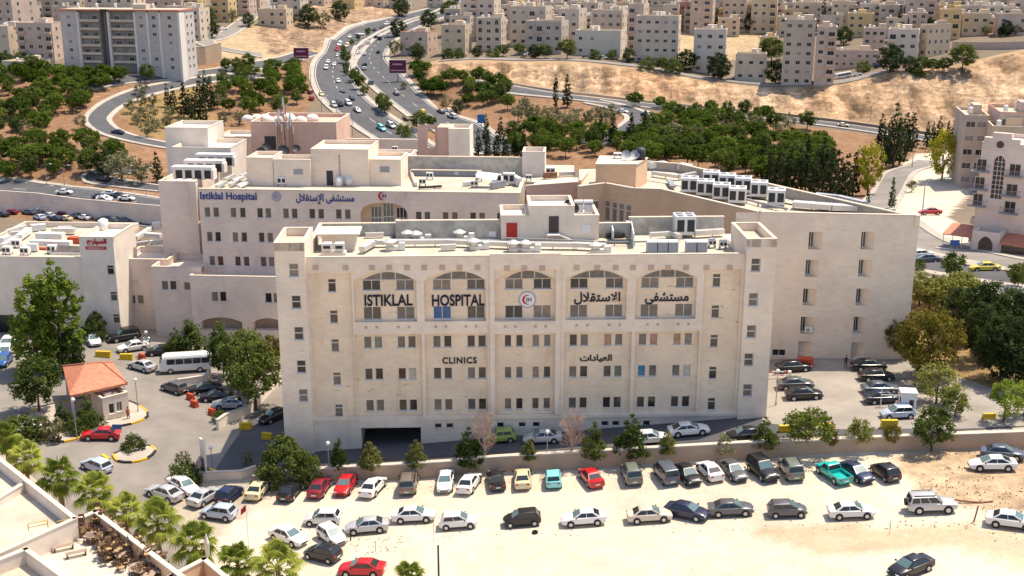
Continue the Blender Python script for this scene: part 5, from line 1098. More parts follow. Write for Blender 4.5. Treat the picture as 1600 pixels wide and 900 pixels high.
def tree_meshes(kind, var):
    if (kind, var) in _tm: return _tm[(kind, var)]
    p, z0, z1, r, K, m, s, lf, rc, fl, H_ = SPEC[kind]; cm = crown_mesh('crown', p, z0, z1, r, K, m, s, LF[lf], rc, max(fl, -.4), .6 if kind == 'willow' else 0)
    t = trunk_mesh(z0+(z1-z0)*(.75 if p in ('cone','spire','column') else .45), .10+.012*H_, 2 if p in ('cone','spire') else 5, None, .95, .3 if p in ('round','umbrella') else .12); _tm[(kind, var)] = (cm, t, H_); return _tm[(kind, var)]
NM = dict(pine='pine_tree', roundpine='pine_tree', conifer='conifer_tree', cypress='cypress_tree', olive='olive_tree', poplar='poplar_tree', willow='willow_tree', broad='broadleaf_tree', rust='broadleaf_tree', shade='broadleaf_tree', thuja='conifer_shrub', darkthuja='conifer_shrub', bush='bush', bigbush='bush', fresh='small_tree', shrub='bush', youngpoplar='small_tree')
def tree_at(kind, p, hgt, wf=1.0, label=None, group=None):
    cm, tm_, H_ = tree_meshes(kind, R.randrange(3)); s = hgt/H_; o = thing(NM[kind], label or '', 'bush' if NM[kind] in ('bush','conifer_shrub') else 'tree', (p[0], p[1], p[2]-.05), R.random()*6.28, group); o.scale = (s*wf, s*wf, s)
    ob('trunk', tm_, o); ob('crown', cm, o); return o
def T(kind, x, yb, yt, label, wf=1.0, group=None):
    p = G(x, yb); s = pxof(*p)[2]; e = TH+math.atan((yb-450)/FPX); return tree_at(kind, p, (yb-yt)/s/math.cos(e), wf, label, group)
def grove(kind, pts, hgt, place, group, word=None):
    """individual trees of one grove, each singled out by its place in the row of its kind"""
    word = word or NM[kind].replace('_', ' '); pts = sorted(pts)
    for i, q in enumerate(pts):
        p = G(q[0], q[1]); hh = hgt*(.8+.4*R.random()) if len(q) < 3 else q[2]; tree_at('roundpine' if kind == 'pine' and R.random() < .3 else kind, p, hh, .85+.35*R.random(), '%s %s, %s from the left' % (word, place, ordinal(i)), group)
def scatter(poly, spacing, n=400, seed=1):
    w = [G(*q) for q in poly]; rr = random.Random(seed); x0, x1 = min(q[0] for q in w), max(q[0] for q in w); y0, y1 = min(q[1] for q in w), max(q[1] for q in w); out = []
    for _ in range(n):
        x, y = rr.uniform(x0, x1), rr.uniform(y0, y1)
        if not inpoly(np.array([x]), np.array([y]), w)[0]: continue
        if all((x-a)**2+(y-b)**2 > spacing**2 for a, b in out): out.append((x, y))
    res = []
    for x, y in out: q = pxof(x, y, h1(x, y)); res.append((q[0], q[1])); _gc[(round(q[0],1), round(q[1],1))] = (x, y, h1(x, y)); res[-1] = (round(q[0],1), round(q[1],1))
    return res
def scatter_groves(kind, bands, spacing, hgt, group):
    for i, (poly, place) in enumerate(bands): grove(kind, scatter(poly, spacing, 500, 3+i), hgt, place, group)
scatter_groves('pine', [([(-20,122),(70,118),(120,132),(160,138),(158,150),(-20,155)], 'in the back of the far left grove'), ([(-20,156),(155,152),(140,172),(100,182),(-20,182)], 'in the middle of the far left grove'), ([(-20,184),(98,184),(70,205),(40,216),(-20,222)], 'in the front of the far left grove')], 6.5, 6.4, 'pines of the far left grove')
scatter_groves('pine', [([(-20,240),(60,232),(130,234),(205,248),(205,258),(-20,258)], 'in the back of the near left grove'), ([(-20,259),(205,259),(150,272),(100,280),(60,284),(-20,282)], 'in the front of the near left grove')], 6.0, 6.6, 'pines of the near left grove')
grove('pine', [(96,126),(118,130),(138,131),(160,130),(187,130),(375,122),(354,112),(370,114),(388,112)], 6.5, 'along the frontage road', 'pines along the frontage road')
T('broad', 231, 128, 100, 'upright green tree in front of the grey apartment slab'); T('shade', 268, 114, 80, 'large dark tree at the right foot of the grey apartment slab'); T('shade', 283, 114, 90, 'lower dark tree beside the large one at the grey apartment slab')
T('olive', 127, 202, 180, 'lone olive tree in the bend of the slip road'); T('olive', 38, 216, 190, 'grey olive tree in front of the far left grove')
T('olive', 190, 284, 235, 'big silvery olive tree at the right end of the near left grove', 1.1); T('shade', 165, 275, 232, 'dark tree between the near left grove and the olive'); T('olive', 222, 288, 250, 'yellowish olive shrub beside the left street'); T('conifer', 247, 285, 230, 'dark conifer by the corner of the hospital')
grove('olive', [(205,178),(222,170),(240,165),(215,195),(232,190),(222,150),(243,205),(262,200),(265,186),(230,215),(285,200),(340,170),(350,195),(335,160),(375,195)], 5.0, 'on the slip road island', 'olives on the slip road island')
grove('conifer', [(262,168),(272,176),(288,184),(296,176),(306,190),(314,166),(322,158),(330,172),(300,198),(318,192)], 12, 'above the hospital', 'dark conifers above the hospital')
scatter_groves('pine', [([(345,132),(478,108),(482,128),(470,142),(350,146)], 'in the back row left of the highway'), ([(345,150),(470,146),(478,160),(455,178),(400,186),(345,176)], 'in the front row left of the highway')], 7.2, 6.4, 'pines left of the highway')
grove('roundpine', [(541,100,6),(540,113,4.5),(541,119,3.5),(552,130,6),(563,141,6.5),(556,127,5),(570,150,4),(598,172,6.5),(602,179,6),(537,84,4),(550,72,3.5),(560,64,3.5),(575,55,4)], 5, 'on the highway median', 'trees on the highway median', 'round pine')
grove('pine', [(652,118),(664,116),(655,132),(662,140),(668,148),(684,136),(677,150),(690,150),(703,132),(722,130),(733,142),(748,132),(764,138),(778,142),(790,150),(733,156),(755,152),(731,166),(756,166),(768,163),(780,158),(793,172)], 6.2, 'on the red soil right of the highway', 'pines right of the highway')
T('olive', 632, 140, 126, 'small grey tree on the highway corner beside the purple billboard'); T('olive', 697, 172, 150, 'grey shrub tree by the cars turning off the highway'); T('shade', 715, 178, 155, 'dark shrub tree by the cars turning off the highway'); T('broad', 655, 205, 175, 'green tree on the highway edge behind the pink stair tower'); T('fresh', 632, 222, 193, 'yellow green tree between highway and hospital'); T('broad', 528, 200, 176, 'green tree behind the pink penthouse'); T('pine', 672, 200, 180, 'low pine on the highway edge behind the pink stair tower')
T('cypress', 868, 168, 115, 'slim dark cypress, left of two before the cut slope'); T('conifer', 886, 168, 111, 'broad dark conifer, right of two before the cut slope')
grove('shrub', [(817,178),(832,182),(845,178),(852,190),(866,186),(880,192),(895,184),(905,180),(915,190),(925,186),(938,182),(948,192),(900,196),(835,200),(860,200),(885,203),(935,200),(955,182)], 4.2, 'on the red soil by the loop road', 'shrubs by the loop road', 'yellowish shrub')
grove('olive', [(830,196),(858,196),(884,198),(820,176),(810,190)], 5.5, 'in the red soil patch above the roofs', 'olives above the roofs')
grove('conifer', [(748,246),(762,250),(776,248),(790,252),(804,246),(818,250),(938,222),(958,226),(985,232),(1008,228),(760,226),(782,224),(836,232)], 11, 'in the dark row behind the hospital roof', 'conifers behind the hospital roof')
scatter_groves('pine', [([(800,215),(950,215),(1000,235),(1000,250),(800,246)], 'in the green belt behind the hospital roof'), ([(1030,224),(1180,215),(1285,232),(1285,250),(1180,258),(1040,246)], 'in the green belt behind the wing, back part'), ([(1030,250),(1180,260),(1290,254),(1300,290),(1180,284),(1090,268)], 'in the green belt behind the wing, front part'), ([(985,205),(1100,203),(1110,232),(1010,262),(990,240)], 'in the green belt above the wing penthouse')], 6.3, 6.6, 'pines of the green belt')
T('pine', 992, 167, 143, 'lone umbrella pine at the roadside above the loop road', 1.1); T('pine', 1031, 170, 150, 'smaller umbrella pine right of the lone one at the loop road')
grove('pine', [(1050,184),(1062,190),(1078,194),(1088,186),(1100,194),(1110,182),(1120,196),(1135,190),(1152,196),(1162,184),(1178,194),(1192,190),(1075,202),(1098,204),(1142,206)], 6.6, 'right of the loop road', 'pines right of the loop road')
grove('olive', [(1052,222),(1084,226),(1180,206),(1135,214),(1230,205),(1215,212)], 6.0, 'below the loop road pines', 'olives right of the loop road')
T('roundpine', 1208, 206, 175, 'round clipped tree beside the valley road, left of two'); T('roundpine', 1261, 203, 174, 'round clipped tree beside the valley road, right of two', 1.15)
grove('conifer', [(1190,282,14),(1204,290,13),(1218,296,14),(1232,300,13.5),(1246,304,13),(1258,298,15),(1272,306,14),(1284,300,15),(1296,310,14),(1308,304,13),(1320,312,13),(1332,306,12)], 14, 'in the dark row behind the wing', 'conifer row behind the wing')
T('willow', 1355, 305, 222, 'tall yellow green tree right of the dark conifer row', .85); T('willow', 1471, 282, 202, 'drooping yellow green tree in front of the far apartment house', .95)
grove('conifer', [(1376,232,13),(1395,262,19),(1405,258,15),(1413,240,15),(1424,236,15),(1384,258,13)], 14, 'in the tall clump by the lane', 'tall conifers by the lane'); grove('conifer', [(1447,232),(1457,226),(1466,228),(1480,224),(1490,226)], 10, 'behind the drooping yellow tree', 'conifers behind the drooping tree')
T('conifer', 1393, 326, 272, 'single slim conifer by the bend of the lane', .75); T('conifer', 1356, 318, 290, 'small conifer left of the slim one at the lane', .8); T('olive', 1424, 300, 282, 'thin shrub on the pale triangle beside the lane')
T('roundpine', 1489, 437, 396, 'round tree beside the yellow taxi', 1.1); T('roundpine', 1590, 452, 412, 'round tree at the right edge below the avenue', 1.1); T('bush', 1433, 425, 405, 'small bush by the wing corner')
# greenery between the houses on the hills
for x, yb, yt, k, l in ((482,42,8,'shade','large dark tree on the rocky bank left of the highway'),(532,32,2,'shade','large dark tree high on the rocky bank'),(505,44,18,'olive','grey bush between the dark trees on the rocky bank'),(428,38,22,'olive','grey tree before the low cream house on the bank'),(456,36,24,'bush','round bush beside the low cream house on the bank'),(627,26,-2,'shade','dark tree at the far bend of the highway'),(670,46,16,'shade','dark tree beside the squat red edged house'),(704,34,2,'broad','green tree behind the cream house at the highway'),(622,58,30,'shade','dark tree on the right bank of the highway bend'),(652,96,68,'shade','dark tree in front of the squat red edged house'),(617,88,64,'olive','palm like grey tree left of the squat red edged house'),(700,92,76,'bush','bush at the foot of the cream house'),(717,92,76,'bush','bush between the cream house and the arched house'),(745,90,72,'shade','dark tree in front of the arched house'),(770,90,74,'bush','bush at the foot of the arched house'),(786,88,70,'broad','tree right of the arched house'),
 (812,86,68,'broad','tree before the house with wide windows'),(834,92,70,'shade','dark tree before the balcony house'),(852,92,70,'broad','green tree before the balcony house'),(886,92,62,'broad','tree between the balcony house and the broad low house'),(930,93,78,'bush','hedge like bush before the broad low house'),(955,93,78,'bush','bush at the right end of the broad low house'),(983,98,76,'shade','dark tree left of the big white house'),(1010,108,88,'bush','bush at the foot of the big white house'),(1034,112,90,'broad','tree before the entrance of the big white house'),(1052,115,92,'bush','bush right of the entrance of the big white house'),(1072,112,78,'shade','dark tree between the big white house and the white tower'),(1122,124,84,'shade','slim dark tree at the corner of the white tower'),(1118,44,14,'shade','dark tree behind the white tower'),(1172,50,22,'shade','dark tree between the pink house and the cream house'),(1205,98,60,'broad','green tree left of the tower house'),(1212,130,94,'shade','dark tree in the gap left of the tower house'),
 (1285,52,-4,'cypress','tall dark cypress on the hill behind the tower house'),(1404,56,6,'cypress','dark pointed cypress on the upper right hill'),(1318,70,42,'shade','dark tree behind the arcade row'),(1348,112,94,'bush','round bush in front of the arcade row'),(1390,112,70,'shade','big dark tree above the sandy slope'),(1420,113,88,'shade','first tree of the row right of the big dark one'),(1440,113,88,'broad','second tree of the row right of the big dark one'),(1458,114,92,'broad','third tree of the row right of the big dark one'),(1476,113,90,'broad','fourth tree of the row right of the big dark one'),(1503,111,70,'broad','upright tree at the right end of the row on the slope'),(1435,119,104,'bush','low bush under the tree row above the slope'),(1540,56,40,'olive','grey tree before the long garden wall'),(1587,56,40,'olive','grey tree at the upper right edge'),
 (328,60,30,'shade','round dark tree beside the hill road'),(322,40,10,'broad','palm like tree behind the round dark one at the hill road'),(364,34,14,'olive','grey tree between the houses at the hill road'),(388,42,20,'shade','dark tree on the bend of the hill road'),(22,88,66,'broad','tree between the white and the pink house at the left edge'),(35,96,80,'bush','hedge in front of the pink house at the left'),(8,106,82,'broad','tree beside the white house at the left edge'),(76,118,98,'olive','grey tree at the left foot of the grey block'),(818,92,84,'shrub','dry shrub on the crest of the cut slope')): T(k, x, yb, yt, l, 1.25 if k in ('shade','broad') else 1.0)
rr2 = random.Random(21); spots = []
for k in range(70):
    x = rr2.uniform(690, 1600); spots.append((round(x,1), round(rr2.uniform(14, 62), 1), rr2.uniform(4, 8)))
grove('shade', spots, 6, 'among the far houses', 'trees among the far houses', 'dark tree')
# wooded slope on the right
grove('fresh', [(1436,478,5),(1452,486,5.5),(1470,490,5.5),(1490,482,5.5),(1506,478,5)], 5, 'at the top of the wooded slope', 'bright trees on the wooded slope', 'bright green tree')
grove('shade', [(1498,528,7),(1528,520,7),(1552,525,7.5),(1578,545,8),(1604,540,7.5),(1530,562,7.5),(1562,592,8.5),(1598,600,9)], 10, 'on the wooded slope', 'dark trees on the wooded slope', 'dark broad tree')
T('rust', 1448, 592, 486, 'big tawny tree at the right corner of the wing', .95); T('rust', 1400, 560, 494, 'tawny tree against the right edge of the wing', .7); T('conifer', 1556, 560, 470, 'grey green conifer among the dark trees on the wooded slope', 1.1)
T('fresh', 1462, 632, 572, 'feathery green tree below the tawny tree', 1.1); T('fresh', 1492, 652, 608, 'feathery tree by the yard exit'); T('youngpoplar', 1568, 660, 595, 'light green young tree beside the hospital road, left of two', 1.1); T('youngpoplar', 1600, 650, 588, 'light green young tree beside the hospital road, right of two', 1.1)
# planting along the retaining wall
T('bigbush', 445, 752, 688, 'large dense bush in front of the wall over the cream car', 1.0); T('bigbush', 482, 756, 708, 'lower bush joined to the large one above the black boxy sedan', .8)
for x, yb, yt, k, lab, wf in ((530,733,686,'darkthuja','slim dark conifer shrub beside the first lamp post',.75),(580,732,686,'thuja','pale conifer shrub in front of the garage mouth',1.05),(650,730,686,'thuja','pale conifer shrub right of the garage mouth',1.05),(733,727,668,'darkthuja','dark conifer beside the left bare tree',1.0),(826,718,684,'thuja','small pale conifer left of the lamp post',1.1),(928,715,661,'darkthuja','green conifer beside the right bare tree',1.0),(985,713,648,'darkthuja','largest dark conifer on the wall',1.0),(1042,710,668,'thuja','olive conifer right of the largest dark one',.9),(1195,700,652,'darkthuja','dark conifer at the right corner of the clinic block',1.0)): T(k, x, yb, yt, lab, wf)
T('fresh', 1264, 703, 640, 'broad fresh green tree on the wall in front of the yard', 1.2); T('fresh', 1344, 698, 655, 'low fresh green tree on the wall, middle of three', 1.0); T('shrub', 1128, 708, 680, 'dry thin shrub hanging over the wall', 1.0); T('broad', 1455, 706, 640, 'dark green tree overhanging the wall at the right', 1.0); T('rust', 1392, 696, 662, 'brownish shrub between the trees on the right wall', .8); T('rust', 1298, 700, 672, 'brown bush right of the broad fresh green tree', .7)
# bare trees
def bare(x, yb, yt, label):
    p = G(x, yb); s = pxof(*p)[2]; H_ = (yb-yt)/s/.93; o = thing('bare_tree', label, 'tree', p, R.random()*6, 'bare trees'); b = MB(); b.tube((0,0,-.2), (0,0,H_*.5), .11, .07, 6, caps=False)
    def br(a, d, L_, r, dep):
        e = (a[0]+d[0]*L_, a[1]+d[1]*L_, a[2]+d[2]*L_); b.tube(a, e, r, r*.55, 4, caps=False)
        if dep:
            for _ in range(4):
                v = Vector(d)+Vector((R.gauss(0,.38), R.gauss(0,.38), R.gauss(.10,.25))); v.normalize(); br(e, v, L_*.66, r*.55, dep-1)
    for k in range(26):
        a = R.random()*6.28; z = H_*(.16+.5*R.random()); br((0,0,z), Vector((math.cos(a)*.55, math.sin(a)*.55, .9)).normalized(), H_*.13, .045, 3)
    b.build('branches', [mat('dry_bark_pink', (.40,.28,.23), .95, .15, 2.0)], o); return o
bare(757, 728, 632, 'bare pinkish tree with leafless branches, left of two before the clinic block'); bare(893, 722, 626, 'bare pinkish tree with leafless branches, right of two before the clinic block')
# plaza greenery
T('poplar', 60, 582, 436, 'tall poplar, left and shorter of a pair', 1.15); T('poplar', 100, 580, 412, 'tall poplar, right and taller of a pair', 1.05)
T('shade', 112, 585, 520, 'dark leafy tree at the foot of the poplars', .8); T('bigbush', 150, 533, 490, 'green bush in front of the emergency tower', .75)
T('broad', 62, 645, 562, 'round dense tree left of the red roofed gatehouse', 1.05)
T('darkthuja', 300, 560, 500, 'dark conifer shrub behind the minibus', 1.2); T('darkthuja', 275, 556, 512, 'lower conifer shrub left of the one behind the minibus', 1.0); T('darkthuja', 345, 560, 504, 'conifer shrub right of the one behind the minibus', 1.0)
T('broad', 385, 612, 520, 'broad green tree right of the minibus', 1.0); T('broad', 400, 640, 540, 'green tree beside the ramp wall', .95); T('rust', 425, 575, 525, 'olive toned tree against the clinic block', .7); T('broad', 350, 590, 525, 'green tree behind the minibus roof', .8)
for x, yb, yt, k, lab, wf in ((138,668,618,'darkthuja','upright dark shrub against the gatehouse cabin',.9),(148,676,648,'bush','round clipped bush before the gatehouse cabin',1.0),(126,678,650,'bush','round bush left of the clipped one at the gatehouse',1.0),(100,672,628,'darkthuja','dark upright shrub under the gatehouse roof',1.0),(62,680,650,'bush','low dark bush in the gatehouse garden',1.1),(84,688,645,'shrub','yellowish garden shrub between the gatehouse bushes',.8),(30,690,652,'bush','broad pale bush at the left end of the gatehouse garden',1.4),(209,704,680,'bush','round bush on the planted traffic island',1.1),(222,705,688,'shrub','dry grass tuft on the planted traffic island',.6),(290,752,722,'bush','dark bush at the plaza corner',1.3),(285,735,702,'shrub','spiky pale shrub at the plaza corner',.7),(385,725,700,'shrub','small sapling in the shade by the stepped wall',.6),(345,660,640,'bush','potted dark bush at the end of the ramp wall',.9)): T(k, x, yb, yt, lab, wf)
# fan palms
def palm_meshes(v):
    b = MB(); b.tube((0,0,-.3),(0.08,0,2.2),.30,.24,9,caps=False); b.tube((.08,0,2.2),(.0,.05,4.6),.24,.20,9,caps=False); tr = b.mesh('trunk', [mat('palm_bark', (.17,.11,.07), .95, .3, 4.0)], True); f = MB(); dead = MB()
    def fan(o, az, el, L_, S_, m, bb, droop):
        d = Vector((math.cos(az)*math.cos(el), math.sin(az)*math.cos(el), math.sin(el))); e = o+d*L_; bb.tube(o, e, .035, .02, 4, caps=False, mi=m)
        s = d.cross(Vector((0,0,1))); s = s.normalized() if s.length > .1 else Vector((1,0,0)); n = s.cross(d)
        K = 15
        for k in range(K):
            t = (k/(K-1)-.5)*2*rad(112); w = rad(8.5); dirc = d*math.cos(t)+s*math.sin(t); ln = S_*(.78+.22*math.cos(t))*(.9+.2*R.random()); mid = e+dirc*ln*.55+n*.05; tip = e+dirc*ln+Vector((0,0,-droop*ln)); x = n.cross(dirc)*ln*.10
            bb.face([e, mid-x, tip-x*.2, mid+n*.06], m); bb.face([e, mid+n*.06, tip+x*.2, mid+x], m)
    o = Vector((0,.05,4.55))
    for k in range(27):
        az = k*2.39996+R.gauss(0,.15); el = rad(80-112*(k/26)**.9)+R.gauss(0,.10); fan(o+Vector((0,0,.35*(1-k/26))), az, el, 1.0+.55*R.random(), 1.0+.3*R.random(), 0, f, .22+.42*(k/26))
    for k in range(14): fan(o-Vector((0,0,.35)), k*2.4, rad(-62-15*R.random()), .6, .9, 0, dead, .1)
    return tr, f.mesh('crown', [LF['palm']]), dead.mesh('dead_fronds', [leafmat('dead_fronds', (.16,.11,.05), (.30,.22,.11))])
PALMS = [palm_meshes(k) for k in range(3)]
for i, (x, y, s, lab) in enumerate([(8,684,.85,'fan palm at the left edge, first of the row along the roofs'),(40,714,.92,'second fan palm of the row, below the white sedan'),(92,744,1.0,'third fan palm of the row, left of the silver blue hatchback'),(147,768,1.0,'fourth fan palm of the row, at the far corner of the furniture terrace'),(195,796,.9,'fifth fan palm, darker and partly behind its neighbour'),(246,814,1.05,'sixth fan palm, beside the parapet of the furniture terrace'),(305,850,1.05,'fan palm left of the folded white parasol'),(372,878,.95,'fan palm right of the folded white parasol'),(434,884,1.05,'large fan palm at the lower edge below the white cars'),(640,905,.8,'fan palm top poking up at the lower edge of the lot')]):
    p = P(x, y, -.8+4.9*s); g = h1(p[0], p[1]); p = P(x, y, g+4.9*s); t = thing('fan_palm', lab, 'palm tree', (p[0], p[1], g), R.random()*6.28, 'fan palms'); t.scale = (s,)*3; m = PALMS[i % 3]
    ob('trunk', m[0], t); ob('crown', m[1], t); ob('dead_fronds', m[2], t)
# ------------------------------------------------------------------ the town on the hills
HM = dict(white=mat('house_white', (.60,.495,.385), .9, .14, .25, detail=7), cream=mat('house_cream', (.60,.47,.32), .9, .12, .25, detail=7), grey=mat('house_grey', (.49,.415,.335), .9, .14, .25, detail=7), pink=mat('house_pink', (.55,.425,.34), .9, .14, .25, detail=7), yellow=mat('house_yellow', (.64,.46,.22), .9, .08, .25), rose=mat('house_rose', (.50,.27,.21), .9, .08, .25), pale=mat('house_pale', (.65,.56,.46), .9, .06, .25))
SHUT = mat('house_shutter', (.30,.25,.22), .7, .1, 2.0)
_hw = {}
def hwin(w, hh, arch=False):
    k = (w, hh, arch)
    if k not in _hw:
        b = MB(); e = .09
        b.box(-w/2-e, -.06, -e, w/2+e, .02, 0, 0); b.box(-w/2-e, -.06, 0, -w/2, .02, hh, 0); b.box(w/2, -.06, 0, w/2+e, .02, hh, 0)
        if not arch: b.box(-w/2-e, -.06, hh, w/2+e, .02, hh+e, 0)
        b.face([(-w/2,-.015,0),(w/2,-.015,0),(w/2,-.015,hh)]+([(w*.5*math.cos(a), -.015, hh+w*.42*math.sin(a)) for a in (rad(30),rad(60),rad(90),rad(120),rad(150))] if arch else [])+[(-w/2,-.015,hh)], 1)
        b.box(-.03, -.05, 0, .03, -.016, hh, 0); _hw[k] = b.mesh('house_window', [ALU, GL[0]])
    return _hw[k]
HGL = [GL[0], GL[0], GL[1], GL[4], SHUT, GL[0]]
_tank = None
def tank_mesh():
    global _tank
    if _tank is None:
        b = MB(); b.tube((0,0,.5),(0,0,1.7),.55,.55,10); b.tube((0,0,1.7),(0,0,1.95),.55,.2,10)
        for x in (-.35,.35): b.box(x-.05,-.4,0,x+.05,.4,.5)
        _tank = b.mesh('water_tank', [WHITE_M])
    return _tank
def house(x0, x1, yt, yb, floors, cols, col, label, yaw=-17, dep=12, bal=(), arch=False, side=2, tiles=False, win=(1.7, 1.4), name='apartment_house', group='houses on the hillside', tanks=2, sidewin=True, p=None, left=False):
    p = p or G((x0+x1)/2, yb); y = rad(yaw); W = None; s = pxof(*p)[2]
    ua = onplane(x0, yb, p, y)[0]; ub = onplane(x1, yb, p, y)[0]; W = ub-ua; zt = onplane((x0+x1)/2, yt, p, y)[1]; H_ = zt-p[2]
    t = thing(name, label, 'house' if floors < 3 else 'apartment house', p, y, group); t.location = (p[0]+math.cos(y)*(ua+ub)/2, p[1]+math.sin(y)*(ua+ub)/2, p[2]); m = HM[col]
    b = MB(); b.box(-W/2, 0, -6, W/2, dep, H_-.7, 0)
    for k in range(1, floors): b.box(-W/2-.04, -.05, k*(H_-.7)/floors-.09, W/2+.04, -.003, k*(H_-.7)/floors+.05, 0)
    b.build('wall', [m], t); r = MB(); ring(r, -W/2, W/2, 0, dep, H_-.699, H_, .25, 0, 1); r.face([(-W/2+.2,.2,H_-.68),(W/2-.2,.2,H_-.68),(W/2-.2,dep-.2,H_-.68),(-W/2+.2,dep-.2,H_-.68)], 2); r.build('roof', [m, TILE if tiles else CAP, ROOFC], t)
    fh = (H_-.7)/floors; ww, wh = win; wh = min(wh, fh*.5)
    for f in range(floors):
        for c in range(cols):
            u = -W/2+W*(c+.5)/cols
            if c in bal and f > 0:
                bw = min(W/cols*.86, 4.2); q = MB(); q.box(-bw/2, -1.15, -.12, bw/2, -.01, .06, 0); q.box(-bw/2, -1.15, .06, bw/2, -1.05, .95, 0); q.box(-bw/2, -1.05, .06, -bw/2+.1, -.01, .95, 0); q.box(bw/2-.1, -1.05, .06, bw/2, -.01, .95, 0); q.build('balcony', [m], t, (u, 0, f*fh))
                o = ob('window', hwin(min(2.4, bw*.7), round(fh*.62, 1)), t, (u, -.003, f*fh+.12)); setmat(o, HGL[0], 1); continue
            if R.random() < .05: continue
            o = ob('window', hwin(ww, wh, arch and f in (floors-1, floors-2) and c != 1), t, (u+R.uniform(-.12,.12), -.003, f*fh+fh*.36)); setmat(o, R.choice(HGL), 1)
        if sidewin:
            for c in range(side):
                v = dep*(c+.5)/side; o = ob('window', hwin(1.1, wh), t, (W/2+.003, v, f*fh+fh*.36), math.pi/2); setmat(o, R.choice(HGL), 1)
        if left:
            for c in range(side):
                o = ob('window', hwin(1.1, wh), t, (-W/2-.003, dep*(c+.5)/side, f*fh+fh*.36), -math.pi/2); setmat(o, R.choice(HGL), 1)
    sx = R.uniform(-W*.25, W*.2); b = MB(); b.box(sx, dep*.45, H_-.7, sx+min(4, W*.35), dep*.8, H_+1.7); b.build('stair_house', [m], t)
    for k in range(tanks): ob('water_tank', tank_mesh(), t, (R.uniform(-W*.4, W*.4), R.uniform(dep*.2, dep*.42) if k % 2 else R.uniform(dep*.82, dep*.92), H_-.7))
    return t
HOUSES = [
 (31,86,36,94,4,4,'pink','pink apartment house with a sunlit side left of the long grey block',-16,12,(0,3)), (-12,17,41,92,2,2,'white','white two storey house at the left edge of the picture',-14,10,()), (5,62,96,119,1,4,'white','low white house with a flat roof in front of the pink apartment house',-10,12,()),
 (-14,24,-14,60,6,3,'pink','tall rosy house at the upper left corner',-30,14,()), (42,128,-12,40,5,6,'grey','wide grey house behind the pink apartment house',-10,12,(2,)), (136,212,-6,42,4,5,'white','white house rising behind the long grey block',-12,12,(1,)),
 (288,314,12,64,4,2,'white','narrow white house with balconies right of the long grey block',-18,9,(0,)), (331,358,-12,34,4,2,'yellow','yellowish house above the hill road',-16,9,(0,)), (364,390,-12,24,4,2,'pink','far rosy house beside the hill road',-14,9,(1,)), (222,285,-10,30,4,4,'pink','rosy house behind the right end of the long grey block',-12,12,()),
 (424,470,-8,30,3,3,'white','white house above the rocky bank beside the highway',-16,10,(0,)), (404,448,14,42,2,3,'cream','low cream house in front of the white one above the rocky bank',-12,9,()),
 (626,668,50,86,2,2,'pink','squat rosy house with a red roof edge beside the highway',-22,11,(),dict(tiles=True)), (690,727,39,86,3,2,'cream','cream house with two window columns right of the highway',-14,11,()), (744,783,28,80,4,3,'white','white house with arched windows right of the cream one',-14,10,(),dict(arch=True)),
 (721,772,-10,62,6,4,'white','tall white house behind the arched one',-16,12,(1,)), (797,852,10,72,4,4,'white','white house with wide windows left of the balcony house',-16,12,(2,)), (822,877,33,84,3,4,'grey','pale grey house with a long balcony at the street on the slope',-18,12,(1,)),
 (872,904,14,74,4,2,'white','white house squeezed between two wider white ones',-20,13,()), (898,969,48,88,2,4,'pale','broad low white house with four window columns',-16,11,(),dict(win=(1.5,1.3))), (924,971,16,72,4,4,'white','white house behind the broad low one',-18,11,()), (980,1004,6,80,5,2,'pink','narrow rosy house left of the big white house with dark corner windows',-18,12,(0,)),
 (992,1058,25,100,5,5,'white','big white house with dark corner windows above the cut slope',-14,10,(),dict(win=(1.6,1.2))), (1016,1057,-12,42,5,3,'grey','grey house behind the big white one',-16,12,()), (1060,1080,3,48,3,2,'rose','narrow brick red house between the grey and pink houses',-14,9,()),
 (1077,1112,-15,54,6,2,'pink','tall pink house behind the white tower with green windows',-16,11,(1,)), (1082,1132,46,115,4,3,'pale','white house with green middle windows alone above the cut slope',-12,9,()), (1128,1164,-12,50,5,3,'pink','pink house with banded floors behind the bare yellow bank',-14,11,()), (1172,1212,-12,52,5,3,'cream','cream house above the low yellow one',-14,11,(2,)),
 (1148,1196,84,128,2,3,'white','low white house with a porch at the end of the hillside street',-10,9,(),dict(win=(1.6,1.2))), (1186,1214,58,86,2,2,'yellow','small yellow house behind the low white one',-14,8,()),
 (1220,1268,31,134,7,3,'grey','tall grey tower house above the sandy slope, left half',-14,14,()), (1271,1302,42,133,6,2,'pink','tall rosy tower house with balconies joined to the grey one',-14,14,(1,)), (1196,1221,-10,44,5,2,'grey','grey house behind the left edge of the tower house',-14,10,()), (1236,1280,4,48,4,3,'cream','cream house behind the tower house',-14,10,(1,)), (1297,1324,2,50,4,2,'cream','cream house left of the dark cypress on the hill',-16,10,()),
 (1323,1362,21,58,3,3,'yellow','yellow and grey house behind the arcade',-16,10,()), (1301,1371,79,106,2,6,'pink','low rosy row with an arcade beside the tower house',-6,10,(),dict(win=(1.2,1.0))), (1348,1381,44,84,3,3,'pink','rosy house behind the arcade row',-14,10,()), (1372,1409,8,48,3,3,'grey','grey house beside the slim cypress on the hill',-14,10,(1,)), (1384,1432,46,96,3,3,'pale','white house with stepped terraces above the tree row',-20,11,(0,)),
 (1434,1446,38,90,3,1,'cream','sunlit house with a tiled skirt above the tree row',-62,14,(),dict(side=4)), (1413,1460,-12,48,5,3,'pink','tall rosy house behind the sunlit house with a tiled skirt',-14,12,(2,)), (1466,1499,15,62,3,2,'yellow','orange yellow house right of the sunlit house',-18,11,(1,)), (1501,1544,21,56,2,3,'cream','cream house left of the long garden wall',-16,11,()), (1558,1604,22,56,2,3,'pink','rosy house above the long garden wall',-12,11,()),
]
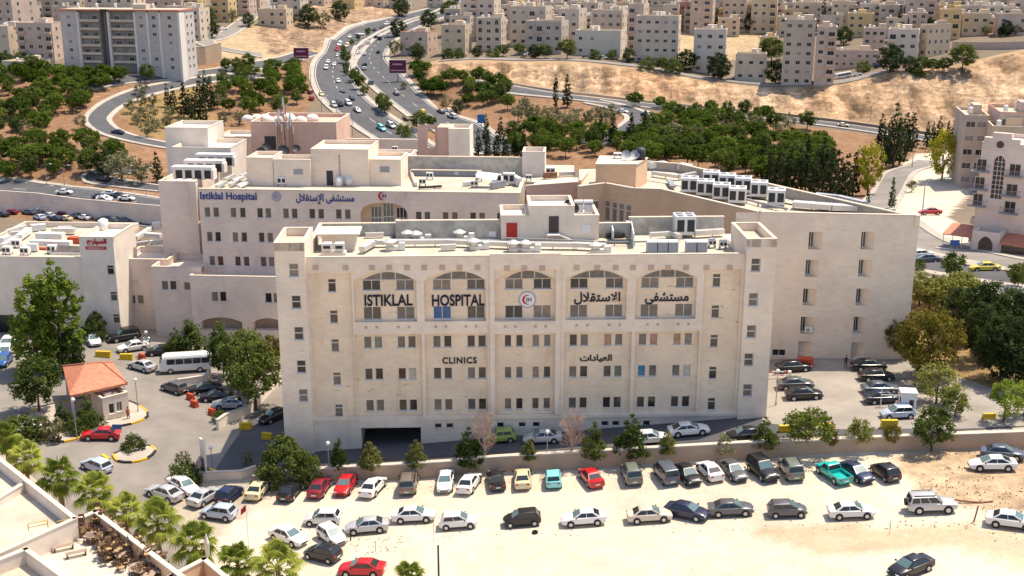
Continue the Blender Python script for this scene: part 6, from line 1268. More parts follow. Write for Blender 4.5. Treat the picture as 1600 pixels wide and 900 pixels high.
for q in HOUSES:
    kw = q[11] if len(q) > 11 else {}; house(*q[:8], yaw=q[8], dep=q[9], bal=q[10], **kw)
# rows further up the hill, roof above roof
rr = random.Random(5); k = 0; far = []
for yb, xs_, hh in ((62, range(700, 1000, 60), 30), (70, range(1385, 1440, 40), 20), (54, range(700, 1640, 52), 30), (44, range(700, 1640, 38), 30), (32, range(690, 1640, 33), 27), (19, range(700, 1640, 31), 24), (44, range(-30, 300, 60), 34), (24, range(-30, 380, 40), 34), (12, range(440, 700, 44), 20)):
    for x in xs_:
        x = x+rr.uniform(-10, 10); w = rr.uniform(22, 36)
        if 560 < x < 690 and yb > 12: continue
        far.append((x, x+w, yb-hh*rr.uniform(.7, 1.2)-4, yb+rr.uniform(-4, 5)))
NC = {'white':'white','cream':'cream','grey':'grey','pink':'pink','yellow':'yellow'}; cc = {}
far.sort()
for x0, x1, yt, yb in far:
    c = rr.choice(['white','cream','grey','pink','white','pale','yellow']); c = 'white' if c == 'pale' else c; zone_ = 'far left hill' if x0 < 480 else ('hill beyond the highway' if x0 < 760 else ('upper middle hill' if x0 < 1180 else 'upper right hill')); n = cc.get((zone_, c), 0); cc[(zone_, c)] = n+1
    house(x0, x1, yt, max(yb, 6), max(2, int((yb-yt)/9)), max(2, int((x1-x0)/13)), c, '%s house high on the %s, %s %s one from the left' % (c, zone_, ordinal(n), c), yaw=rr.uniform(-24, -8), dep=10, bal=(rr.randrange(2),) if rr.random() < .55 else (), side=2, group='houses high on the hills')
# long grey apartment block with balconies and a tiled coping
def long_block():
    p = G(190, 111); y = rad(-9.0); t = thing('apartment_block', 'long grey apartment block with balcony bays and a red tiled coping', 'apartment block', p, y); U = lambda x, yy=70: onplane(x, yy, p, y)[0]; zt = onplane(190, 17, p, y)[1]-p[2]; D = 14; fl = 7; fh = (zt-1)/fl
    segs = [(98,124,0,'w'),(127,158,.9,'b'),(160,172,4,'g'),(175,213,.9,'b'),(215,232,0,'w'),(235,251,0,'w'),(254,281,0,'w')]
    b = MB(); b.box(U(98), 4.2, -8, U(283), D, zt)
    d2 = MB()
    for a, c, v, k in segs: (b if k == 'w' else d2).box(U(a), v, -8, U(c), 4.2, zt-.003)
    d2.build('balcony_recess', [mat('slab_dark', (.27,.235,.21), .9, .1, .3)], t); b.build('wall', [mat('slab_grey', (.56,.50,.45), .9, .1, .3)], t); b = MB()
    for x in (125.5, 173, 214, 233.5, 252.5, 282): b.box(U(x)-.45, -.5, -8, U(x)+.45, 4.2, zt-.5)
    b.build('white_pier', [mat('pier_white', (.74,.68,.61), .9)], t)
    b = MB(); b.box(U(98)-.3, -.7, zt+.003, U(158), D, zt+.5); b.box(U(173), -.7, zt+.003, U(283)+.3, D, zt+.5); b.build('roof', [TILE], t); b = MB(); b.box(U(98)+1, 1, zt+.502, U(283)-1, D-1, zt+.6); b.box(U(205), 4, zt+.6, U(225), 9, zt+2.4); b.build('roof_deck', [ROOFC], t)
    for a, c, v, k in segs:
        w = U(c)-U(a); m = (U(a)+U(c))/2
        for f in range(fl):
            if k == 'b' and f > 0:
                q = MB(); q.box(-w/2+.1, -1.0, -.12, w/2-.1, -.01, .08); q.box(-w/2+.1, -1.0, .08, w/2-.1, -.9, .9); q.build('balcony', [HM['white']], t, (m, v, f*fh))
                for s in (-1, 1): o = ob('window', hwin(2.0, 2.0), t, (m+s*w*.24, v-.003, f*fh+.15)); setmat(o, GL[0] if R.random() < .8 else SHUT, 1)
            elif k == 'w':
                o = ob('window', hwin(1.4, 1.2), t, (m, v-.003, f*fh+1.1)); setmat(o, R.choice([GL[0], SHUT, HM['grey'], GL[1]]), 1)
    for f in range(fl):
        for v in (2.5, 7, 11): o = ob('window', hwin(1.2, 1.2), t, (U(283)+.003, v, f*fh+1.1), math.pi/2); setmat(o, GL[1], 1)
    for k in range(5): ob('water_tank', tank_mesh(), t, (U(110)+k*8, 9, zt+.6))
long_block()
lowwall('broad tan retaining wall right of the long grey apartment block', [(296,103),(322,101),(347,95)], 7.5, m=mat('tan_wall', (.50,.36,.24), .9, .1, .4), name='retaining_wall')
lowwall('long low garden wall on the hill at the upper right', [(1487,76),(1545,77),(1612,76)], 3.0, m=HM['pink'])
lowwall('low guard wall along the foot of the cut slope', [(760,127),(840,139.5),(920,149.5),(1000,159.5),(1100,169.5),(1200,178.5)], .8, m=HM['cream'], name='guard_wall')
lowwall('dark stone guard wall below the sandy slope at the right', [(1215,180),(1317,192.5),(1450,210.5),(1590,235)], 1.0, m=mat('dark_stone', (.22,.18,.15), .9, .15, .5), name='guard_wall')

# ------------------------------------------------------------------ apartment houses on the avenue (right)
def avenue_house():
    p = G(1517, 388); y = rad(-36.0); t = thing('apartment_house', 'pinkish apartment house with a tall arched stair window and red awnings on the avenue', 'apartment house', (p[0], p[1], 0), y); U = lambda px, py: onplane(px, py, p, y)
    u1 = 19.5; zt = U(1517, 226)[1]; zg = p[2]-2
    b = MB(); sw = (U(1552,262)[0], U(1570,262)[0]); zs0 = U(1556,311)[1]; zs1 = U(1563,246)[1]; balc = []
    holes = [(sw[0], sw[1], zs0, zs1-.6, zs1+.3, .45)]; facade(b, 0, u1, zg, zt, 0, holes, mi=0); b.box(0, .46, zg, u1, 13, zt-.02); b.box(0,0.02,zg,.02,.46,zt); b.box(u1-.02,.02,zg,u1,.46,zt)
    b.box(sw[0]-2, -.01, zt, sw[1]+2, 1.2, zt+1.5); b.box(sw[0]-.6, -.012, zt+1.5, sw[1]+.6, 1.0, zt+2.4); ring(b, 0, u1, 0.02, 13, zt-.02, zt+.6, .25, 0, 1)
    b.build('wall', [LIME_R, CAP], t); g = MB(); fr = MB(); n = 9
    g.face([(sw[0],.4,zs0),(sw[1],.4,zs0),(sw[1],.4,zs1+.3),(sw[0],.4,zs1+.3)])
    for k in range(1, 3): x = sw[0]+(sw[1]-sw[0])*k/3; fr.box(x-.05, .3, zs0, x+.05, .39, zs1+.2)
    for k in range(n): z = zs0+(zs1-zs0)*k/n; fr.box(sw[0], .305, z-.05, sw[1], .385, z+.05)
    st = ob('arched_window', None, t); g.build('pane', [GL[0]], st); fr.build('window_frame', [ALU], st)
    c = U(1563,226); b = MB(); b.tube((c[0], -.08, c[1]), (c[0], -.015, c[1]), .62, .62, 20); b.build('medallion', [mat('medallion_brown', (.12,.06,.05), .7)], t)
    for px, py, w in ((1534,258,1.5),(1531,286,1.5),(1528,312,1.5),(1586,266,1.7),(1581,297,1.7),(1578,324,1.7)):
        u, z = U(px, py); z -= .9; o = ob('window', hwin(w, 1.9), t, (u, -.003, z)); setmat(o, GL[0], 1)
        q = MB(); q.box(-1.5, -1.0, -.25, 1.5, -.01, -.05)
        for k in range(13): q.tube((-1.45+k*.24, -.95, -.05), (-1.45+k*.24, -.95, .85), .025, .025, 4)
        q.tube((-1.5,-.95,.87),(1.5,-.95,.87),.04,.04,5); q.tube((-1.5,-.95,.87),(-1.5,-.02,.87),.04,.04,5); q.tube((1.5,-.95,.87),(1.5,-.02,.87),.04,.04,5); q.build('balcony', [mat('railing_grey', (.32,.30,.30), .6)], t, (u, 0, z))
    for f in range(4):       # side towards the lane
        for v in (3.2, 9.0): o = ob('window', hwin(1.4, 1.6), t, (-.003, v, p[2]+1.2+f*3.3), -math.pi/2); setmat(o, GL[0], 1)
        q = MB(); q.box(-1.0, 1.6, -.2, -.01, 5.0, 0); q.box(-1.0, 1.6, 0, -.9, 5.0, .9); q.box(-.9,1.6,0,-.01,1.7,.9); q.box(-.9,4.9,0,-.01,5.0,.9); q.build('balcony', [LIME_R], t, (0, 0, p[2]+.9+f*3.3))
    q = MB(); u0, z0 = U(1522, 335); u1_, z1 = U(1556, 320)
    facade(q, 1.0, 5.6, zg, p[2]+4.2, -4.0, [(2.1, 4.5, zg, p[2]+2.2, p[2]+3.3, .5)]); q.box(1.0, -3.5, zg, 1.4, -.02, p[2]+4.2); q.box(5.2, -3.5, zg, 5.6, -.02, p[2]+4.2); q.box(1.4,-3.5,p[2]+3.3,5.2,-.02,p[2]+3.5); q.build('entrance_porch', [LIME_R], t)
    for ua, ub, va, vb in ((-4.2, .9, -3.2, 2.5), (5.8, 19.5, -5.2, -.02)):      # tiled awnings over the forecourts
        q = MB(); za, zb = p[2]+2.7, p[2]+3.6
        q.face([(ua,va,za),(ub,va,za),(ub,vb,zb),(ua,vb,zb)]); q.face([(ua,va,za-.15),(ua,vb,zb-.15),(ub,vb,zb-.15),(ub,va,za-.15)]); q.face([(ua,va,za-.15),(ub,va,za-.15),(ub,va,za),(ua,va,za)]); q.face([(ua,vb,zb-.15),(ua,va,za-.15),(ua,va,za),(ua,vb,zb)]); q.face([(ub,va,za-.15),(ub,vb,zb-.15),(ub,vb,zb),(ub,va,za)]); q.build('awning', [TILE], t)
        q = MB()
        for k in range(4): x = ua+.2+(ub-ua-.4)*k/3; q.tube((x, va+.15, zg), (x, va+.15, za-.1), .08, .08, 6)
        q.build('awning_posts', [WHITE_M], t)
    q = MB(); q.box(6.0, -7.4, zg, 15.5, -7.1, p[2]+.75); q.box(-4.5, -5.8, zg, .2, -5.5, p[2]+.7); q.box(1.8,-6.6,zg,4.2,-6.3,p[2]+.9); q.build('forecourt_wall', [PLAST_W], t)
    for x in (11, 15): b = MB(); b.box(x, 6, zt+.1, x+1.6, 7.2, zt+1.4); b.build('roof_unit', [WHITE_M], t)
    # rear neighbour
    house(1497, 1534, 180, 292, 5, 2, 'pink', 'rosy apartment house with two window columns behind the awning house', yaw=-12, dep=16, side=3, win=(2.0,1.3), group=None)
    house(1549, 1612, 176, 296, 5, 3, 'pink', 'taller rosy apartment house with a red tiled roof behind the awning house', yaw=-12, dep=16, side=3, tiles=True, group=None)
    house(1540, 1615, 198, 300, 4, 3, 'cream', 'cream stepped apartment house directly behind the awning house', yaw=-14, dep=9, side=2, group=None)
avenue_house()

# ------------------------------------------------------------------ rooftops in the lower left corner
def corner_roofs():
    ZA = 7.6; t = thing('terrace_building', 'pale flat roofed building in the lower left corner with a walled terrace', 'building', P(60, 860, 0)); o_ = t.location.copy(); o_.z = 0; t.location.z = 0
    L2 = lambda q: (q[0]-o_.x, q[1]-o_.y)
    A = [L2(P(x, yy, ZA)) for x, yy in ((-150,600),(122,811),(148,800),(0,866),(-260,985))]
    A = [L2(P(-150,597,ZA)), L2(P(121,811,ZA)), L2(P(0,866,ZA)), L2(P(-260,985,ZA))]
    b = MB(); b.prism(A, -2, ZA-1.1, 0, 1)
    for p, q in zip(A, A[1:]+A[:1]): par_seg(b, q, p, ZA-1.1, ZA, .35, 0, 2)
    b.build('upper_roof', [PLASTER, ROOFC, CAP], t)
    q0 = P(52, 766, ZA-1.0)
    b = MB(); k0, k1 = L2(P(-10,785,ZA-.3)), L2(P(40,755,ZA-.3)); par_seg(b, k0, k1, ZA-1.1, ZA-.35, .35, 0, 2); b.build('roof_kerb', [PLASTER, ROOFC, CAP], t)
    ZB = 7.2; B = [L2(P(150,798,ZB)), L2(P(277,893,ZB)), L2(P(360,955,ZB)), L2(P(60,1060,ZB)), L2(P(-160,940,ZB))]
    b = MB(); b.prism(B, -2, ZB-1.5, 0, 1)
    for p, q in zip(B, B[1:]+B[:1]): par_seg(b, q, p, ZB-1.5, ZB, .35, 2, 3)
    b.build('terrace', [PLASTER, mat('terrace_tiles', (.56,.49,.40), .8, .12, .8), LIME_G, CAP], t)
    ZC = 8.4; C = [L2(P(42,857,ZC)), L2(P(112,908,ZC)), L2(P(40,990,ZC)), L2(P(-120,920,ZC))]
    b = MB(); b.prism(C, 4, ZC-1.2, 0, 1)
    for p, q in zip(C, C[1:]+C[:1]): par_seg(b, q, p, ZC-1.2, ZC, .35, 0, 2)
    b.build('stair_house', [PLASTER, ROOFC, CAP], t)
    ZD = 7.0; D = [L2(P(320,872,ZD)), L2(P(357,903,ZD)), L2(P(330,930,ZD)), L2(P(262,902,ZD))]
    b = MB(); b.prism(D, -2, ZD-1.5, 0, 1)
    for p, q in zip(D, D[1:]+D[:1]): par_seg(b, q, p, ZD-1.5, ZD, .35, 2, 3)
    b.build('side_terrace', [PLASTER, ROOFC, LIME_G, CAP], t)
    return ZB-1.5
ZTER = corner_roofs()
# heaped terrace furniture
WOOD = mat('chair_wood', (.13,.07,.04), .7, .3, 4.0); WOODP = mat('table_top', (.36,.27,.21), .6, .15, 3.0); STRAW = mat('cane_seat', (.40,.28,.13), .8, .2, 5.0)
def box_mesh(nm, bx, m):
    b = MB()
    for q in bx: b.box(*q)
    return b.mesh(nm, [m])
CH = [('seat', box_mesh('seat', [(-.22,-.22,.42,.22,.22,.46)], STRAW)), ('backrest', box_mesh('backrest', [(-.22,.19,.55,.22,.23,.92)], WOOD))]+[('leg', box_mesh('leg', [(x-.025,y_-.025,0,x+.025,y_+.025,.42 if y_ < 0 else .95)], WOOD)) for x in (-.2,.2) for y_ in (-.2,.2)]
TB = [('table_top', box_mesh('table_top', [(-.45,-.45,.70,.45,.45,.75)], WOODP))]+[('leg', box_mesh('leg', [(x-.03,y_-.03,0,x+.03,y_+.03,.70)], WOOD)) for x in (-.38,.38) for y_ in (-.38,.38)]
def furn(kind, label, cat, loc, rot, group, parts):
    t = thing(kind, label, cat, loc, 0, group); t.rotation_euler = rot
    for nm, me in parts: ob(nm, me, t)
    return t
rq = random.Random(9)
TERR = [P(*q, ZTER) for q in ((122,832),(160,811),(268,896),(235,912),(168,884))]
c = 0
def terr_pt():
    while True:
        x = rq.uniform(min(q[0] for q in TERR), max(q[0] for q in TERR)); y = rq.uniform(min(q[1] for q in TERR), max(q[1] for q in TERR))
        if inpoly(np.array([x]), np.array([y]), TERR)[0]: return x, y
for k in range(34):
    x, y = terr_pt(); furn('terrace_table', 'square brown table pushed into the furniture heap on the terrace', 'table', (x, y, ZTER), (0, 0, rq.random()*3), 'tables heaped on the terrace', TB)
for k in range(190):
    x, y = terr_pt(); up_ = rq.random() < .45; furn('terrace_chair', 'brown wooden chair stacked anyhow in the furniture heap on the terrace', 'chair', (x, y, ZTER+(.0 if not up_ else rq.uniform(.75, 1.25))), (rq.choice([0, math.pi, 1.57]) if up_ else 0, rq.gauss(0,.15), rq.random()*6.28), 'chairs heaped on the terrace', CH)
for x, y, lab in ((100,860,'slatted bench on the terrace, farther of two'),(120,870,'slatted bench on the terrace, nearer of two')):
    p = P(x, y, ZTER); t = thing('terrace_bench', lab, 'bench', p, rad(28), 'benches on the terrace'); ob('seat', box_mesh('seat', [(-.9,k*.14-.2,.42,.9,k*.14-.09,.46) for k in range(4)], WOODP), t); ob('leg', box_mesh('leg', [(-.8,-.2,0,-.7,.3,.42)], WOOD), t); ob('leg', box_mesh('leg', [(.7,-.2,0,.8,.3,.42)], WOOD), t)
YM = mat('yellow_steel', (.62,.42,.03), .5, .1, 3.0)
for x, y, z, lab in ((60,827,ZTER+1.5,'yellow tubular frame standing on the parapet between the roofs'),(106,823,ZTER+1.0,'yellow tubular frame at the corner of the furniture terrace')):
    p = P(x, y, z); b = MB(); b.path([(-.8,0,0),(-.8,0,.7),(.8,0,.7),(.8,0,0)], .04); b.path([(-.8,0,.35),(.8,0,.35)], .03); b.path([(-.8,.5,0),(-.8,0,.7)], .03); b.path([(.8,.5,0),(.8,0,.7)], .03); ob('steel_frame', b.mesh('steel_frame', [YM]), None, p, rad(25), label=lab, cat='frame')
# ------------------------------------------------------------------ roof plant of the clinic block
def fw(u, v, z): c, s = math.cos(FY), math.sin(FY); return (F0[0]+u*c-v*s, F0[1]+u*s+v*c, z)
def fpt(px, py, z=22.42): p = P(px, py, z); return p
def item(name, label, cat, parts, loc, rz=0, group=None):
    """parts: (name, MB, material[, smooth]); a single part becomes the thing itself"""
    if len(parts) == 1: q = parts[0]; return q[1].build(q[0] if name is None else name, [q[2]] if not isinstance(q[2], list) else q[2], None, loc, rz, len(q) > 3, label=label, cat=cat, group=group)
    t = thing(name, label, cat, loc, rz, group)
    for q in parts: q[1].build(q[0], q[2] if isinstance(q[2], list) else [q[2]], t, smooth=len(q) > 3)
    return t
def mb(f):
    b = MB(); f(b); return b
def fan_unit(px, py, label, s=1.0, z=22.42):
    item('roof_fan', label, 'roof fan', [('base', mb(lambda b: (b.box(-.5*s,-.5*s,0,.5*s,.5*s,.5*s), b.box(-.35*s,-.35*s,.5*s,.35*s,.35*s,.95*s))), DUCT), ('cowl', mb(lambda b: (b.tube((0,0,.95*s),(0,0,1.15*s),.75*s,.85*s,14), b.tube((0,0,1.15*s),(0,0,1.45*s),.85*s,.25*s,14))), DUCT), ('elbow', mb(lambda b: (b.box(.5*s,-.3*s,.05,1.3*s,.3*s,.55*s), b.box(1.2*s,-.35*s,.05,1.9*s,.35*s,.95*s))), WHITE_M)], P(px, py, z), FY+R.uniform(-.2,.2), 'exhaust fans on the clinic roof')
for x, y, l in ((609,391,'leftmost fan on the clinic roof, before the long duct'),(637,377,'fan behind the long duct, left of the red door'),(650,378,'fan beside another behind the long duct'),(718,376,'fan close to the red door'),(740,390,'fan before the long duct, nearest left of the red door'),(802,393,'fan in front of the red door'),(821,393,'fan in front of the brown door'),(930,396,'fan at the right end of the long duct')): fan_unit(x, y, l, .95)
def ductrun(label, pix, z, w, hgt, m=DUCT, legs=True, up=.35, name='roof_duct'):
    pts = [P(x, y, z) for x, y in pix]; b = MB()
    for p, q in zip(pts[:-1], pts[1:]):
        d = Vector((q[0]-p[0], q[1]-p[1])); L_ = d.length; d /= L_; n = Vector((-d.y, d.x))*w/2
        b.prism([(p[0]-n.x,p[1]-n.y),(q[0]-n.x,q[1]-n.y),(q[0]+n.x,q[1]+n.y),(p[0]+n.x,p[1]+n.y)], z+up, z+up+hgt, 0, bottom=True)
        k = 0
        while k < L_:
            c = (p[0]+d.x*k, p[1]+d.y*k); b.box(c[0]-.06, c[1]-.06, z-.05, c[0]+.06, c[1]+.06, z+up); b.prism([(c[0]-n.x*1.08-d.x*.06,c[1]-n.y*1.08-d.y*.06),(c[0]-n.x*1.08+d.x*.06,c[1]-n.y*1.08+d.y*.06),(c[0]+n.x*1.08+d.x*.06,c[1]+n.y*1.08+d.y*.06),(c[0]+n.x*1.08-d.x*.06,c[1]+n.y*1.08-d.y*.06)], z+up-.03, z+up+hgt+.03, 0, bottom=True); k += 2.4
    return b.build(name, [m], label=label, cat='duct')
ductrun('long pale duct running along the clinic roof below the pavilion', [(566,397),(585,386),(700,385),(800,389),(900,390),(944,392)], 22.42, .75, .5)
ductrun('thin pipe run along the clinic roof beside the long duct', [(590,381),(700,379),(780,382)], 22.42, .2, .2, GREY_M)
ductrun('thin pipe run before the pavilion steps', [(790,378),(880,381),(960,384),(1010,383)], 22.42, .2, .2, GREY_M)
ductrun('short duct behind the grey cabinets on the clinic roof', [(1016,374),(1052,372),(1062,377)], 22.42, .6, .5)
ductrun('pale duct between chiller and right tower on the clinic roof', [(1085,372),(1130,369)], 22.42, .8, .6)
ductrun('short upright pipe frame left of the chiller', [(955,366),(958,380)], 22.42, .15, 1.4, WHITE_M, up=.1, name='pipe_frame')
ductrun('pipe frame behind the grey cabinets', [(1020,358),(1048,358)], 22.42, .15, .5, WHITE_M, up=.7, name='pipe_frame')
p = P(525, 392, 22.42); item('roof_shed', 'cream roof shed with an overhanging slab at the left of the clinic roof', 'shed', [('wall', mb(lambda b: b.box(-1.6,0,0,2.2,3.2,1.9)), PLASTER), ('roof', mb(lambda b: b.box(-2.2,-.5,1.903,2.8,3.7,2.12)), CAP)], p, FY)
for x, y, l in ((512,400,'left hooded air intake before the cream roof shed'),(531,400,'right hooded air intake before the cream roof shed')): item('air_intake', l, 'air intake', [('base', mb(lambda b: b.box(-.7,-.5,0,.7,.9,.5)), PLAST_W), ('hood', mb(lambda b: (b.box(-.5,-.2,.5,.5,.8,1.5), b.box(-.6,-.6,.9,.6,-.2,1.6))), WHITE_M), ('louvre', mb(lambda b: b.box(-.4,-.63,1.0,.4,-.605,1.35)), DARK_M)], P(x, y, 22.42), FY, 'air intakes by the roof shed')
for i, x in enumerate((1018,1034.5,1051,1079,1096)): item('roof_cabinet', 'grey plant cabinet with a white lid on the clinic roof, %s from left' % ORD[i], 'cabinet', [('body', mb(lambda b: b.box(-.56,-.5,0,.56,.8,1.35)), mat('cabinet_grey', (.30,.33,.36), .5, .06, 3.0)), ('lid', mb(lambda b: b.box(-.6,-.55,1.353,.6,.85,1.46)), WHITE_M)], P(x, 395.5, 22.42), FY, 'grey cabinets on the clinic roof')
def chiller(p, rz, label, w, d, hgt, fans, group=None, name='chiller'):
    b = MB(); b.box(-w/2, 0, .35, w/2, d, hgt); lm = mb(lambda q: q.box(-.07,-.07,0,.07,.07,.35)).mesh('leg', [GREY_M])
    pn = MB(); n = 2
    for k in range(n): x0 = -w/2+w*k/n; pn.box(x0+w*.07, -.02, .35+hgt*.16, x0+w/n-w*.07, -.004, hgt*.84)
    t = item(name, label, 'chiller', [('housing', b, WHITE_M), ('coil', pn, DARK_M)], p, rz, group)
    for x in (-w/2+.1, w/2-.1):
        for y in (.1, d-.1): ob('leg', lm, t, (x, y, 0))
    for fx, fy in fans: f = mb(lambda b: b.tube((fx*w, fy*d, hgt+.003), (fx*w, fy*d, hgt+.12), .42, .42, 14)).build('fan', [GREY_M], t)
    return t
chiller(P(1071, 372, 22.42), FY, 'large white chiller with four fans at the back of the clinic roof', 2.5, 2.4, 2.7, [(-.24,.27),(.24,.27),(-.24,.74),(.24,.74)])
for x, y, l in ((1113,388,'left of two small white units by the right tower'),(1130,390,'right of two small white units by the right tower')): chiller(P(x, y, 22.42), FY, l, .9, .7, 1.0, [(0,.5)], 'small units on the clinic roof', 'condenser_unit')
def dish(p, az, r, label, m=DARK_M, tilt=35, group='satellite dishes'):
    b = MB(); n = 18
    for i in range(4):
        r0, r1 = r*i/4, r*(i+1)/4; z0, z1 = .28*r*(i/4)**2, .28*r*((i+1)/4)**2
        for k in range(n):
            a0, a1 = 6.2832*k/n, 6.2832*(k+1)/n; b.face([(r0*math.cos(a0),r0*math.sin(a0),z0),(r0*math.cos(a1),r0*math.sin(a1),z0),(r1*math.cos(a1),r1*math.sin(a1),z1),(r1*math.cos(a0),r1*math.sin(a0),z1)] if i else [(0,0,0),(r1*math.cos(a0),r1*math.sin(a0),z1),(r1*math.cos(a1),r1*math.sin(a1),z1)])
    t = thing('satellite_dish', label, 'satellite dish', p, 0, group); d = b.build('reflector', [m], t, (0, 0, r*1.1), smooth=True); d.rotation_euler = (rad(90-tilt), 0, az)
    mb(lambda b: b.tube((0,0,0),(0,0,r*1.1),.06,.06,6)).build('mast', [GREY_M], t); a = mb(lambda b: b.tube((0,0,.1*r),(0,0,r*.8),.03,.03,5)).build('feed_arm', [GREY_M], t, (0,0,r*1.1)); a.rotation_euler = (rad(90-tilt), 0, az)
dish(P(889, 331, 24.95), rad(-10), .72, 'dark dish on the stair house roof, rear of two'); dish(P(895, 338, 24.95), rad(-10), .78, 'dark dish on the stair house roof, front of two')
for x, l in ((905,'left of two grey solar heaters on the stair house'),(920,'right of two grey solar heaters on the stair house')): item('solar_heater', l, 'solar heater', [('collector', mb(lambda b: b.face([(-.5,0,.2),(.5,0,.2),(.5,.7,1.3),(-.5,.7,1.3)])), GREY_M), ('frame', mb(lambda b: (b.box(-.5,.65,0,-.44,.71,1.3), b.box(.44,.65,0,.5,.71,1.3), b.box(-.5,-.02,0,.5,.04,.2))), ALU), ('tank', mb(lambda b: b.tube((-.55,.85,1.35),(.55,.85,1.35),.25,.25,12)), WHITE_M)], P(x, 334, 24.95), FY, 'solar heaters on the stair house')
# ------------------------------------------------------------------ roof plant of the main block and the wing
ZM = 21.52
for i, (x, y) in enumerate(((300,281),(318,270),(335,260))):
    p = P(x, y, 22.3 if i < 1 else 21.9); t = thing('air_handler', 'long white air handling unit at the left end of the hospital roof, %s' % ('nearest of three','middle of three','farthest of three')[i], 'air handler', p, RY, 'air handlers')
    mb(lambda b: b.box(-3.2,0,1.5,3.2,1.9,2.0)).build('fan_deck', [WHITE_M], t); mb(lambda b: [b.prism([(-3+k*1.5,.1),(-2.6+k*1.5,.1),(-2.6+k*1.5,1.8),(-3+k*1.5,1.8)], 0, 1.5) for k in range(5)]).build('coil_frames', [PLAST_W], t); mb(lambda b: b.box(-2.9,.4,.1,2.9,1.6,1.45)).build('coil', [DARK_M], t)
for i, (x, y) in enumerate(((358,283),(372,286),(384,278),(366,292),(380,294),(346,294))): ductrun('pale pipe and duct tangle by the air handlers, %s piece from the left' % ORD[(1,3,5,2,4,0)[i]], [(x-7, y+3), (x+8, y-4)], ZM, .5, .4, [DUCT, WHITE_M, DUCT][i % 3])
for x, y, r, l in ((408,246,.8,'black dish at the foot of the lattice mast, leftmost'),(416,238,.75,'black dish behind the leftmost one at the mast'),(443,247,1.0,'large black dish in front of the lattice mast'),(463,240,.7,'dark dish right of the lattice mast')): dish(P(x, y, 23.9), rad(20), r, l)
for x, y, l in ((530,291,'white barrel tank by the hospital penthouse door'),(545,290,'taller white barrel tank with a dark rim by the penthouse')): item('barrel_tank', l, 'tank', [('barrel', mb(lambda b: b.tube((0,0,0),(0,0,1.3),.55,.55,14)), WHITE_M, 1), ('lid', mb(lambda b: b.tube((0,0,1.303),(0,0,1.5),.57,.3,14)), WHITE_M)], P(x, y, ZM), 0, 'barrel tanks on the hospital roof')
for i, (x, y, s) in enumerate(((617,238,1.1),(654,245,1.1),(671,281,1.2),(660,291,1.2),(748,284,1.2),(741,294,1.2),(713,276,.8),(795,290,2.0),(776,288,1.6),(826,283,1.0),(440,291,1.5),(860,277,1.6))): chiller(P(x, y, ZM), RY, 'condenser box on the main hospital roof, %s from the left' % ORD[sorted([617,654,671,660,748,741,713,795,776,826,440,860]).index(x)], .9*s, .5*s, .95*s, [], 'condenser boxes on the main hospital roof', 'condenser_unit')
item('roof_canopy', 'dark framed white canopy at the right end of the hospital roof', 'canopy', [('canopy', mb(lambda b: b.face([(-1.6,0,1.6),(1.6,0,1.2),(1.6,2.2,1.9),(-1.6,2.2,2.2)])), WHITE_M), *[('post', mb(lambda b: b.tube((x,y,0),(x,y,1.5),.05)), DARK_M) for x in (-1.5,1.5) for y in (.1,2.1)]], P(760, 294, ZM), RY)
b = MB()
for k in range(9):
    x = -6+k*1.45; n = 8
    b.ball((x, R.uniform(1, 4), .2), R.uniform(1.0, 1.5), 12, 0, .8, -.2)
b.build('white_tarpaulin', [PLAST_W], None, P(432, 192, 26.85), RY, True, label='heap of white tarpaulins along the roof of the pink block', cat='tarpaulin')
def mast(px, yb, yt, label, w=1.0):
    p = P(px, yb, 22.0); ht = onplane(px, yt, p, 0)[1]-p[2]; t = thing('lattice_mast', label, 'mast', p, rad(15)); b = MB(); n = int(ht/1.2); c = [(w*math.cos(a), w*math.sin(a)) for a in (0.5, 2.6, 4.7)]
    for k in range(3): b.tube((*c[k],0), (c[k][0]*.6,c[k][1]*.6,ht), .07, .05, 5)
    for i in range(n):
        z0, z1 = ht*i/n, ht*(i+1)/n; s0, s1 = 1-.4*i/n, 1-.4*(i+1)/n
        for k in range(3): q = (k+1) % 3; b.tube((c[k][0]*s0,c[k][1]*s0,z0),(c[q][0]*s1,c[q][1]*s1,z1),.03,.03,4); b.tube((c[k][0]*s1,c[k][1]*s1,z1),(c[q][0]*s1,c[q][1]*s1,z1),.03,.03,4)
    b.build('lattice', [RUST], t); g = MB()
    for k in range(4): a = k*1.6; g.box(math.cos(a)*w*.95-.12, math.sin(a)*w*.95-.12, ht*(.62+.08*k), math.cos(a)*w*.95+.12, math.sin(a)*w*.95+.12, ht*(.62+.08*k)+1.2)
    g.build('antennas', [WHITE_M], t); mb(lambda b: b.tube((0,0,ht),(0,0,ht+1.6),.22,.10,8)).build('top_antenna', [mat('antenna_grey', (.42,.46,.46), .5)], t); return t
mast(446, 238, 166, 'rusty lattice mast with antennas on the hospital roof, main one', .75); mast(438, 240, 185, 'shorter lattice mast left of the main one', .45); mast(456, 240, 190, 'shorter lattice mast right of the main one', .45)
WZ = 22.72
for i, (x, y) in enumerate(((1076,304),(1101,309),(1126,315),(1151,321))): chiller(P(x, y, WZ), WY-.12, 'boxy white chiller, front row on the wing roof, %s from the left' % ORD[i], 2.35, 2.4, 2.35, [(-.25,.5),(.25,.5)], 'chillers on the wing roof')
for i, (x, y) in enumerate(((1110,294),(1135,299),(1160,304),(1185,311),(1212,324))): chiller(P(x, y, WZ), WY-.12, 'boxy white chiller, back row on the wing roof, %s from the left' % ORD[i], 2.35, 2.4, 2.35, [(-.25,.5),(.25,.5)], 'chillers on the wing roof')
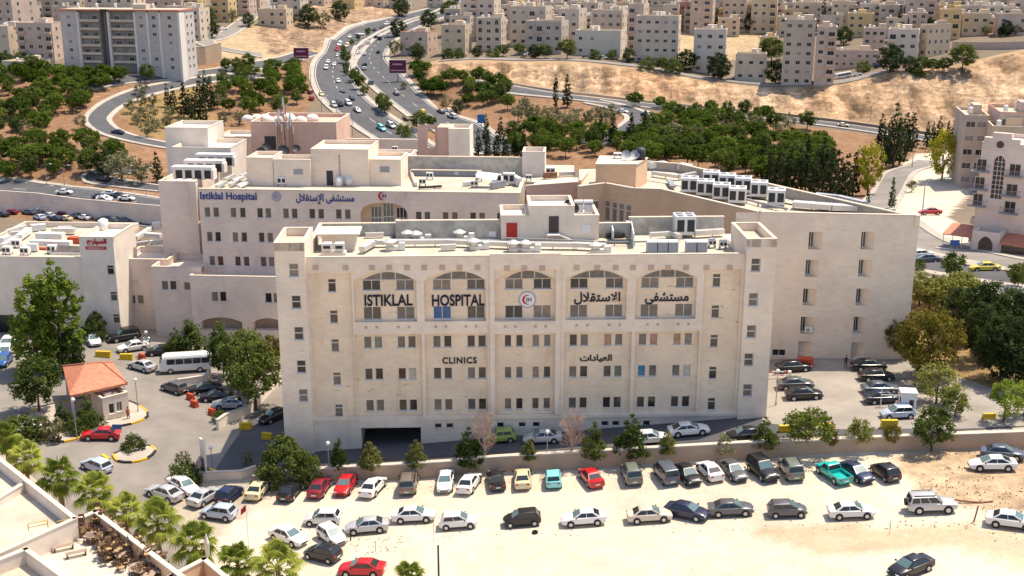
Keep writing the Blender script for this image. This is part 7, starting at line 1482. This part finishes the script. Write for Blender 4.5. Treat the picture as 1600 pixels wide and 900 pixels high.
ductrun('long pale duct on the right part of the wing roof', [(1240,326),(1300,331),(1350,333)], WZ, 1.6, .7); ductrun('grey capped duct behind the long pale one on the wing roof', [(1275,314),(1310,318),(1352,328)], WZ, .9, .8, mat('duct_grey', (.36,.38,.41), .5)); ductrun('duct line behind the chillers at the left of the wing roof', [(1020,276),(1060,282),(1100,274)], WZ, .6, .5)
ductrun('white duct beside the wing penthouse', [(1015,266),(1040,264)], WZ, 1.2, .9, WHITE_M); ductrun('white boxed duct left part of the wing roof', [(1062,268),(1078,271)], WZ, 1.4, 1.0, WHITE_M)
ductrun('pipe bundle in front of the first chiller on the wing roof', [(1045,286),(1052,297)], WZ, .8, .3, GREY_M); ductrun('pipe run between the chiller rows on the wing roof', [(1085,300),(1150,312),(1185,322),(1230,332)], WZ, .3, .25, GREY_M)
item('barrel_tank', 'dark barrel tank on the wing penthouse', 'tank', [('barrel', mb(lambda b: b.tube((0,0,0),(0,0,1.6),.7,.7,14)), DARK_M, 1), ('lid', mb(lambda b: b.tube((0,0,1.603),(0,0,1.8),.7,.3,14)), DARK_M)], P(1001, 249, 26.62)); dish(P(978, 250, 26.62), 0, .7, 'grey dish on the wing penthouse, left of two', GREY_M); dish(P(992, 250, 26.62), 0, .7, 'grey dish on the wing penthouse, right of two', GREY_M)
chiller(P(965, 248, 26.62), WY, 'small white unit on the wing penthouse', 1.2, .8, .8, [], None, 'condenser_unit')
for x, y, l in ((1263,514,'white air conditioner under a niche window of the wing'),(1340,561,'white air conditioner low on the wing wall')):
    u, z = wu(x, y); b = MB(); b.box(-.45, -.42, -.35, .45, -.03, .35); o = b.build('air_conditioner', [WHITE_M], wing, (u, 0, z)); mb(lambda b: b.tube((-.08,-.44,0),(-.08,-.422,0),.26,.26,14)).build('fan_grille', [GREY_M], o)
for i, (a, c, w, hh, m) in enumerate((((572,372),(600,371),.5,.5,DUCT),((667,366),(700,365),.4,.4,WHITE_M),((690,392),(712,391),.6,.6,DUCT),((760,371),(776,372),.5,.7,WHITE_M),((948,372),(975,371),.7,.4,DARK_M),((950,380),(985,380),.5,.3,DARK_M),((985,362),(990,388),.12,1.6,WHITE_M),((1140,380),(1150,392),.5,.4,WHITE_M))): ductrun('small piece of plant on the clinic roof, %s of eight from the left' % ORD[i], [a, c], 22.42, w, hh, m, up=.15, name='roof_plant')
for i, (a, c, w, hh, m) in enumerate((((655,296),(690,294),.4,.3,DARK_M),((690,274),(735,274),.6,.5,DUCT),((725,291),(742,289),.7,.5,WHITE_M),((768,296),(790,292),.5,.9,GREY_M),((800,285),(812,292),.8,1.2,WHITE_M),((850,280),(870,279),.6,.9,RUST),((874,276),(898,275),.6,.6,DUCT),((640,268),(650,292),.4,.5,DUCT))): ductrun('piece of plant on the rear hospital roof, %s' % ('low dark pipe before the front parapet','duct under the rear parapet','white box by the condensers','tall grey box at the dark canopy','white box beside the canopy','rusty frame by the small roof tower','duct right of the small roof tower','duct along the penthouse corner')[i], [a, c], ZM, w, hh, m, up=.15, name='roof_plant')
ZE = zl-.78
for i, (a, c, w, hh, m) in enumerate((((2,383),(14,378),1.0,1.0,WHITE_M),((20,372),(36,371),.8,.9,DUCT),((46,393),(60,393),.8,1.1,WHITE_M),((50,362),(72,360),1.0,1.0,WHITE_M),((66,384),(74,380),.5,.6,DARK_M),((92,362),(112,361),.8,.7,DUCT))): ductrun('extra plant box on the emergency roof, %s of six from the left' % ORD[i], [a, c], ZE, w, hh, m, up=.15, name='roof_plant')
ZE = zl-.78
for i, (x, y, x2, y2, w, hh, m) in enumerate(((50,386,112,388,1.1,.8,WHITE_M),(60,375,100,376,1.4,.9,WHITE_M),(5,392,30,376,.9,.7,DUCT),(30,378,46,366,1.0,.8,WHITE_M),(84,366,118,366,1.2,.7,DUCT),(12,368,40,360,.9,.6,DUCT))): ductrun('pale duct on the emergency roof, %s of six from the left' % ORD[(3,4,0,1,5,2)[i]], [(x,y),(x2,y2)], ZE, w, hh, m)
b = MB(); b.box(-1.2,0,0,1.2,1.2,1.0); b.build('roof_box', [mat('orange_red_paint', (.52,.09,.03), .6, .1, 2.0)], None, P(117, 381, ZE), EY, label='orange red plant box on the emergency roof beside the tower', cat='plant box')
ductrun('low red pipe cover under the white duct on the emergency roof', [(62,390),(92,391)], ZE, .5, .3, mat('orange_red_paint', (.5,.1,.04)), up=.05)
item('skylight', 'long glazed skylight on the emergency roof', 'skylight', [('glazing', mb(lambda b: (b.face([(-2.6,0,.3),(2.6,0,.3),(2.6,1.2,1.1),(-2.6,1.2,1.1)]), b.face([(-2.6,2.4,.3),(-2.6,1.2,1.1),(2.6,1.2,1.1),(2.6,2.4,.3)]))), GL[2]), ('kerb', mb(lambda b: (b.box(-2.7,-.1,0,2.7,0,.32), b.box(-2.7,2.4,0,2.7,2.5,.32), b.box(-2.7,0,0,-2.6,2.4,.32), b.box(2.6,0,0,2.7,2.4,.32), [b.box(-2.62+k*.65,-.01,.3,-2.56+k*.65,2.4,1.12) for k in (0,8)])), WHITE_M)], P(106, 398, ZE), EY)
for i, (x, y) in enumerate(((38,400),(10,399),(80,397),(25,388))): chiller(P(x, y, ZE), EY, 'white condenser box on the emergency roof, %s from the left' % ORD[(2,0,3,1)[i]], 1.3, 1.0, 1.3, [], 'condensers on the emergency roof', 'condenser_unit')
item('barrel_tank', 'white barrel tank on the emergency tower', 'tank', [('barrel', mb(lambda b: b.tube((0,0,0),(0,0,1.5),.75,.75,14)), WHITE_M, 1), ('lid', mb(lambda b: b.tube((0,0,1.503),(0,0,1.8),.75,.25,14)), WHITE_M)], P(162, 359, ztow-.68))
ZL_ = ru(225, 405, .5)[1]-.78
for i, (x, y, x2, y2, w, hh, m) in enumerate(((212,378,240,360,.7,.6,WHITE_M),(205,388,232,384,.6,.5,DUCT),(228,372,252,374,.8,.6,WHITE_M),(206,372,224,366,.5,.4,RUST),(236,386,256,384,.7,.7,WHITE_M),(240,362,252,361,1.2,1.2,WHITE_M))): ductrun('duct in the tangle between tower and hospital, %s from the left' % ORD[(2,0,3,1,4,5)[i]], [(x,y),(x2,y2)], ZL_, w, hh, m)

# ------------------------------------------------------------------ plaza furniture
def gatehouse():
    c = G(148, 652); t = thing('gatehouse', 'gatehouse with a red tiled hipped roof and a small stone cabin', 'gatehouse', c); L3 = lambda q: (q[0]-c[0], q[1]-c[1], q[2]-c[2])
    ze = c[2]+4.0; FL, FR, BR, BL = [L3(P(x, y, ze)) for x, y in ((109,618),(199,598),(176,566),(98,572))]; r0, r1 = [L3(P(x, y, ze+1.7)) for x, y in ((134,568),(160,566))]
    b = MB(); b.face([FL, FR, r1, r0]); b.face([FR, BR, r1]); b.face([BR, BL, r0, r1]); b.face([BL, FL, r0]); dn = lambda q: (q[0], q[1], q[2]-.3)
    for p, q in ((FL,FR),(FR,BR),(BR,BL),(BL,FL)): b.face([dn(p), dn(q), q, p])
    b.face([dn(BL), dn(BR), dn(FR), dn(FL)])
    rf_ = b.build('roof', [TILE], t); b = MB()
    for p, q in ((r0,r1),(FL,r0),(FR,r1),(BR,r1),(BL,r0)): b.tube((p[0],p[1],p[2]+.04),(q[0],q[1],q[2]+.04),.10,.10,6)
    b.build('ridge_tiles', [TILE], rf_); b = MB()
    for q in (FL, FR, BR, BL): b.tube((q[0]*.92, q[1]*.92, -1), (q[0]*.92, q[1]*.92, q[2]-.25), .16, .16, 8)
    b.build('posts', [PLAST_W], t); b = MB(); u0 = L3(P(128, 640, c[2]+1))
    w = MB(); q = [L3(G(x, y)) for x, y in ((163,660),(203,652))]; a = math.atan2(q[1][1]-q[0][1], q[1][0]-q[0][0]); Lc = math.hypot(q[1][0]-q[0][0], q[1][1]-q[0][1])
    facade(w, 0, Lc, -1, 3.1, 0, [(.75,1.45,.9,2.2),(1.75,2.45,.95,2.2)], .15); w.box(0, .16, -1, Lc, 3.6, 2.6); w.box(0,.002,-1,.02,.16,3.1); w.box(Lc-.02,.002,-1,Lc,.16,3.1); ring(w, 0, Lc, .003, 3.6, 2.6, 3.1, .22, 0, 1)
    cb = w.build('cabin', [LIME, CAP], t, q[0], a); window(cb, .75, .1, .9, .7, 1.3, 'plain', GL[0]); window(cb, 1.75, .1, .95, .7, 1.25, 'sash', GL[2]); mb(lambda b: (b.box(.9,1.2,2.6,1.7,2.0,3.2), b.box(1.9,1.3,2.6,2.5,2.1,3.0))).build('roof_unit', [WHITE_M], cb)
gatehouse()
def lamp(x, yb, yt, label, n=1):
    p = G(x, yb); ht = onplane(x, yt, p, 0)[1]-p[2]; t = thing('street_lamp', label, 'street lamp', p, 0, 'globe lamps'); mb(lambda b: (b.tube((0,0,-.1),(0,0,.5),.10,.09,8), b.tube((0,0,.5),(0,0,ht-.35),.06,.045,8))).build('post', [GREY_M], t); mb(lambda b: b.ball((0,0,ht-.12), .24, 14)).build('globe', [mat('milk_glass', (.78,.77,.74), .3)], t, smooth=True)
    if n > 1:
        for k in range(4): mb(lambda b: (b.ball((.35*math.cos(k*1.57), .35*math.sin(k*1.57), ht-1.0-.55*(k % 2)), .2, 10), b.tube((0,0,ht-1.3-.5*(k%2)),(.35*math.cos(k*1.57), .35*math.sin(k*1.57), ht-1.2-.55*(k%2)),.03))).build('globe', [mat('milk_glass', (.78,.77,.74), .3)], t, smooth=True)
for x, yb, yt, l, n in ((216,645,592,'globe lamp at the gatehouse kerb',1),(121,690,623,'globe lamp in the gatehouse garden',1),(379,642,605,'globe lamp beside the red barriers',1),(332,736,698,'globe lamp beside the tall sign panel',1),(514,733,691,'globe lamp at the wall above the maroon sedan',1),(855,717,673,'globe lamp before the shaded silver car',1),(1212,634,578,'globe lamp at the corner of the yard',1),(231,556,518,'post with a cluster of globes by the white and black car',4)): lamp(x, yb, yt, l, n)
def block(x, y, m, label, rz=0, s=(1.5,.6,.8), group='yellow barrier blocks', name='barrier_block'):
    b = MB(); a, d, hh = s; b.prism([(-a/2,-d/2),(a/2,-d/2),(a/2,d/2),(-a/2,d/2)], -.1, hh*.45, 0); v = [(-a/2,-d*.32),(a/2,-d*.32),(a/2,d*.32),(-a/2,d*.32)]; b.prism(v, hh*.45+.002, hh, 0)
    b.build(name, [m], None, G(x, y), rz, label=label, cat='barrier', group=group)
REDB = mat('red_plastic', (.50,.07,.03), .5, .1, 2.0)
for x, y, l, a, s in ((162,558,'yellow block left of the white and black car, under the poplars',-.1,(2.2,.7,.9)),(198,562,'yellow block in front of the white and black car',0,(1.8,.7,.9)),(166,724,'yellow block at the tip of the traffic island',-.8,(1.6,.6,.9)),(336,746,'yellow block under the tall sign panel',-.6,(1.6,.6,.9)),(384,671,'yellow block at the end of the ramp wall',0,(1.5,.7,.9)),(418,686,'yellow block in the shade of the clinic block',-.3,(1.3,.7,.8)),(1389,669,'yellow block behind the trees before the guard booth',0,(1.8,.7,1.0)),(1228,675,'yellow block behind the fresh green tree, left',0,(1.6,.7,.8)),(1291,672,'yellow block behind the fresh green tree, right',0,(1.6,.7,.8)),(1545,655,'yellow block on the kerb of the hospital road',0,(1.4,.6,.7))): block(x, y, YM, l, a, s)
for x, y, l in ((298,625,'red plastic barrier, farthest of three by the dark cars'),(304,636,'red plastic barrier, middle of three by the dark cars'),(332,649,'red plastic barrier, nearest of three by the dark cars'),(222,562,'red barrier cone beside the globe cluster post')): block(x, y, REDB, l, -.6, (1.1,.6,.9), 'red plastic barriers')
item('dumpster', 'red bin at the foot of the wing behind a black car', 'bin', [('bin', mb(lambda b: b.prism([(-.9,-.6),(.9,-.6),(.9,.6),(-.9,.6)], 0, 1.2, 0)), REDB), ('lid', mb(lambda b: b.box(-.95,-.65,1.203,.95,.65,1.3)), REDB)], G(1258,574), WY)
def booth():
    p = G(1416, 646); t = thing('guard_booth', 'small white guard booth with a dark window at the yard entrance', 'booth', p, rad(-8)); b = MB(); facade(b, -.85, .85, -.1, 2.7, -.8, [(.0,.6,1.1,2.0)], .08); b.box(-.85,-.71,-.1,.85,.8,2.68); b.box(-.85,-.8,-.1,-.84,-.71,2.7); b.box(.84,-.8,-.1,.85,-.71,2.7); b.build('cabin', [WHITE_M], t); window(t, .0, -.76, 1.1, .6, .9, 'plain', GL[0]); mb(lambda b: b.box(-.95,-.9,2.703,.95,.9,2.85)).build('roof', [WHITE_M], t); mb(lambda b: b.box(-.86,-.55,.3,-.853,.0,2.1)).build('door', [GL[0]], t)
booth()
p = G(1218, 592); t = thing('barrier_gate', 'red and white barrier arm at the yard entrance by the wing', 'barrier gate', p, rad(-5)); mb(lambda b: b.box(1.0,-.2,0,1.4,.2,1.1)).build('housing', [WHITE_M], t); b = MB()
for k in range(8): b.box(-3.0+k*.5, -.05, .9, -2.5+k*.5-.002, .05, 1.02, k % 2)
b.build('arm', [WHITE_M, REDB], t); b = MB()
for k in range(8): b.box(-3.0+k*.5, -.04, .45, -2.5+k*.5-.002, .04, .55, (k+1) % 2)
b.build('lower_arm', [WHITE_M, REDB], t)
p = G(1388, 636); b = MB(); b.path([(-.9,0,0),(-.9,0,2.3),(1.4,0,2.3)], .06); b.path([(-.9,0,1.5),(1.4,0,1.5)], .05); ob('gate_frame', b.mesh('gate_frame', [WHITE_M]), None, p, rad(-5), label='white tubular gate frame left of the guard booth', cat='gate')
# totem sign, flag, parasol, poles, billboards, road sign
p = G(320, 745); t = thing('sign_totem', 'tall white sign panel leaning over the plaza corner', 'sign', p, rad(-52)); mb(lambda b: b.box(-.55,-.12,0,.55,.12,4.6)).build('panel', [PLAST_W], t); mb(lambda b: b.box(-.45,-.15,.9,.45,-.122,2.4)).build('poster', [mat('sign_maroon', (.26,.10,.11), .6)], t)
p = P(391, 890, 0); g = h1(p[0], p[1]); p = P(391, 892, g) ; t = thing('flagpole', 'thin flagpole with a small red flag in front of the cream car', 'flagpole', (p[0], p[1], g)); ht = onplane(389, 787, (p[0], p[1], g), 0)[1]-g; mb(lambda b: b.tube((0,0,0),(0,0,ht),.045,.03,6)).build('pole', [ALU], t); f = MB(); n = 6
for k in range(n): a, c = k/n, (k+1)/n; f.face([(-.5*a,.06*math.sin(a*6),ht-.1-.5*a),(-.5*c,.06*math.sin(c*6),ht-.1-.5*c),(-.5*c-.05,.06*math.sin(c*6),ht-.8-.4*c),(-.5*a-.05,.06*math.sin(a*6),ht-.8-.4*a)])
f.build('flag', [mat('flag_red', (.5,.02,.03), .8)], t)
p = P(326, 888, ZTER-3); g = h1(p[0], p[1]); t = thing('parasol', 'folded white parasol between two fan palms', 'parasol', (p[0], p[1], g)); zt_ = onplane(327, 834, (p[0], p[1], g), 0)[1]-g; mb(lambda b: b.tube((0,0,0),(0,0,zt_-.3),.04,.04,6)).build('pole', [ALU], t); mb(lambda b: (b.tube((0,0,zt_-2.2),(0,0,zt_-.9),.16,.24,10), b.tube((0,0,zt_-.9),(0,0,zt_),.24,.03,10))).build('canopy', [PLAST_W], t)
def pole(x, yb, yt, r, m, label, lean=(0,0), name='pole'):
    p = G(x, yb) if yb <= 899 else (lambda q: (q[0], q[1], h1(q[0], q[1])))(P(x, yb, float(zlot(P(x, yb, 1)[0])))); ht = onplane(x, yt, p, 0)[1]-p[2]; b = MB(); b.tube((0,0,-.3),(lean[0],lean[1],ht),r,r*.9,7); b.build(name, [m], None, p, label=label, cat='pole')
pole(686, 930, 852, .10, DARK_M, 'dark post at the lower edge of the sandy lot'); pole(548, 845, 826, .07, DARK_M, 'thin dark stake in front of the silver sedan'); pole(1521, 815, 790, .08, RUST, 'leaning wooden post at the right end of the lot', (.3,0)); pole(587, 862, 846, .035, GREY_M, 'thin wire stake on the dirt left of the black post'); pole(1390, 835, 812, .03, GREY_M, 'thin wire stake right of the white sedan'); pole(678, 846, 818, .03, GREY_M, 'thin wire stake beside the white hatchback')
b = MB(); b.path([(-2.6,.6,.15),(-1.2,.05,.12),(.4,-.25,.12),(1.6,-.1,.18)], .10, 7); b.build('log', [RUST], None, G(1525,785), 0, label='dark bent log on the rubble at the right of the lot', cat='log')
def billboard(x, yb, y0, y1, w, label):
    p = G(x, yb); z0 = onplane(x, y1, p, 0)[1]-p[2]; z1 = onplane(x, y0, p, 0)[1]-p[2]; hw_ = w/2/pxof(*p)[2]; t = thing('billboard', label, 'billboard', p, 0, 'maroon billboards'); mb(lambda b: b.box(-hw_,-.3,z0,hw_,.3,z1)).build('board', [mat('billboard_maroon', (.13,.015,.045), .6, .1, .5)], t); mb(lambda b: b.tube((0,0,-.5),(0,0,z0),.3,.3,8)).build('post', [GREY_M], t); mb(lambda b: b.box(-hw_-.1,-.34,z1+.003,hw_+.1,.34,z1+.25)).build('top_rail', [WHITE_M], t); mb(lambda b: b.box(-hw_-.1,-.34,z0-.25,hw_+.1,.34,z0-.003)).build('bottom_rail', [WHITE_M], t); mb(lambda b: (b.box(-hw_*.6,-.33,z0+(z1-z0)*.62,hw_*.55,-.302,z0+(z1-z0)*.74), b.box(-hw_*.85,-.33,z0+(z1-z0)*.16,hw_*.85,-.302,z0+(z1-z0)*.24))).build('poster_band', [mat('poster_pale', (.50,.32,.36), .6)], t)
billboard(471, 95, 75, 91, 23, 'maroon billboard left of the highway'); billboard(622, 128, 94, 114, 26, 'maroon billboard on the median tip right of the highway')
p = G(1490, 398); z0, z1 = onplane(1489, 384, p, 0)[1]-p[2], onplane(1489, 375, p, 0)[1]-p[2]; t = thing('road_sign', 'blue road sign on two posts beside the avenue', 'road sign', p); mb(lambda b: b.box(-.8,-.06,z0,.8,.0,z1)).build('board', [mat('sign_blue', (.03,.10,.30), .5)], t); mb(lambda b: (b.tube((-.5,.04,-.2),(-.5,.04,z1),.05), b.tube((.5,.04,-.2),(.5,.04,z1),.05))).build('posts', [GREY_M], t)
p = G(185, 690); t = thing('road_sign', 'small blue sign on a post by the planted island', 'road sign', p); mb(lambda b: b.box(-.55,-.05,1.6,.55,0,2.2)).build('board', [mat('sign_blue', (.03,.10,.30), .5)], t); mb(lambda b: b.tube((0,.04,-.2),(0,.04,2.1),.04)).build('post', [GREY_M], t)
b = MB(); b.box(-5,-.5,-5.5,5,.5,.4); p = P(752, 190, -2); t = thing('billboard', 'blue round topped board behind the roofs, beside the dark conifers', 'billboard', G(752,205)); mb(lambda b: b.box(-1.4,-.15,3.0,1.4,.15,6.2)).build('board', [mat('board_blue', (.03,.16,.36), .5)], t); mb(lambda b: b.tube((0,0,-.5),(0,0,3.0),.15)).build('post', [GREY_M], t)
def tall_lamp(x, yb, yt, dx, label):
    p = G(x, yb); ht = onplane(x, yt, p, 0)[1]-p[2]; t = thing('street_light', label, 'street light', p, 0, 'tall street lights'); mb(lambda b: (b.tube((0,0,-.3),(0,0,ht*.85),.13,.08,7), b.path([(0,0,ht*.85),(dx*.25,0,ht*.95),(dx,0,ht)], .06))).build('mast', [GREY_M], t); mb(lambda b: b.box(dx*1.0-.1*abs(dx)/dx, -.18, ht-.08, dx*1.28, .18, ht+.08)).build('lantern', [WHITE_M], t)
for x, yb, yt, dx, l in ((1441,335,279,4.0,'tall curved street light beside the red car at the lane'),(73,289,256,1.5,'street light at the left street, left of two before the grove'),(101,291,258,1.5,'street light at the left street, right of two before the grove'),(229,306,262,1.5,'street light before the hospital corner on the left street'),(551,212,168,2,'street light left of the highway, nearest'),(526,186,140,2,'street light left of the highway, second nearest'),(503,178,150,2,'street light on the left pavement of the highway'),(486,135,104,2,'street light left of the highway near the billboard'),(604,82,55,-2,'street light right of the highway near its bend'),(596,112,72,-2,'street light on the right side of the highway above the billboard'),(716,200,165,-2,'street light by the cars turning off the highway'),(1298,176,158,1.5,'street light at the foot of the sandy slope, left'),(1360,190,162,1.5,'street light at the foot of the sandy slope, right'),(1206,172,150,1.5,'street light by the round clipped tree'),(1049,155,130,1.5,'street light under the cut slope'),(910,140,118,1.5,'street light under the cut slope near the dark conifers'),(1425,262,228,1.2,'thin street light beside the lane'),(283,106,72,1,'lamp post beside the long grey apartment block')): tall_lamp(x, yb, yt, dx, l)
# railing below the avenue
pts = [G(x, y) for x, y in ((1424,433),(1470,441),(1520,449),(1570,456),(1610,462))]; b = MB()
for p, q in zip(pts[:-1], pts[1:]):
    n = int(math.hypot(q[0]-p[0], q[1]-p[1])/.6)
    for k in range(n): a = k/n; x, y = p[0]+(q[0]-p[0])*a, p[1]+(q[1]-p[1])*a; z = h1(x, y); b.box(x-.05,y-.04,z-.3,x+.05,y+.04,z+1.0)
    for zz in (.35, .85): b.tube((p[0],p[1],h1(p[0],p[1])+zz),(q[0],q[1],h1(q[0],q[1])+zz),.04,.04,4)
b.build('railing', [WHITE_M], label='white picket railing along the lower side of the avenue', cat='railing')
# kerbed islands
def island(pix, label_, m=CONC):
    pts = spline([G(*q) for q in pix]+[G(*pix[0])], 1.0); patch('traffic_island', [tuple(p) for p in pts[:-1]], .22, m, 2.5); b = MB()
    for i in range(len(pts)-1):
        p, q = pts[i], pts[i+1]; d = Vector(q-p); d.normalize(); n = Vector((-d.y, d.x))*.14; zp, zq = h1(*p), h1(*q); v = [(p[0]-n.x,p[1]-n.y,zp),(q[0]-n.x,q[1]-n.y,zq),(q[0]+n.x,q[1]+n.y,zq),(p[0]+n.x,p[1]+n.y,zp)]; k = len(b.v); b.v += v+[(a, c, z+.27) for a, c, z in v]
        for f in ((4,5,6,7),(0,1,5,4),(2,3,7,6),(1,2,6,5),(3,0,4,7)): b.f.append(tuple(k+j for j in f)); b.m.append((i//2) % 2)
    b.build('kerb', [YELLOWP, BLACKP], kind='structure')
island([(177,712),(184,722),(206,724),(230,718),(243,706),(236,699),(222,699),(196,704)], ''); island([(20,668),(40,684),(72,689),(100,692),(130,684),(160,672),(205,664),(231,652),(224,640),(200,628),(160,620),(110,628),(60,640)], '')
# loose stones at the right of the lot: too many to count
b = MB(); rr = random.Random(3)
for poly, n in (([(1430,742),(1500,726),(1600,760),(1600,800),(1520,800),(1440,770)], 300), ([(1440,690),(1560,682),(1600,690),(1500,712),(1380,716)], 160), ([(540,842),(640,838),(630,862),(560,868)], 90), ([(1180,822),(1500,812),(1600,845),(1590,860),(1500,824),(1200,830)], 90), ([(640,836),(880,832),(1180,826),(1180,830),(880,838),(650,842)], 40), ([(450,766),(900,742),(1400,712),(1400,717),(900,748),(450,772)], 120)):
    w = [G(*q) for q in poly]; x0, x1 = min(q[0] for q in w), max(q[0] for q in w); y0, y1 = min(q[1] for q in w), max(q[1] for q in w); k = 0
    while k < n:
        x, y = rr.uniform(x0, x1), rr.uniform(y0, y1)
        if not inpoly(np.array([x]), np.array([y]), w)[0]: continue
        k += 1; s = rr.uniform(.02, .13); z = h1(x, y); c = [(x+s*rr.uniform(.6,1.3)*math.cos(a), y+s*rr.uniform(.6,1.3)*math.sin(a)) for a in (0,1.2,2.5,3.7,5.0)]; i = len(b.v); b.v += [(p[0], p[1], z-.03) for p in c]+[(x+(p[0]-x)*.5, y+(p[1]-y)*.5, z+s*rr.uniform(.5,1)) for p in c]
        for j in range(5): q = (j+1) % 5; b.f.append((i+j, i+q, i+5+q, i+5+j)); b.m.append(0)
        b.f.append(tuple(i+5+j for j in range(5))); b.m.append(0)
b.build('rubble', [mat('rubble_stone', (.44,.35,.25), .95, .3, 1.0)], label='loose stones and clods scattered over the sandy lot', cat='rubble', kind='stuff')
# ------------------------------------------------------------------ people
def person(px, py, top, legs, skin, label, rz):
    V = {'pel':(0,0,.95),'ch':(0,.02,1.28),'nk':(0,.02,1.48),'hd':(0,-.01,1.60),'hd2':(0,-.01,1.70),'ls':(.19,.02,1.40),'le':(.25,.03,1.12),'lh':(.24,-.08,.88),'rs':(-.19,.02,1.40),'re':(-.25,.03,1.12),'rh':(-.24,-.06,.88),'lp':(.10,0,.90),'lk':(.11,-.05,.50),'la':(.12,.04,.08),'lt':(.12,-.12,.04),'rp':(-.10,0,.90),'rk':(-.10,.03,.50),'ra':(-.10,.12,.08),'rt':(-.10,-.03,.04)}
    E_ = [('pel','ch'),('ch','nk'),('nk','hd'),('hd','hd2'),('ch','ls'),('ls','le'),('le','lh'),('ch','rs'),('rs','re'),('re','rh'),('pel','lp'),('lp','lk'),('lk','la'),('la','lt'),('pel','rp'),('rp','rk'),('rk','ra'),('ra','rt')]
    RR = dict(pel=.15,ch=.16,nk=.06,hd=.095,hd2=.08,ls=.07,le=.05,lh=.04,rs=.07,re=.05,rh=.04,lp=.10,lk=.07,la=.05,lt=.04,rp=.10,rk=.07,ra=.05,rt=.04); ks = list(V); me = bpy.data.meshes.new('person'); me.from_pydata([V[k] for k in ks], [(ks.index(a), ks.index(c)) for a, c in E_], [])
    o = bpy.data.objects.new('person', me); COL.objects.link(o); md = o.modifiers.new('s', 'SKIN'); md.use_smooth_shade = True
    for i, k in enumerate(ks): me.skin_vertices[0].data[i].radius = (RR[k], RR[k]*.85)
    me.skin_vertices[0].data[0].use_root = True; o.modifiers.new('d', 'SUBSURF').levels = 1
    dg = bpy.context.evaluated_depsgraph_get(); dg.update(); m2 = bpy.data.meshes.new_from_object(o.evaluated_get(dg)); o.modifiers.clear(); o.data = m2; m2.materials.clear()
    for m in (mat('cloth_'+top[0], top[1], .9), mat('cloth_'+legs[0], legs[1], .9), mat('skin', (.42,.25,.17), .7)): m2.materials.append(m)
    for p in m2.polygons: z = p.center[2]; p.material_index = 2 if (z > 1.46 or (z < .95 and abs(p.center[0]) > .19)) else (0 if z > .92 else 1)
    hb = MB(); hb.ball((0,.01,1.70), .105, 10, 0, 1.0, -.1); hb.build('hair', [mat('hair_dark', (.02,.015,.012), .8)], o, smooth=True)
    p = G(px, py); o.location = p; o.location.z += .06; o.rotation_euler = (0, 0, rz); o['label'] = label; o['category'] = 'person'
person(233, 543, ('teal',(.02,.25,.30)), ('dark',(.03,.03,.04)), 0, 'person in a teal top standing in the shade behind the globe cluster post', .4); person(1321, 576, ('black',(.03,.03,.04)), ('dark',(.03,.03,.04)), 0, 'person in dark clothes by the wing wall', 0); person(201, 657, ('redbrown',(.35,.10,.06)), ('dark',(.03,.03,.04)), 0, 'person in a reddish top at the gatehouse cabin corner', 1.0)
